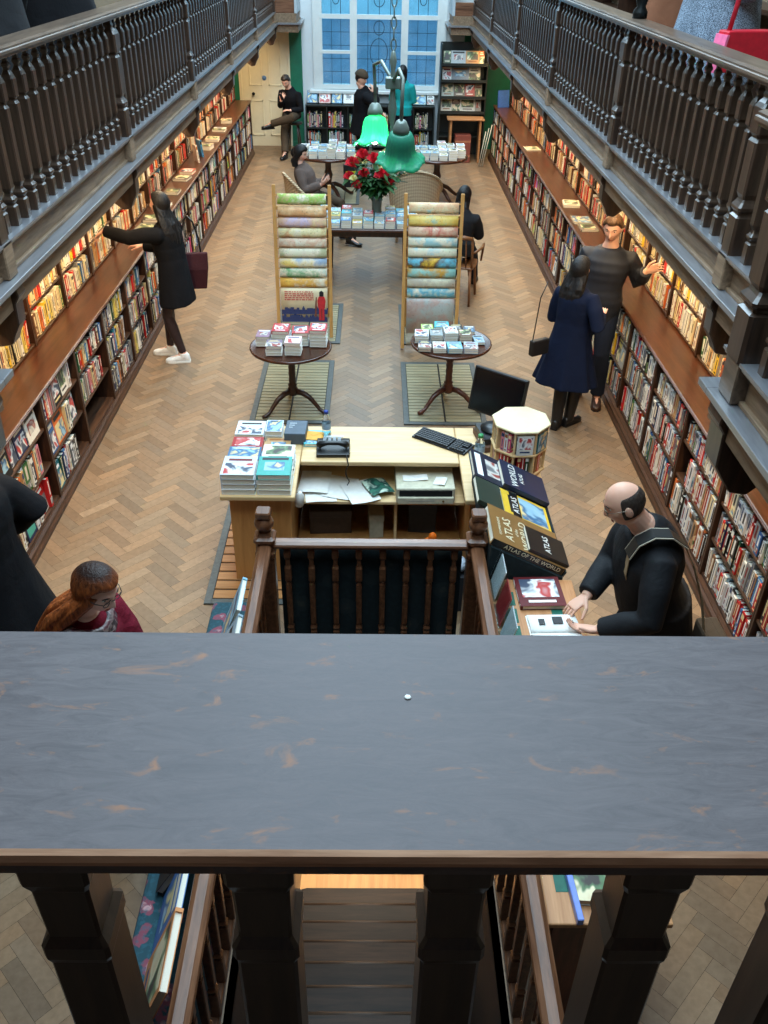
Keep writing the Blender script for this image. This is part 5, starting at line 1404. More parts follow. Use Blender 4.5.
for r, row in enumerate(rc):
    x = 1.262
    for i, (w, nm, c) in enumerate(row):
        M = Matrix.Translation((x+w/2, 18.22, rk[r]+.012)) @ Matrix.Rotation(R(-20),4,'X') @ Matrix.Rotation(pi,4,'Z') @ Matrix.Translation((w/2,0,0)) @ Matrix.Diagonal((w-.006,.02,.215,1))
        put_book(M, c, '%s face-out book, %s along, %s shelf of the cover rack' % (nm, ORD[i], ORD[r]), 'face-out books on the cover rack', None, 'picture_book')
        x += w-.008
tag(MB().box(1.37,2.07,17.72,18.06,.76,.79).box(1.42,1.46,17.76,18.04,.002,.759).box(1.98,2.02,17.76,18.04,.002,.759).build('side_table', wood('side_table_oak', (150,100,60), (186,132,86), 'x', .4, .8), None, bevel=.005), 'narrow oak side table in front of the cover rack', 'table')
crt = tag(MB().box(-.15,.15,-.1,.1,0,.5).box(-.152,.152,-.102,.102,.1,.14,1).box(-.152,.152,-.102,.102,.36,.40,1).build('standing_carton', [plain('red_card', (126,62,48), .6), plain('card_band', (160,100,70), .6)], None, (1.68,17.86,.004), (0,0,R(4)), bevel=.004), 'red-brown carton standing on the floor under the oak side table', 'box')
for i in range(3):
    tag(MB().tube([(0,0,.01),(.10+.02*i,.06,.62+.06*i)], .008, 6).build('poster_tube', plain('tube%d' % i, (190,186,170), .6), None, (1.98+.035*i,17.45,0)), ('shortest','middle','tallest')[i]+' of three thin tubes leaning by the last low bookcase', 'tube')
tag(MB().box(-.11,.11,-.012,.012,0,.3).box(-.105,.105,-.0125,-.0121,.01,.29,1).build('file_board', [plain('royal_blue', (50,90,170), .4), plain('royal_blue2', (60,104,184), .4)], None, (2.42,17.9,.9735), (R(-8),0,R(14)), bevel=.003), 'royal blue board standing at the far end of the bald-man side ledge', 'board')
tag(MB().box(-.13,.13,-.02,.02,0,.30).box(-.11,.11,-.0215,-.0195,.02,.28,1).build('chalk_panel', [plain('dark_frame', (36,32,30), .5), plain('slate_panel', (50,54,58), .6)], None, (-.075,18.93,.8425), (R(-3),0,0), bevel=.006), 'dark boxed display standing on the window case beside the hatted person', 'display')

# ------------------------------------------------------------------ books lying on the ledges
def ledge_books(s, items):
    S = SIDES[s]
    for i, (y, dx, w, h, t, c, lab) in enumerate(items):
        x = S['xf'] + s*(.02+w/2+dx)
        lay(x, y, .9725, w, h, t, c, lab+' on the %s side ledge' % S['nm'], 'books lying on the ledges', R(BR.uniform(-8,8)), name='ledge_book')
ledge_books(-1, [(9.75,.0,.2,.26,.02,(150,150,146),'grey magazine nearest the reaching woman lying'),(10.1,.02,.19,.24,.03,(70,60,54),'dark book second beyond the reaching woman lying'),(10.65,.01,.2,.26,.02,(236,232,226),'white magazine with red print lying'),(11.3,.02,.18,.22,.03,(120,112,104),'taupe book lying'),(12.0,.02,.2,.24,.03,(90,84,80),'charcoal book lying'),(12.35,.02,.18,.2,.04,(190,90,70),'rust and white book lying'),
                (13.9,.02,.2,.24,.06,(214,196,166),'thick cream book lying'),(14.5,.01,.2,.24,.04,(226,206,176),'pale peach book lying'),(15.3,.02,.2,.24,.03,(230,226,216),'ivory book lying'),(16.0,.02,.18,.22,.05,(200,180,150),'beige book lying at far end')])
ledge_books(1, [(14.2,.0,.22,.24,.02,(236,224,190),'cream pamphlet alone lying'),(11.0,.02,.2,.26,.03,(236,226,196),'cream paper-covered book lying'),(10.3,.0,.22,.28,.02,(150,140,126),'olive picture book lying'),(10.0,.03,.2,.26,.02,(120,110,104),'brown-grey picture book lying')])
for i, (y, c, lab) in enumerate(((13.4,(70,150,214),'sky blue book propped upright on the cream-door side ledge'), (13.05,(236,234,230),'white book propped beside the sky blue book on the ledge'))):
    M = Matrix.Translation((-2.52, y, .975)) @ Matrix.Rotation(R(-60),4,'Z') @ Matrix.Rotation(R(6),4,'X') @ Matrix.Translation((.08,0,0)) @ Matrix.Diagonal((.16,.025,.23,1))
    put_book(M, c, lab, None, 1, 'propped_book')

# ------------------------------------------------------------------ pendant lamp with two green glass bells
PL = thing('pendant_lamp', 'hanging chain lamp with green glass bell shades, one lit', 'lamp', (0,0,0))
LX, LY = .058, 3.2
LMP = plain('verdigris_metal', (128,140,132), .4, .5, .2)
ch = []
z = ZT; k = 0
chn = MB()
while z > 3.47:
    q = Matrix.Translation((LX, LY, z-.0225)) @ Matrix.Rotation(R(90)*(k % 2), 4, 'Z')
    chn.tube([(.008*cos(a*pi/6), 0, .018*sin(a*pi/6)) for a in range(13)], .0022, 5, 0, q, False); z -= .031; k += 1
chn.build('chain', LMP, PL)
MB().lathe([(.09,ZT-.03),(.09,ZT-.012),(.02,ZT-.002)], 20, Matrix.Translation((LX,LY,0))).build('ceiling_rose', IRON, PL)
st = MB(); st.lathe([(.005,3.18),(.009,3.20),(.006,3.23),(.011,3.26),(.015,3.29),(.009,3.32),(.007,3.40),(.012,3.43),(.006,3.46)], 12, Matrix.Translation((LX,LY,0))); 
st.cbox((LX,LY,3.365), (.05,.03,.035)); st.build('stem', LMP, PL, bevel=.003)
GRN = N('green_glass_shade'); GRN.b.inputs['Base Color'].default_value = srgb(66,160,134); GRN.b.inputs['Roughness'].default_value = .35; GRN.b.inputs['Subsurface Weight'].default_value = .0
_tl = GRN.n('ShaderNodeBsdfTranslucent'); _tl.inputs[0].default_value = srgb(90,216,160); _mxs = GRN.n('ShaderNodeMixShader'); _mxs.inputs[0].default_value = .38
GRN.l(GRN.b.outputs[0], _mxs.inputs[1]); GRN.l(_tl.outputs[0], _mxs.inputs[2]); GRN.l(_mxs.outputs[0], GRN.t.nodes['Material Output'].inputs['Surface'])
def bell(c, tilt_axis, tilt, lit, k=1.0):
    M = Matrix.Translation(c) @ Matrix.Rotation(tilt, 4, tilt_axis)
    n = 96; prof = [(.022,.100),(.036,.092),(.044,.076),(.047,.056),(.049,.036),(.057,.018),(.073,.006),(.083,.001)]
    rings = []
    for j, (r, z) in enumerate(prof):
        ww = max(0, (j-4)/3)
        rings.append([M @ Vector(((r*k*(1+.02*cos(24*a))+.004*ww*sin(6*a))*cos(a), (r*k*(1+.02*cos(24*a))+.004*ww*sin(6*a))*sin(a), z*k-.007*ww*cos(6*a))) for a in [2*pi*i/n for i in range(n)]])
    m = MB(); m.loft(rings, cap=False)
    sh = m.build('glass_shade', GRN.mat, PL); so = sh.modifiers.new('thick','SOLIDIFY'); so.thickness = .003
    MB().lathe([(.012,.135),(.018,.13),(.026,.112),(.028,.098),(.020,.093)], 16, M).build('shade_holder', LMP, sh)
    bl = MB(); bl.lathe([(.001,.0),(.02,.01),(.028,.035),(.022,.06),(.012,.08),(.012,.10)], 14, M)
    bl.build('bulb', emis('lit_bulb', (255,250,225), 30) if lit else plain('frosted_bulb', (200,210,205), .3), sh)
    top = M @ Vector((0,0,.135)); a = Vector((LX,LY,3.37))
    mid = (top+a)/2+Vector(((c[0]-LX)*.6, (c[1]-LY)*.6, .075))
    MB().tube([tuple(a), tuple(a.lerp(mid,.6)+Vector((0,0,.03))), tuple(mid), tuple(top.lerp(mid,.4)+Vector((0,0,.02))), tuple(top)], .006, 8).build('arm', LMP, PL)
    return M @ Vector((0,0,.035))
bell((.085, 3.08, 3.145), 'X', R(14), False)
pb_ = bell((-.0, 3.34, 3.145), 'X', R(-12), True, .95)
ld_ = bpy.data.lights.new('bulb_light', 'POINT'); ld_.energy = 16; ld_.color = (1,.93,.78); ld_.shadow_soft_size = .03
lo_ = bpy.data.objects.new('bulb_light', ld_); COL.objects.link(lo_); lo_.location = pb_ + Vector((0,0,-.03))
# ------------------------------------------------------------------ upper gallery wall case by the tweed coat
UB = thing('gallery_bookcase', 'upper gallery bookcase behind the balustrade on the bald-man side', 'bookcase', (0,0,0))
MB().box(2.60,2.9,6.0,14.0,3.02,3.05).build('shelf', CASEY, UB); MB().box(2.60,2.9,6.0,14.0,3.34,3.37).build('shelf', CASEY, UB)
MB().box(2.60,2.9,6.0,14.0,2.44,3.0).build('cupboard', CASE, UB)
for y in (6.0,7.6,9.2,10.8,12.4,14.0): MB().box(2.60,2.9,y-.015,y+.015,3.051,3.339).build('upright', CASE, UB)
ur = random.Random(2); y = 7.63; i = 0
while y < 13.6:
    t_ = ur.choice([.03,.04,.05,.06]); cn = ur.choice(['red','white','cream','navy','blue','tan','teal','brown'])
    if min(abs(y+t_/2-q) for q in (9.2,10.8,12.4)) > .06:
        M = Matrix.Translation((2.64, y+t_/2, 3.052)) @ Matrix.Rotation(pi,4,'Z') @ Matrix.Diagonal((.16,t_,ur.uniform(.22,.27),1))
        if y < 10.9:
            put_book(M, cn, '%s spine, %s along the upper gallery shelf' % (cn, ORD[i]) if i < 40 else '%s spine, beyond the fortieth, number %d words on along the upper gallery shelf' % (cn, i), 'books on the upper gallery shelf', name='gallery_book'); i += 1
            if i > 38: break
    y += t_+.004
# ------------------------------------------------------------------ people
def V(*a): return Vector(a if len(a) == 3 else a[0])
def solve(a, b, l1, l2, pole):
    d = b-a; L = min(d.length, (l1+l2)*.992); n = d.normalized(); b = a+n*L
    x = (l1*l1-l2*l2+L*L)/(2*L); hh = sqrt(max(l1*l1-x*x, 0))
    p = pole-n*pole.dot(n)
    if p.length < 1e-4: p = n.orthogonal()
    return a+n*x+p.normalized()*hh, b
def ring(c, ax, ay, rx, ry, n=20, fold=0, nf=9, ph=0):
    out = []
    for k in range(n):
        a = 2*pi*k/n; q = 1+fold*sin(nf*a+ph)+fold*.5*sin((nf*2-3)*a+1.3+ph)
        ca, sa = cos(a), sin(a)
        ca_ = math.copysign(abs(ca)**.85, ca); sa_ = math.copysign(abs(sa)**.9, sa)
        out.append(c+ax*(rx*q*ca_)+ay*(ry*q*sa_))
    return out
def remesh(mb, voxel, it=2, fac=.5):
    me = mb.mesh('tmp', [PAPER]); o = bpy.data.objects.new('tmp', me); COL.objects.link(o)
    r = o.modifiers.new('r', 'REMESH'); r.mode = 'VOXEL'; r.voxel_size = voxel; r.use_smooth_shade = True
    if it:
        s = o.modifiers.new('s', 'SMOOTH'); s.iterations = it; s.factor = fac
    dg = bpy.context.evaluated_depsgraph_get(); dg.update()
    out = bpy.data.meshes.new_from_object(o.evaluated_get(dg), depsgraph=dg)
    bpy.data.objects.remove(o); bpy.data.meshes.remove(me)
    return out
def link(me, name, mats, parent, label=None):
    me.materials.clear()
    for m in (mats if isinstance(mats, (list, tuple)) else [mats]): me.materials.append(m)
    me.polygons.foreach_set('use_smooth', [True]*len(me.polygons)); me.name = name
    o = bpy.data.objects.new(name, me); COL.objects.link(o); o.parent = parent
    if label: o['label'] = label
    return o
def g_(x, m, s): return math.exp(-((x-m)/s)**2)
def head_pt(d, off=0.0, fem=False):
    """a point of the head for a unit direction d; +y is the face"""
    x, y, z = d
    rx, ry, rz = .0745+off, .095+off, .116+off
    p = Vector((rx*x, ry*y, rz*z))
    zl = p.z
    if z < -.1:
        t = min(1, (-z-.1)/.9)
        p.x *= 1-.34*t**1.2
        if y < 0: p.y *= 1-.55*t
    if z > .1 and y < 0: p.y *= 1.06
    if y > .15:
        X, Z = p.x, p.z
        f = min(1, (y-.15)/.4)
        p.y -= .006*f*g_(Z, .0, .08)                               # flatter face
        p.y += f*.024*g_(X, 0, .0125)*(g_(Z, -.026, .016)+.55*g_(Z, -.004, .018)+.25*g_(Z, .018, .018))   # nose
        p.y -= f*.011*(g_(X, .031, .017)+g_(X, -.031, .017))*g_(Z, .016, .014)
        p.y += f*.006*g_(Z, .037, .010)*g_(abs(X), .026, .03)
        p.y += f*.006*g_(X, 0, .022)*(g_(Z, -.058, .008)+.9*g_(Z, -.072, .007))
        p.y -= f*.004*g_(X, 0, .02)*g_(Z, -.065, .004)
        p.y += f*.010*g_(X, 0, .022)*g_(Z, -.098, .014)
        p.y += f*.004*(g_(X, .045, .02)+g_(X, -.045, .02))*g_(Z, -.02, .025)
    return p
def head_mesh(mb, M, n=40, m=32, off=None):
    vs = []; fs = []
    for i in range(m+1):
        t = pi*i/m
        for k in range(n):
            a = 2*pi*k/n; d = Vector((sin(t)*cos(a), sin(t)*sin(a), cos(t)))
            vs.append(head_pt(d, 0 if off is None else off(d)))
    for i in range(m):
        for k in range(n):
            a = i*n+k; b = i*n+(k+1) % n; fs.append((a, a+n, b+n, b))
    mb.add(vs, fs, 0, True, M)
SKIN = {}
def skin(name, c):
    m = N(name); v = m.coord(); nz = m.noise(v, 9, 3); c = srgb(*c)
    m.base(m.mix(nz, tuple(x*.88 for x in c[:3])+(1,), (min(1,c[0]*1.1), c[1]*1.0, c[2]*.98, 1))); m.rough(.5)
    m.b.inputs['Subsurface Weight'].default_value = .08; m.b.inputs['Subsurface Radius'].default_value = (.01,.004,.002); m.b.inputs['Specular IOR Level'].default_value = .35
    return m.mat
SK1 = skin('fair_skin', (226,178,154)); SK2 = skin('warm_skin', (206,156,128))
def hairmat(name, c1, c2, rough=.5):
    m = N(name); v = m.coord((46,46,8)); f = m.noise(v, 1.6, 4, .6, .3); 
    m.base(m.ramp(f, [(.3, srgb(*c1)), (.72, srgb(*c2))])); m.rough(rough); m.bump(f, .9, .008); m.b.inputs['Specular IOR Level'].default_value = .35
    return m.mat
HB = hairmat('black_hair', (9,8,9), (26,22,22)); HBR = hairmat('brown_hair', (44,28,18), (104,74,48)); HRED = hairmat('auburn_hair', (74,30,14), (196,104,50))
_t = HRED.node_tree; _tc = _t.nodes.new('ShaderNodeTexCoord'); _sx = _t.nodes.new('ShaderNodeSeparateXYZ'); _mr = _t.nodes.new('ShaderNodeMapRange'); _t.links.new(_tc.outputs['Object'], _sx.inputs[0]); _t.links.new(_sx.outputs['Z'], _mr.inputs['Value'])
_mr.inputs['From Min'].default_value = 1.60; _mr.inputs['From Max'].default_value = 1.67
_mx2 = _t.nodes.new('ShaderNodeMix'); _mx2.data_type = 'RGBA'; _old = _t.nodes['Principled BSDF'].inputs['Base Color'].links[0].from_socket
_t.links.new(_mr.outputs[0], _mx2.inputs[0]); _t.links.new(_old, _mx2.inputs[6]); _mx2.inputs[7].default_value = srgb(44,26,20); _t.links.new(_mx2.outputs[2], _t.nodes['Principled BSDF'].inputs['Base Color']); HGR = hairmat('greying_stubble', (38,30,26), (66,54,46), .7)
EYEW = plain('eye_white', (225,222,216), .25); EYED = plain('eye_iris', (38,28,22), .2); LIPS = plain('lips', (178,92,86), .45); BROW = plain('eyebrow', (44,32,26), .8)
def hand(mb, w, d, n, left, curl=.35, k=1.0, spread=1.0):
    d = d.normalized(); n = (n-d*n.dot(d)).normalized(); s = d.cross(n)*(1 if not left else -1)    # s points to the thumb
    R_ = [(-.012,.024,.018),(.015,.030,.016),(.045,.040,.0145),(.075,.042,.013),(.092,.038,.011)]
    mb.loft([ring(w+d*t*k, s, n, a*k, b*k, 14) for t, a, b in R_])
    for off, L, r in ((-.031,.058,.0072),(-.0105,.070,.0078),(.0105,.076,.008),(.031,.068,.0078)):
        a = w+d*.084*k+s*off*k; pts = [a-d*.012*k]; dd = (d+s*off*2.2*spread).normalized(); rr = [r*1.05]
        ang = .10
        for j, f in enumerate((.45,.32,.25)):
            ang += curl*(1 if j else .7)
            q = dd*cos(ang)+n*sin(ang); a = a+q*L*f*k; pts.append(a.copy()); rr.append(r*(1-.10*(j+1)))
        mb.tube(pts, [x*k for x in rr], 8); mb.ell(pts[-1], (r*.72*k,)*3, 8, 6)
    a = w+d*.018*k+s*.028*k; q1 = (d*.62+s*.75+n*.28).normalized(); q2 = (d*.86+s*.30+n*.42*(.6+curl)).normalized()
    b = a+q1*.042*k; c = b+q2*.030*k; e = c+q2*.024*k
    mb.tube([a-q1*.015*k, b, c, e], [.0125*k,.0105*k,.0095*k,.0075*k], 8); mb.ell(e, (.0072*k,)*3, 8, 6)
def foot(mb, an, toe, k=1.0, hi=.0, heel=.0):
    """shoe from the ankle point towards toe (flat direction)"""
    f = V(toe.x, toe.y, 0).normalized(); s = f.cross(V(0,0,1)); z0 = an.z-.085*k; up = V(0,0,1)
    f3 = toe.normalized()
    def P(t, wdt, h, lift=0): return ring(an+f3*t*k+up*(-.085*k+h*k/2+lift), s, up, wdt*k, h*k/2, 14)
    mb.loft([P(-.062,.020,.05), P(-.055,.034,.085), P(-.02,.038,.10), P(.03,.040,.09), P(.09,.045,.066), P(.14,.045,.052), P(.175,.034,.042), P(.19,.015,.03)])
    mb.tube([an+V(0,0,.015), an+V(0,0,-.03)], [.043*k,.044*k], 12)
def person(name, label, S):
    base = V(S['base']); root = thing(name, label, 'person', base)
    k = S.get('h', 1.72)/1.72; fem = S.get('fem', False); vx = S.get('vox', .006)
    L = lambda p: V(p)-base
    pel, ch, hd = L(S['pel']), L(S['chest']), L(S['head'])
    up = (ch-pel).normalized()
    def axes(deg):
        f = V(-sin(R(deg)), cos(R(deg)), 0); f = (f-up*f.dot(up)).normalized(); return f.cross(up), f
    hx, hy = axes(S['hipdir']); sx, sy = axes(S.get('chestdir', S['hipdir']))
    fd = V(S['face']).normalized(); hx_ = fd.cross(V(0,0,1) if abs(fd.z) < .95 else V(0,1,0)).normalized()
    hup = hx_.cross(fd); tilt = S.get('roll', 0)
    if tilt: hup = (hup*cos(R(tilt))+hx_*sin(R(tilt))); hx_ = fd.cross(hup)
    HM = Matrix(((hx_.x,fd.x,hup.x,hd.x),(hx_.y,fd.y,hup.y,hd.y),(hx_.z,fd.z,hup.z,hd.z),(0,0,0,1))) @ Matrix.Scale(k*.97, 4)
    sw = (.160 if fem else .180)*k*S.get('wide', 1)
    sho = {-1: ch-sx*sw, 1: ch+sx*sw}            # 1 = right side of the person
    hip = {-1: pel-hx*.092*k, 1: pel+hx*.092*k}
    hands = {1: L(S['rh']), -1: L(S['lh'])}; feet = {1: L(S['rf']), -1: L(S['lf'])}
    ep = {1: V(S.get('rep', (0,0,-1)))*1.0-sy*.35+sx*.35, -1: V(S.get('lep', (0,0,-1)))*1.0-sy*.35-sx*.35}
    kp = {1: V(S['rkp']) if 'rkp' in S else hy, -1: V(S['lkp']) if 'lkp' in S else hy}
    elb, wri, kne, ank = {}, {}, {}, {}
    for s in (-1, 1):
        elb[s], wri[s] = solve(sho[s], hands[s], .285*k, .255*k, ep[s])
        kne[s], ank[s] = solve(hip[s], feet[s], .43*k, .43*k, kp[s])
    bulk = S.get('bulk', 1.0)
    # ---- the body: one surface
    b = MB()
    def torso(mb, grow, t0=-.12, neck=True, hem=None, wmul=1.0, fold=0, belly=0):
        T = [(-.12,.150,.105),(0,.165,.118),(.15,.158,.116),(.40,.135 if not fem else .118,.102),(.70,.158 if not fem else .140,.118),(.88,.162 if not fem else .142,.108),(.98,.128 if not fem else .112,.090),(1.09,.074,.064)]
        T = [q for q in T if q[0] >= t0]
        rings = []
        for t, rx, ry in T:
            ax = (hx*(1-t)+sx*t).normalized() if 0 <= t <= 1 else (hx if t < 0 else sx); ay = up.cross(ax)
            c = pel.lerp(ch, t) + ay*(.014*k*sin(pi*max(0,min(1,t)))*1) + ay*belly*g_(t,.3,.25)
            gg = grow*(1 if t < 1.05 else 1.15)
            rings.append(ring(c, ax, ay, rx*k*bulk*wmul+gg, ry*k*bulk+gg+belly*g_(t,.3,.25)*.5, 22, fold, 7, t*5))
        return rings
    neck0 = ch+up*.03*k; neck1 = hd-hup*.07*k-fd*.015*k
    tr = torso(b, 0); tr.append(ring(neck0.lerp(neck1,.5), sx, sx.cross((neck1-neck0).normalized())*-1, .056*k, .060*k, 22)); b.loft(tr)
    b.tube([neck0-up*.02, neck0.lerp(neck1,.5), neck1, hd-hup*.02-fd*.01], [.066*k,(.050 if fem else .058)*k,(.048 if fem else .056)*k,.05*k], 16)
    head_mesh(b, HM)
    for s in (-1, 1):
        b.ell(HM @ V(s*.074,-.012,-.004), (.008*k,.020*k,.030*k), 10, 8, 0, None, HM.to_3x3().normalized() @ Matrix.Rotation(R(-18*s),3,'Z'))
        b.tube([sho[s]-sx*s*.06*k-up*.032*k, sho[s]-up*.028*k, sho[s].lerp(elb[s],.5), elb[s], elb[s].lerp(wri[s],.35), wri[s]], [.05*k,.054*k,.046*k,.038*k,.040*k,.026*k], 14)
        fdir = V(S.get('rhd' if s > 0 else 'lhd', tuple(wri[s]-elb[s]))); n = V(S.get('rhn' if s > 0 else 'lhn', (0,0,-1)))
        hand(b, wri[s], fdir, n, s < 0, S.get('curl', .35), k)
        b.tube([hip[s]+up*.03, hip[s].lerp(kne[s],.25), hip[s].lerp(kne[s],.6), kne[s], kne[s].lerp(ank[s],.28), kne[s].lerp(ank[s],.6), ank[s]], [.088*k,.088*k,.070*k,.053*k,.057*k,.046*k,.036*k], 16)
    for s, key in ((1,'rt'), (-1,'lt')):
        toe = V(S.get(key, tuple(hy))); f3 = toe.normalized()
        b.tube([ank[s], ank[s]+f3*.05*k-V(0,0,.04*k), ank[s]+f3*.14*k-V(0,0,.06*k)], [.034*k,.036*k,.026*k], 12)
    body = link(remesh(b, vx, 2), 'body', S.get('skin', SK1), root)
    # ---- face
    for s in (-1, 1):
        e = MB().ell((s*.031,.0612,.016), (.0135,.0125,.0095), 12, 8, 0, HM); eo = e.build('eye', EYEW, root)
        MB().ell((s*.031,.0705,.015), (.0058,.0042,.0058), 10, 6, 0, HM).build('iris', EYED, eo)
        MB().tube([HM @ V(s*.014,.0835,.034), HM @ V(s*.031,.081,.039), HM @ V(s*.049,.069,.034)], [.0024*k,.003*k,.0018*k], 6).build('eyebrow', S.get('browm', BROW), root)
    MB().tube([HM @ V(-.021,.0775,-.066), HM @ V(-.010,.0825,-.062), HM @ V(0,.084,-.0635), HM @ V(.010,.0825,-.062), HM @ V(.021,.0775,-.066)], [.0018*k,.0048*k,.0046*k,.0048*k,.0018*k], 8).build('lips', LIPS, root)
    # ---- hair
    hr = S.get('hair')
    if hr:
        mt, style = hr[0], hr[1]
        hm = MB()
        def off(d):
            x, y, z = d
            if style == 'bald':     # ring of short hair round the back and sides
                m_ = max(0, min(1, (.74-z)/.25)) * max(0, min(1, (z+.62)/.2)) * max(0, min(1, (.42-y-.3*max(0,z))/.2))
                return -.010+.0135*m_
            line = .52 if y > .55 else (.52-(.55-y)*1.15)      # hairline falls from the brow to the nape
            line = max(line, -.58)
            if abs(x) > .75 and -.35 < y < .30 and style == 'short': line = max(line, -.05)
            m_ = max(0, min(1, (z-line)/.16))
            thick = {'short':.016, 'long':.020, 'bob':.022, 'crop':.012}[style]
            return -.012+(thick+.012)*m_ + (.0025*sin(9*x+7*z)*sin(8*y+5*x) if m_ > .5 and style in ('short','crop') else 0)
        head_mesh(hm, HM, 48, 40, off)
        if style in ('long', 'bob'):
            Ln = S.get('hairlen', .42)*k; bd = V(S.get('hairdir', tuple(-fd))); bd = V(bd.x, bd.y, 0); bd = bd.normalized() if bd.length > .05 else -sy
            side = bd.cross(V(0,0,1)); c0 = hd+hup*.02
            R2 = []
            spread = S.get('hairwide', 1.0)
            for i in range(11):
                t = i/10; z = -Ln*t
                c = c0+bd*(.004+.093*min(1,t*1.9)-.012*t+S.get('hairslope',0)*t)*k+V(0,0,z-.01)+side*.01*sin(t*4)
                gr = min(1, .93+1.5*t); rx = (.086+.016*sin(pi*min(1,t*1.3)))*k*(1-.28*t)*(1+(spread-1)*min(1,t*1.8))*gr; ry = (.072-.014*t)*k*gr*(1 if t < .8 else .85)
                n = 36
                R2.append([c+side*(rx*(1+.035*sin(9*a+3*t)+.03*sin(17*a+t*6))*cos(a))+bd*(ry*(1+.05*sin(13*a-2*t))*sin(a)) for a in [2*pi*q/n for q in range(n)]])
            hm.loft(R2)
            for q in range(S.get('locks', 0)):      # separate locks on the outside
                a = -1.2+2.4*q/max(1,S['locks']-1); 
                pts = [c0+bd*((.02+.10*min(1,t*2))*cos(a*.8)+S.get('hairslope',0)*t)*k+side*(.080*sin(a)*(1+(spread-1)*min(1,t*1.8)))*k*(1-.15*t)+V(0,0,-Ln*t*(.85+.15*cos(q*2.1)))+side*.012*sin(6*t+q) for t in [j/8 for j in range(9)]]
                hm.tube(pts, [.008,.015,.02,.022,.021,.02,.018,.014,.006], 8)
        ho = link(remesh(hm, .0045 if vx < .006 else .008, 5 if style in ('long','bob') else 1), 'hair', mt, root)
    # ---- clothes
    wv = max(.008, vx*1.3)
    if S.get('bottom'):
        mt, kind = S['bottom']
        g = MB(); e = .012 if kind == 'trousers' else .003
        g.loft([r for r in torso(g, e*.8, -.12)[:4]])
        for s in (-1, 1):
            a_ = ank[s].lerp(kne[s], .04)
            ks = 1 if kind != 'trousers' else 1.12
            g.tube([hip[s]+up*.03, hip[s].lerp(kne[s],.25), hip[s].lerp(kne[s],.6), kne[s], kne[s].lerp(ank[s],.28), kne[s].lerp(ank[s],.6), a_], [.088*k+e,.088*k+e,.070*k*ks+e,.053*k*ks+e,.057*k*ks+e,(.046 if kind != 'trousers' else .055)*k+e,(.036 if kind != 'trousers' else .054)*k+e], 16)
        link(remesh(g, wv, 2), 'trousers' if kind == 'trousers' else 'tights', mt, root)
    if S.get('shoes'):
        mt, kind = S['shoes']
        for s, key in ((1,'rt'), (-1,'lt')):
            g = MB(); toe = V(S.get(key, tuple(hy))); foot(g, ank[s], toe, k*1.02)
            if kind == 'boots': g.tube([ank[s]-V(0,0,.03), ank[s].lerp(kne[s],.35), ank[s].lerp(kne[s],.80)], [.050*k,.062*k,.068*k], 14)
            o = link(remesh(g, .006, 2), 'boot' if kind == 'boots' else 'shoe', mt, root)
            f3 = V(toe.x,toe.y,0).normalized(); sd = f3.cross(V(0,0,1))
            sl = MB(); c = ank[s]+V(0,0,-.083*k)
            pts = [(-.066,.03),(-.05,.038),(.03,.041),(.10,.047),(.16,.044),(.192,.02)]
            sl.loft([[c+f3*t*k+sd*(q*w*k)+V(0,0,zz) for q, zz in ((-1,-.004),(1,-.004),(1,.014),(-1,.014))] for t, w in pts], smooth=False)
            sl.build('sole', S.get('sole', BLACK), o)
    if S.get('top'):
        T = S['top']; mt = T['mat']; e = T.get('e', .022)
        g = MB()
        if 'hemz' in T:       # coat or dress: falls from the waist to the hem
            rings = []
            hz = T['hemz']-base.z; w0 = pel.lerp(ch, .35); fl = T.get('flare', .12)
            n = 7
            fwd = T.get('fwd', 0)
            for i in range(n):
                t = i/(n-1); z = hz+(w0.z-hz)*t
                c = V(pel.x+(w0.x-pel.x)*t, pel.y+(w0.y-pel.y)*t, z)+hy*fwd*(1-t)
                rx = (.140*t+.165*(1-t))*k*bulk+e+fl*(1-t)**1.3; ry = (.105*t+.125*(1-t))*k*bulk+e+fl*.8*(1-t)**1.3
                rings.append(ring(c, hx, hy, rx, ry, 40, T.get('fold', .05)*(1-t), 8, 0))
            up_r = []
            for r in torso(g, e, .40, belly=T.get('belly', 0)): up_r.append(r)
            g.loft(rings); g.loft(up_r)
            g.loft([ring(w0-up*.06, hx, hy, .135*k*bulk+e, .102*k*bulk+e, 22), ring(w0+up*.12, sx, sy, .14*k*bulk+e, .106*k*bulk+e, 22)])
        else:
            g.loft(torso(g, e, -.12, belly=T.get('belly', 0)))
            hb = T.get('drop', .06)
            g.loft([ring(pel-up*hb-V(0,0,.02), hx, hy, .160*k*bulk+e, .118*k*bulk+e, 22), ring(pel+up*.08, hx, hy, .163*k*bulk+e, .118*k*bulk+e+.004, 22)])
        g.tube([ch-up*.01*k, ch+up*.05*k, neck0.lerp(neck1,.25)+up*.0, neck0.lerp(neck1, T.get('collar', .085)*5.2)], [.115*k,.092*k,.076*k,.071*k], 18)
        for s in (-1, 1):
            ee = e*.85; j = .995
            we = elb[s].lerp(wri[s], T.get('cuff', .96))
            g.ell(sho[s]-sx*s*.02-up*.034*k, (.053*k+ee*.5,)*3, 12, 8)
            g.tube([sho[s]-sx*s*.07*k-up*.040*k, sho[s]-up*.030*k, sho[s].lerp(elb[s],.5), elb[s], elb[s].lerp(wri[s],.45), we], [.048*k+ee,.050*k+ee,.050*k+ee,.044*k+ee,.041*k+ee,.034*k+ee*.8], 14)
        link(remesh(g, wv, T.get('sm', 12), .6), T.get('name', 'jacket'), mt, root, T.get('label'))
    J = dict(sho=sho, elb=elb, wri=wri, kne=kne, ank=ank, pel=pel, ch=ch, hd=hd, HM=HM, sx=sx, sy=sy, up=up, hx=hx, hy=hy, root=root, k=k)
    return J
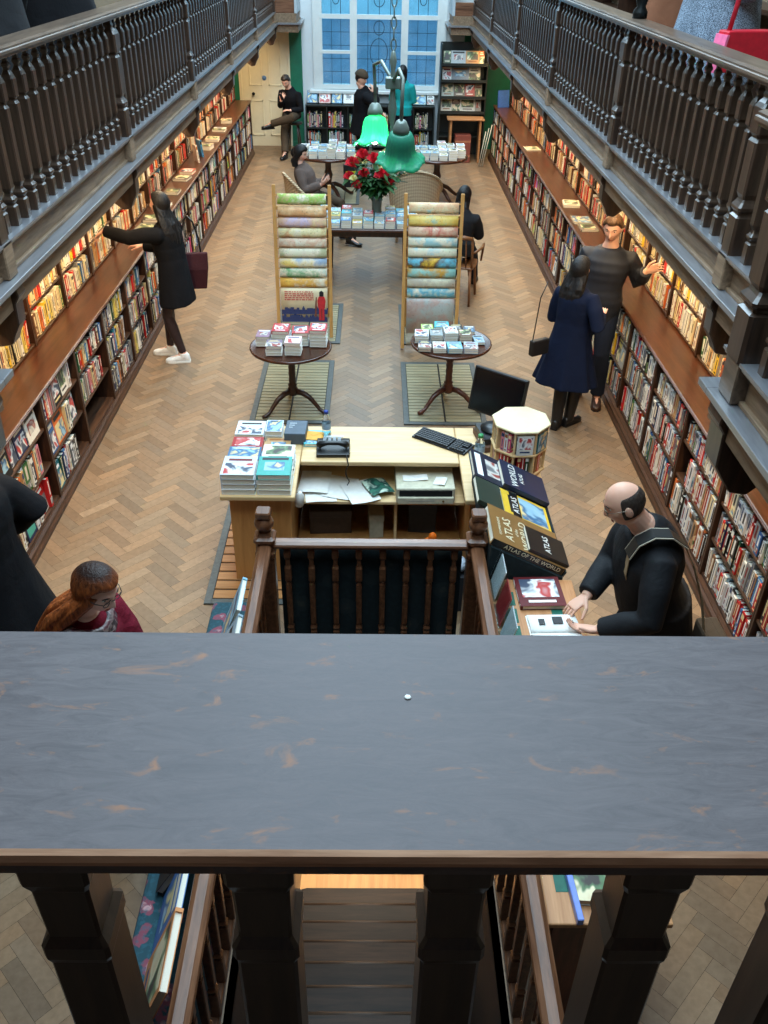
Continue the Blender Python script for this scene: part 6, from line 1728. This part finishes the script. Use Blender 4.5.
def glasses(J, mat, name='glasses'):
    HM = J['HM']; m = MB()
    for s in (-1, 1):
        m.tube([HM @ V(s*.033+.022*cos(a*pi/8), .093-.007*abs(cos(a*pi/8)), .012+.017*sin(a*pi/8)) for a in range(17)], .0018, 6, cap=False)
        m.tube([HM @ V(s*.055,.086,.018), HM @ V(s*.074,.055,.016), HM @ V(s*.080,.0,.012), HM @ V(s*.079,-.02,-.006)], .0018, 6)
    m.tube([HM @ V(-.011,.091,.014), HM @ V(0,.096,.017), HM @ V(.011,.091,.014)], .0018, 6)
    return m.build(name, mat, J['root'])
def phone_in_hand(loc, rot, label):
    t = thing('mobile_phone', label, 'phone', loc); t.rotation_euler = rot
    MB().box(-.036,.036,-.004,.004,-.072,.072).build('case', BLACK, t, bevel=.003)
    MB().box(-.032,.032,-.0046,-.0042,-.066,.066).build('screen', plain('phone_screen', (30,34,40), .1), t)
    return t
def quilt():
    m = N('navy_quilt'); w_ = m.n('ShaderNodeTexWave', wave_type='BANDS', bands_direction='Z'); w_.inputs['Scale'].default_value = 4.2; w_.inputs['Distortion'].default_value = .6; m.l(m.coord(), w_.inputs['Vector'])
    m.base(m.mix(w_.outputs['Fac'], srgb(20,23,32), srgb(25,29,40))); m.rough(.7); m.bump(w_.outputs['Fac'], .15, .012); return m.mat
HDK = hairmat('dark_brown_hair', (24,18,14), (54,42,34))
C_BLK = cloth('black_wool', (20,20,23)); C_NAVY = quilt(); C_COAT = cloth('navy_coat', (15,23,44)); C_JKT = cloth('black_cotton', (20,21,25), .75, 200, 6, .6, .3)
C_JEAN = cloth('dark_denim', (30,36,50)); C_CHAR = cloth('charcoal', (34,34,36)); C_BURG = cloth('burgundy_knit', (112,28,44), .95, 120, 14, .8); C_GREYB = cloth('brown_grey_wool', (96,82,76)); C_TEAL = cloth('teal_jersey', (30,150,150)); C_OLIVE = cloth('olive_brown', (70,58,46))
C_TIGHT = plain('sheer_black_tights', (52,38,38), .5, .3); C_RED = cloth('red_cloth', (176,24,44)); C_BOOT = plain('black_leather', (22,20,20), .4, .5); C_SHOE = plain('brown_leather', (58,36,24), .4); C_TRN = plain('white_leather', (232,230,226), .5)
def tweed():
    m = N('blue_grey_tweed'); v = m.coord(); a = m.noise(v, 220, 2); b_ = m.noise(m.coord((1,1,.25)), 14, 3)
    c = m.ramp(a, [(.38, srgb(40,48,60)), (.62, srgb(150,166,184))]); m.base(m.mix(.45, c, m.ramp(b_, [(.35, (.35,.35,.38,1)), (.65, (1,1,1,1))]), 'MULTIPLY')); m.rough(.95); m.bump(a, .5, .004); return m.mat
C_TWEED = tweed(); C_BRN = cloth('brown_coat', (126,82,60))

# 1 woman reaching to the cream-door side shelves
w1 = person('person', 'woman in short black coat and white trainers reaching up to the shelves', dict(base=(-2.08,8.46,0), h=1.68, fem=True, vox=.005, hipdir=82, chestdir=72,
  pel=(-1.97,8.48,.90), chest=(-2.00,8.47,1.36), head=(-2.04,8.48,1.57), face=(-.93,.30,.05), rh=(-2.30,8.66,1.12), lh=(-2.56,8.33,1.36), lep=(0,-.3,-1), lhd=(-.70,.12,-.55), lhn=(-.5,0,-1), rhd=(-1,.1,.1), rf=(-2.13,8.58,.085), lf=(-1.96,8.40,.085), rt=(-1,.05,0), lt=(-1,-.12,0),
  hair=(HB,'long'), hairlen=.50, hairdir=(.95,-.35,0), hairwide=1.5, hairslope=.05, locks=9, bottom=(C_TIGHT,'tights'), shoes=(C_TRN,'shoe'), sole=PAPER, top=dict(mat=C_BLK, hemz=.62, flare=.03, fold=.02, e=.03, name='coat', cuff=.97), skin=SK1))
bg1 = thing('tote_bag', 'dark red-brown tote bag hanging from the reaching woman\'s shoulder', 'bag', (-1.83, 8.66, .70), R(8))
MB().loft([[(-.13,-.05,0),(.13,-.05,0),(.13,.05,0),(-.13,.05,0)],[(-.16,-.055,.2),(.16,-.055,.2),(.16,.055,.2),(-.16,.055,.2)],[(-.165,-.02,.36),(.165,-.02,.36),(.165,.02,.36),(-.165,.02,.36)]], smooth=False).build('body', cloth('oxblood_canvas', (58,26,30), .6), bg1, bevel=.012, seg=2)
MB().tube([(-.10,-.02,.34),(-.08,-.02,.52),(-.03,-.0,.68),(.0,.0,.72),(.05,.0,.66),(.09,-.0,.5),(.10,.02,.34)], .009, 8).build('strap', C_BOOT, bg1)
# 2 man in dark quilted jacket
m2 = person('person', 'smiling man with brown hair and navy quilted jacket reaching to a shelf', dict(base=(2.09,7.64,0), h=1.78, vox=.005, hipdir=160, chestdir=166,
  pel=(2.06,7.66,.96), chest=(2.09,7.66,1.43), head=(2.07,7.61,1.655), face=(-.40,-.82,-.36), lh=(2.38,7.46,1.33), rh=(1.88,7.72,.88), lep=(.2,-.4,-1), lhd=(.8,-.1,.35), lhn=(0,-1,0), rhd=(-.1,0,-1), rf=(2.00,7.70,.09), lf=(2.16,7.56,.09), rt=(-.5,-.8,0), lt=(-.2,-.95,0),
  hair=(HBR,'short'), bottom=(C_JEAN,'trousers'), shoes=(C_SHOE,'shoe'), bulk=1.06, top=dict(mat=C_NAVY, e=.03, name='jacket', drop=.1, collar=.045), skin=SK1))
# 3 woman in navy coat
w3 = person('person', 'woman with long black hair and flared navy coat, black boots', dict(base=(1.72,7.12,0), h=1.60, fem=True, vox=.005, hipdir=-35, chestdir=-40,
  pel=(1.72,7.10,.86), chest=(1.72,7.11,1.25), head=(1.73,7.14,1.44), face=(.70,.62,.12), rh=(1.95,7.10,1.06), lh=(1.78,7.36,1.02), rhd=(.3,.7,.3), rep=(.1,-.3,-1), lhd=(.6,.4,.1), rf=(1.80,7.10,.085), lf=(1.68,7.04,.085), rt=(.7,.6,0), lt=(.5,.8,0),
  hair=(HB,'long'), hairlen=.42, hairdir=(-.7,-.6,0), hairwide=1.5, locks=9, bottom=(C_TIGHT,'tights'), shoes=(C_BOOT,'boots'), top=dict(mat=C_COAT, hemz=.44, flare=.11, fold=.06, e=.024, name='coat')))
hb3 = thing('hand_bag', 'small black bag at the hip of the navy-coated woman', 'bag', (1.43, 7.0, .74), R(30))
MB().box(-.09,.09,-.03,.03,0,.14).build('body', C_BOOT, hb3, bevel=.012, seg=2); MB().tube([(-.08,0,.13),(-.02,.03,.5),(.06,.05,.62)], .005, 6).build('strap', C_BOOT, hb3)
# 4 bald man reading at the table
b4 = person('person', 'balding man with glasses and black jacket leafing through a book', dict(base=(1.42,3.42,0), h=1.76, vox=.0045, hipdir=86, chestdir=92, wide=1.06,
  pel=(1.47,3.42,.93), chest=(1.335,3.40,1.385), head=(1.185,3.385,1.575), face=(-.88,.10,-.46), rh=(1.075,3.36,1.035), lh=(1.10,3.17,.985), rep=(.2,.6,-.7), lep=(.2,-.6,-.9), rhd=(-.72,-.35,-.42), rhn=(-.2,-.3,-1), lhd=(-.95,.15,-.02), lhn=(.05,.3,1), curl=.30, rf=(1.42,3.55,.09), lf=(1.46,3.28,.09), rt=(-1,.15,0), lt=(-1,-.15,0),
  hair=(HGR,'bald'), bottom=(C_CHAR,'trousers'), shoes=(C_BOOT,'shoe'), bulk=1.12, top=dict(mat=C_JKT, e=.030, name='jacket', belly=.03, drop=.12, collar=.075, cuff=.93), skin=SK1))
glasses(b4, plain('wire_frame', (120,110,96), .3, .5, .8))
# the camera strap over his left shoulder, with a padded piece
rt_ = b4['root']; k4 = b4['k']
def onb(p): return V(p)-V((1.42,3.42,0))
sh = b4['sho'][-1]; c4 = b4['ch']; sx4, sy4, up4 = b4['sx'], b4['sy'], b4['up']
def strap(mb, pts, w, t, nrm):
    rings = []
    for i, p in enumerate(pts):
        a = pts[max(i-1,0)]; b_ = pts[min(i+1,len(pts)-1)]; d = (b_-a).normalized(); n_ = nrm[i]; n_ = (n_-d*n_.dot(d)).normalized(); s_ = d.cross(n_)
        rings.append([p+s_*w/2+n_*t/2, p-s_*w/2+n_*t/2, p-s_*w/2-n_*t/2, p+s_*w/2-n_*t/2])
    mb.loft(rings, smooth=False)
q0 = sh.lerp(c4, .42)
arc = [q0+sy4*.155-up4*.22+sx4*.03, q0+sy4*.155-up4*.10, q0+sy4*.125+up4*.01, q0+sy4*.075+up4*.072, q0+up4*.096, q0-sy4*.075+up4*.070, q0-sy4*.135-up4*.01, q0-sy4*.165-up4*.14-sx4*.02, q0-sy4*.18-up4*.34-sx4*.05, q0-sy4*.17-up4*.52-sx4*.08]
nr = [sy4, sy4, (sy4+up4*.5), (sy4*.5+up4), up4, (up4-sy4*.5), (up4*.4-sy4), -sy4, -sy4, -sy4]
st4 = thing('camera_strap', 'tan webbing bag strap with black shoulder pad on the balding man', 'strap', (1.42,3.42,0))
m = MB(); strap(m, arc, .036, .004, nr); m.build('webbing', cloth('tan_webbing', (168,144,112), .8, 300), st4)
m = MB(); strap(m, [p+n_.normalized()*.007 for p, n_ in list(zip(arc, nr))[2:7]], .072, .010, nr[2:7]); pd = m.build('shoulder_pad', plain('black_pad', (24,26,26), .45), st4, bevel=.003)
m = MB(); strap(m, [p+n_.normalized()*.006 for p, n_ in list(zip(arc, nr))[2:7]], .082, .006, nr[2:7]); m.build('pad_piping', plain('grey_piping', (176,166,146), .6), pd)
# the bag it carries, behind him
gb = thing('shoulder_bag', 'olive canvas shoulder bag hanging at the back of the balding man', 'bag', (1.73,3.24,.62), R(92))
MB().box(-.16,.16,-.055,.055,0,.26).box(-.162,.162,-.062,.0,.13,.262).build('body', C_OLIVE, gb, bevel=.02, seg=2)
# the white picture book he holds
ob4 = thing('open_book', 'open white picture book held by the balding man over the table', 'book', (.90,3.165,.965), R(92))
pg = MB()
for s in (-1, 1):
    pg.sheet(lambda u, v: (s*(.002+.13*u), -.12+.24*v, .004+.018*sin(pi*min(u*1.1,1))*(1-u*.6)), 8, 4)
po = pg.build('pages', PAPER, ob4); po.modifiers.new('thick','SOLIDIFY').thickness = .006
MB().box(-.135,.135,-.125,.125,-.008,-.004).build('cover', PAPER, ob4)
PKM = plain('print_black', (40,40,42), .5)
for (x, y, w, h) in ((-.07,.05,.05,.035),(-.07,-.05,.05,.035),(.06,.06,.04,.03),(.07,-.02,.05,.05),(.05,-.085,.03,.02)): MB().box(x-w/2,x+w/2,y-h/2,y+h/2,.022,.0235).build('printed_photo', PKM, ob4)
# 5 red-haired woman
r5 = person('person', 'auburn-haired woman with dark glasses and burgundy top, lower corner of the hall', dict(base=(-1.22,2.78,0), h=1.68, fem=True, vox=.0045, hipdir=-125, chestdir=-120,
  pel=(-1.26,2.82,.90), chest=(-1.215,2.79,1.345), head=(-1.105,2.74,1.565), face=(.80,-.42,-.42), rh=(-1.02,2.45,1.08), lh=(-.90,2.70,1.08), rhd=(.9,.1,.1), lhd=(.7,-.6,.1), rhn=(0,0,1), lhn=(0,0,1), rf=(-1.30,2.74,.09), lf=(-1.18,2.88,.09), rt=(.8,-.5,0), lt=(.8,-.5,0),
  hair=(HRED,'long'), hairlen=.36, hairdir=(-.97,.12,0), hairwide=1.25, hairslope=.20, locks=11, bottom=(C_JEAN,'trousers'), shoes=(C_BOOT,'shoe'), top=dict(mat=C_BURG, e=.026, name='jumper', collar=.07), skin=skin('pale_skin', (232,190,172))))
glasses(r5, plain('dark_frame_glasses', (26,20,20), .3))
sc_ = MB()
for rr, zz in ((.105,-.005),(.096,.03)):
    sc_.tube([r5['ch']+r5['sx']*((rr+.012*sin(3*a))*cos(a))+r5['sy']*(rr*.92*sin(a)+.015)+r5['up']*(zz+.014*sin(2*a+1)-.02*sin(a)) for a in [2*pi*q/26 for q in range(27)]], .027, 10)
sc_.build('scarf', pict_mat('patterned_scarf', [(96,84,84),(60,50,54),(130,112,110),(84,40,50)], 22), r5['root'])
bk5 = tag(MB().box(-.10,.10,-.13,.13,0,.02).build('book_in_hand', PAPER, None, (-.90,2.50,1.135), (0,0,R(-35)), bevel=.002), 'white paperback held by the auburn-haired woman', 'book')
# 6 person in black coat at the near left bookcase
d6 = person('person', 'person in long black coat cut by the picture edge beyond the auburn-haired woman', dict(base=(-2.0,3.5,0), h=1.84, vox=.007, hipdir=80, chestdir=84,
  pel=(-1.96,3.46,1.0), chest=(-1.98,3.48,1.50), head=(-2.10,3.50,1.71), face=(-.9,.1,-.3), rh=(-1.98,3.78,1.12), lh=(-2.06,3.14,1.02), lep=(.5,-.1,-1), rf=(-1.96,3.58,.09), lf=(-1.94,3.34,.09), rt=(-1,0,0), lt=(-1,0,0),
  hair=(HB,'short'), bottom=(C_CHAR,'trousers'), shoes=(C_BOOT,'shoe'), bulk=1.25, top=dict(mat=C_BLK, hemz=.45, flare=.16, fold=.04, e=.055, name='coat')))
# 7 man perched by the door
p7 = person('person', 'young man in dark jumper perched with crossed leg by the cream door, looking at phone', dict(base=(-1.72,18.2,0), h=1.76, vox=.008, hipdir=150, chestdir=155,
  pel=(-1.62,18.42,.735), chest=(-1.64,18.34,1.12), head=(-1.70,18.22,1.32), face=(-.25,-.75,-.6), rh=(-1.78,18.02,1.02), lh=(-1.62,18.04,.84), rhd=(.3,-.2,.6), rhn=(.3,.7,.2), lhd=(-.5,-.3,.1), rf=(-1.74,17.86,.09), lf=(-2.0,18.02,.60), rt=(-.3,-.9,0), lt=(-.8,-.5,.1), lkp=(.6,-.8,.2),
  hair=(HDK,'short'), bottom=(C_OLIVE,'trousers'), shoes=(C_BOOT,'shoe'), top=dict(mat=C_BLK, e=.022, name='jumper')))
stl = thing('stool', 'dark wooden stool under the perched man by the cream door', 'stool', (-1.60,18.47,0))
MB().lathe([(.16,.53),(.175,.545),(.17,.565),(.001,.57)], 24).build('seat', DARK, stl)
for a in range(4): MB().tube([(.11*cos(a*pi/2+.7),.11*sin(a*pi/2+.7),.54),(.17*cos(a*pi/2+.7),.17*sin(a*pi/2+.7),.004)], [.018,.014], 8).build('leg', DARK, stl)
phone_in_hand((-1.765,17.95,1.085), (R(30),0,R(-30)), 'black phone in the hand of the perched man')
tag(MB().ell((0,0,.14), (.20,.15,.14), 18, 12).ell((.08,.02,.22), (.10,.09,.09), 14, 8).build('rucksack', C_CHAR, None, (-1.42,17.75,.004)), 'slumped black rucksack on the floor by the perched man', 'bag')
# 8 person with cap by the window case
h8 = person('person', 'person in dark cap and black coat holding a phone near the face', dict(base=(-.28,16.25,0), h=1.80, vox=.008, hipdir=-60, chestdir=-75,
  pel=(-.22,16.25,.98), chest=(-.20,16.22,1.44), head=(-.24,16.20,1.655), face=(.85,-.40,-.25), rh=(-.03,16.05,1.46), lh=(.06,16.30,1.12), rep=(.2,-.5,-1), rhd=(-.2,.2,1), rhn=(-.7,.4,0), rf=(-.38,16.15,.09), lf=(-.28,16.34,.09), rt=(.7,-.4,0), lt=(.8,-.1,0),
  hair=(HB,'crop'), bottom=(C_CHAR,'trousers'), shoes=(C_BOOT,'shoe'), bulk=1.08, top=dict(mat=C_BLK, hemz=.78, flare=.03, fold=.02, e=.034, name='coat')))
cp = MB(); head_mesh(cp, h8['HM'], 36, 28, lambda d: -.012+.045*max(0, min(1, (d[2]-.12+.12*d[1]*0)/.18)))
cp.build('cap', C_OLIVE, h8['root'])
phone_in_hand((-.005,16.06,1.56), (R(10),0,R(60)), 'black phone at the face of the person in the dark cap')
yb = thing('shopping_bag', 'black bag with a yellow square standing under the far round table', 'bag', (-.42,15.75,.003), R(6))
MB().loft([[(-.11,-.06,0),(.11,-.06,0),(.11,.06,0),(-.11,.06,0)],[(-.12,-.05,.38),(.12,-.05,.38),(.12,.05,.38),(-.12,.05,.38)]], smooth=False).build('body', plain('bag_black', (24,26,26), .6), yb, bevel=.006)
MB().box(-.085,.085,-.0665,-.062,.14,.28).build('yellow_square', plain('bag_yellow', (206,196,40), .6), yb)
MB().tube([(-.06,-.045,.37),(-.05,-.045,.46),(.05,-.045,.46),(.06,-.045,.37)], .006, 6).build('handle', BLACK, yb)
# 9 woman in teal top at the window
t9 = person('person', 'woman with long black hair and teal top facing the big window', dict(base=(.50,17.75,0), h=1.70, fem=True, vox=.008, hipdir=-15, chestdir=-15,
  pel=(.52,17.75,.92), chest=(.52,17.75,1.36), head=(.50,17.78,1.56), face=(.2,.95,-.25), rh=(.68,17.98,1.08), lh=(.42,18.05,1.10), rf=(.60,17.75,.09), lf=(.43,17.75,.09), rt=(.2,.9,0), lt=(0,1,0),
  hair=(HB,'long'), hairlen=.44, hairdir=(-.1,-1,0), locks=5, bottom=(C_JEAN,'trousers'), shoes=(C_BOOT,'shoe'), top=dict(mat=C_TEAL, e=.02, name='jumper')))
# 10 woman in the wicker chair
s10 = person('person', 'seated woman in brown-grey coat looking at her phone in the wicker chair', dict(base=(-.85,12.75,0), h=1.64, fem=True, vox=.008, hipdir=-100, chestdir=-100,
  pel=(-.90,12.76,.575), chest=(-1.02,12.78,.965), head=(-1.03,12.75,1.165), face=(.90,-.15,-.40), rh=(-.74,12.56,.80), lh=(-.72,12.72,.80), rhd=(.7,.2,.5), lhd=(.7,-.1,.5), rhn=(0,.6,.6), lhn=(0,-.6,.6), rf=(-.34,12.42,.11), lf=(-.44,12.74,.10), rt=(.9,-.35,-.2), lt=(.9,-.2,0), rkp=(.3,0,1), lkp=(.3,0,1),
  hair=(HB,'bob'), hairlen=.19, hairdir=(-1,.1,0), bottom=(C_OLIVE,'trousers'), shoes=(C_BOOT,'boots'), top=dict(mat=C_GREYB, e=.03, name='coat')))
phone_in_hand((-.685,12.63,.885), (R(40),0,R(70)), 'black phone held by the woman in the wicker chair')
# 11 woman seated by the blue-map rack
s11 = person('person', 'seated woman with long black hair and dark jacket seen from behind, beside the blue-map rack', dict(base=(1.02,10.4,0), h=1.66, fem=True, vox=.007, hipdir=-15, chestdir=-20,
  pel=(1.02,10.38,.62), chest=(1.04,10.42,.99), head=(1.05,10.49,1.185), face=(.35,.85,-.4), rh=(1.27,10.72,.74), lh=(1.0,10.80,.74), rhd=(-.4,.8,.1), lhd=(.4,.7,.1), rf=(1.27,10.92,.09), lf=(1.02,10.98,.09), rt=(.3,.9,0), lt=(.1,1,0), rkp=(.2,.5,1), lkp=(0,.5,1),
  hair=(HB,'long'), hairlen=.34, hairdir=(-.3,-.9,0), locks=5, bottom=(C_JEAN,'trousers'), shoes=(C_BOOT,'shoe'), top=dict(mat=C_CHAR, e=.028, name='jacket')))
# 12 two visitors on the upper gallery, bald-man side
g12 = person('person', 'visitor in blue-grey tweed coat with a red bag on the upper gallery', dict(base=(2.26,6.45,2.442), h=1.70, fem=True, vox=.009, hipdir=-60, chestdir=-60,
  pel=(2.22,6.45,3.35), chest=(2.22,6.45,3.80), head=(2.26,6.48,4.0), face=(.9,.3,-.2), rh=(2.30,6.10,3.5), lh=(2.36,6.80,3.5), rf=(2.24,6.35,2.53), lf=(2.20,6.55,2.53), rt=(.9,.4,0), lt=(.9,.4,0),
  hair=(HB,'bob'), hairlen=.2, bottom=(C_RED,'trousers'), shoes=(C_BOOT,'shoe'), bulk=1.4, top=dict(mat=C_TWEED, hemz=2.98, flare=.07, fold=.04, e=.05, name='coat')))
rb = thing('hand_bag', 'bright red handbag with pink gusset hanging by the tweed coat', 'bag', (2.20,5.84,3.10), R(14))
MB().prism([(-.19,0),(.19,0),(.16,.22),(-.16,.22)], 'y', -.055, .055).build('body', plain('red_leather', (190,22,44), .4), rb, bevel=.008, seg=2)
MB().prism([(-.20,-.002),(-.185,-.002),(-.155,.20),(-.17,.20)], 'y', -.06, .06).build('gusset', plain('pink_leather', (232,110,150), .4), rb)
MB().tube([(-.13,0,.19),(-.10,0,.42),(-.06,.02,.75)], .014, 8).build('strap', plain('red_strap', (180,24,44), .5), rb)
MB().lathe([(.012,-.004),(.016,-.004),(.016,.004),(.012,.004),(.012,-.004)], 12, Matrix.Translation((-.13,0,.20)) @ Matrix.Rotation(R(90),4,'X'), cap=False).build('ring', plain('steel_ring', (190,190,190), .25, .5, 1), rb)
g13 = person('person', 'visitor in brown coat behind the tweed coat on the upper gallery', dict(base=(2.28,7.62,2.442), h=1.74, vox=.009, hipdir=-20, chestdir=-20,
  pel=(2.26,7.62,3.38), chest=(2.26,7.62,3.84), head=(2.26,7.66,4.05), face=(.4,.9,-.2), rh=(2.44,7.50,3.3), lh=(2.08,7.76,3.3), rf=(2.34,7.62,2.53), lf=(2.18,7.62,2.53),
  hair=(HBR,'short'), bottom=(C_CHAR,'trousers'), shoes=(C_BOOT,'shoe'), top=dict(mat=C_BRN, hemz=2.96, flare=.05, fold=.03, e=.035, name='coat')))
g14 = person('person', 'visitor in black coat on the upper gallery above the reaching woman, cut by the frame', dict(base=(-2.40,7.55,2.442), h=1.74, vox=.009, hipdir=20, chestdir=20,
  pel=(-2.40,7.55,3.38), chest=(-2.40,7.55,3.84), head=(-2.40,7.6,4.05), face=(-.4,.9,-.2), rh=(-2.2,7.62,3.3), lh=(-2.62,7.5,3.3), rf=(-2.32,7.55,2.53), lf=(-2.48,7.55,2.53),
  hair=(HB,'short'), bottom=(C_CHAR,'trousers'), shoes=(C_BOOT,'shoe'), bulk=1.3, top=dict(mat=C_BLK, hemz=2.86, flare=.12, fold=.03, e=.05, name='coat')))
g15 = person('person', 'visitor in charcoal coat nearest the photographer on the cream-door side gallery', dict(base=(-2.38,6.15,2.442), h=1.70, vox=.009, hipdir=60, chestdir=60,
  pel=(-2.38,6.15,3.35), chest=(-2.38,6.15,3.80), head=(-2.4,6.2,4.0), face=(-.8,.5,-.2), rh=(-2.3,6.4,3.3), lh=(-2.5,5.95,3.3), rf=(-2.36,6.25,2.53), lf=(-2.40,6.05,2.53),
  hair=(HBR,'short'), bottom=(C_CHAR,'trousers'), shoes=(C_BOOT,'shoe'), bulk=1.2, top=dict(mat=C_CHAR, hemz=2.92, flare=.05, fold=.03, e=.04, name='coat')))
place_shelf_books()
# ------------------------------------------------------------------ light
def area(name, loc, rot, sx, sy, power, col):
    l = bpy.data.lights.new(name, 'AREA'); l.shape = 'RECTANGLE'; l.size = sx; l.size_y = sy; l.energy = power; l.color = col
    o = bpy.data.objects.new(name, l); COL.objects.link(o); o.location = loc; o.rotation_euler = rot; return o
area('skylight', (0, 9.7, ZT-.05), (0,0,0), 3.0, 17.5, 1500, (.60,.83,1.0))
for s in (-1, 1):
    xo = -2.02 if s < 0 else 2.0
    for y in (4.4, 7.0, 9.6, 12.2, 14.8, 17.2):
        a = area('shelf_strip_lamp', (xo, y, 2.12), (0, R(-48)*(-1 if s < 0 else 1)*1, 0), .06, 2.3, 46, (1.0,.74,.42))
area('basement_lamp', (.0, 5.2, -.35), (0,0,0), 1.2, 1.2, 90, (1.0,.86,.66))
w = bpy.data.worlds.new('dusk_sky'); SC.world = w; w.use_nodes = True
bg = w.node_tree.nodes['Background']
bg.inputs[0].default_value = (.26,.52,.72,1); bg.inputs[1].default_value = 2.0
SC.view_settings.view_transform = 'Standard'; SC.view_settings.look = 'None'; SC.view_settings.gamma = 1
SC.view_settings.use_curve_mapping = False; SC.view_settings.exposure = 0.18
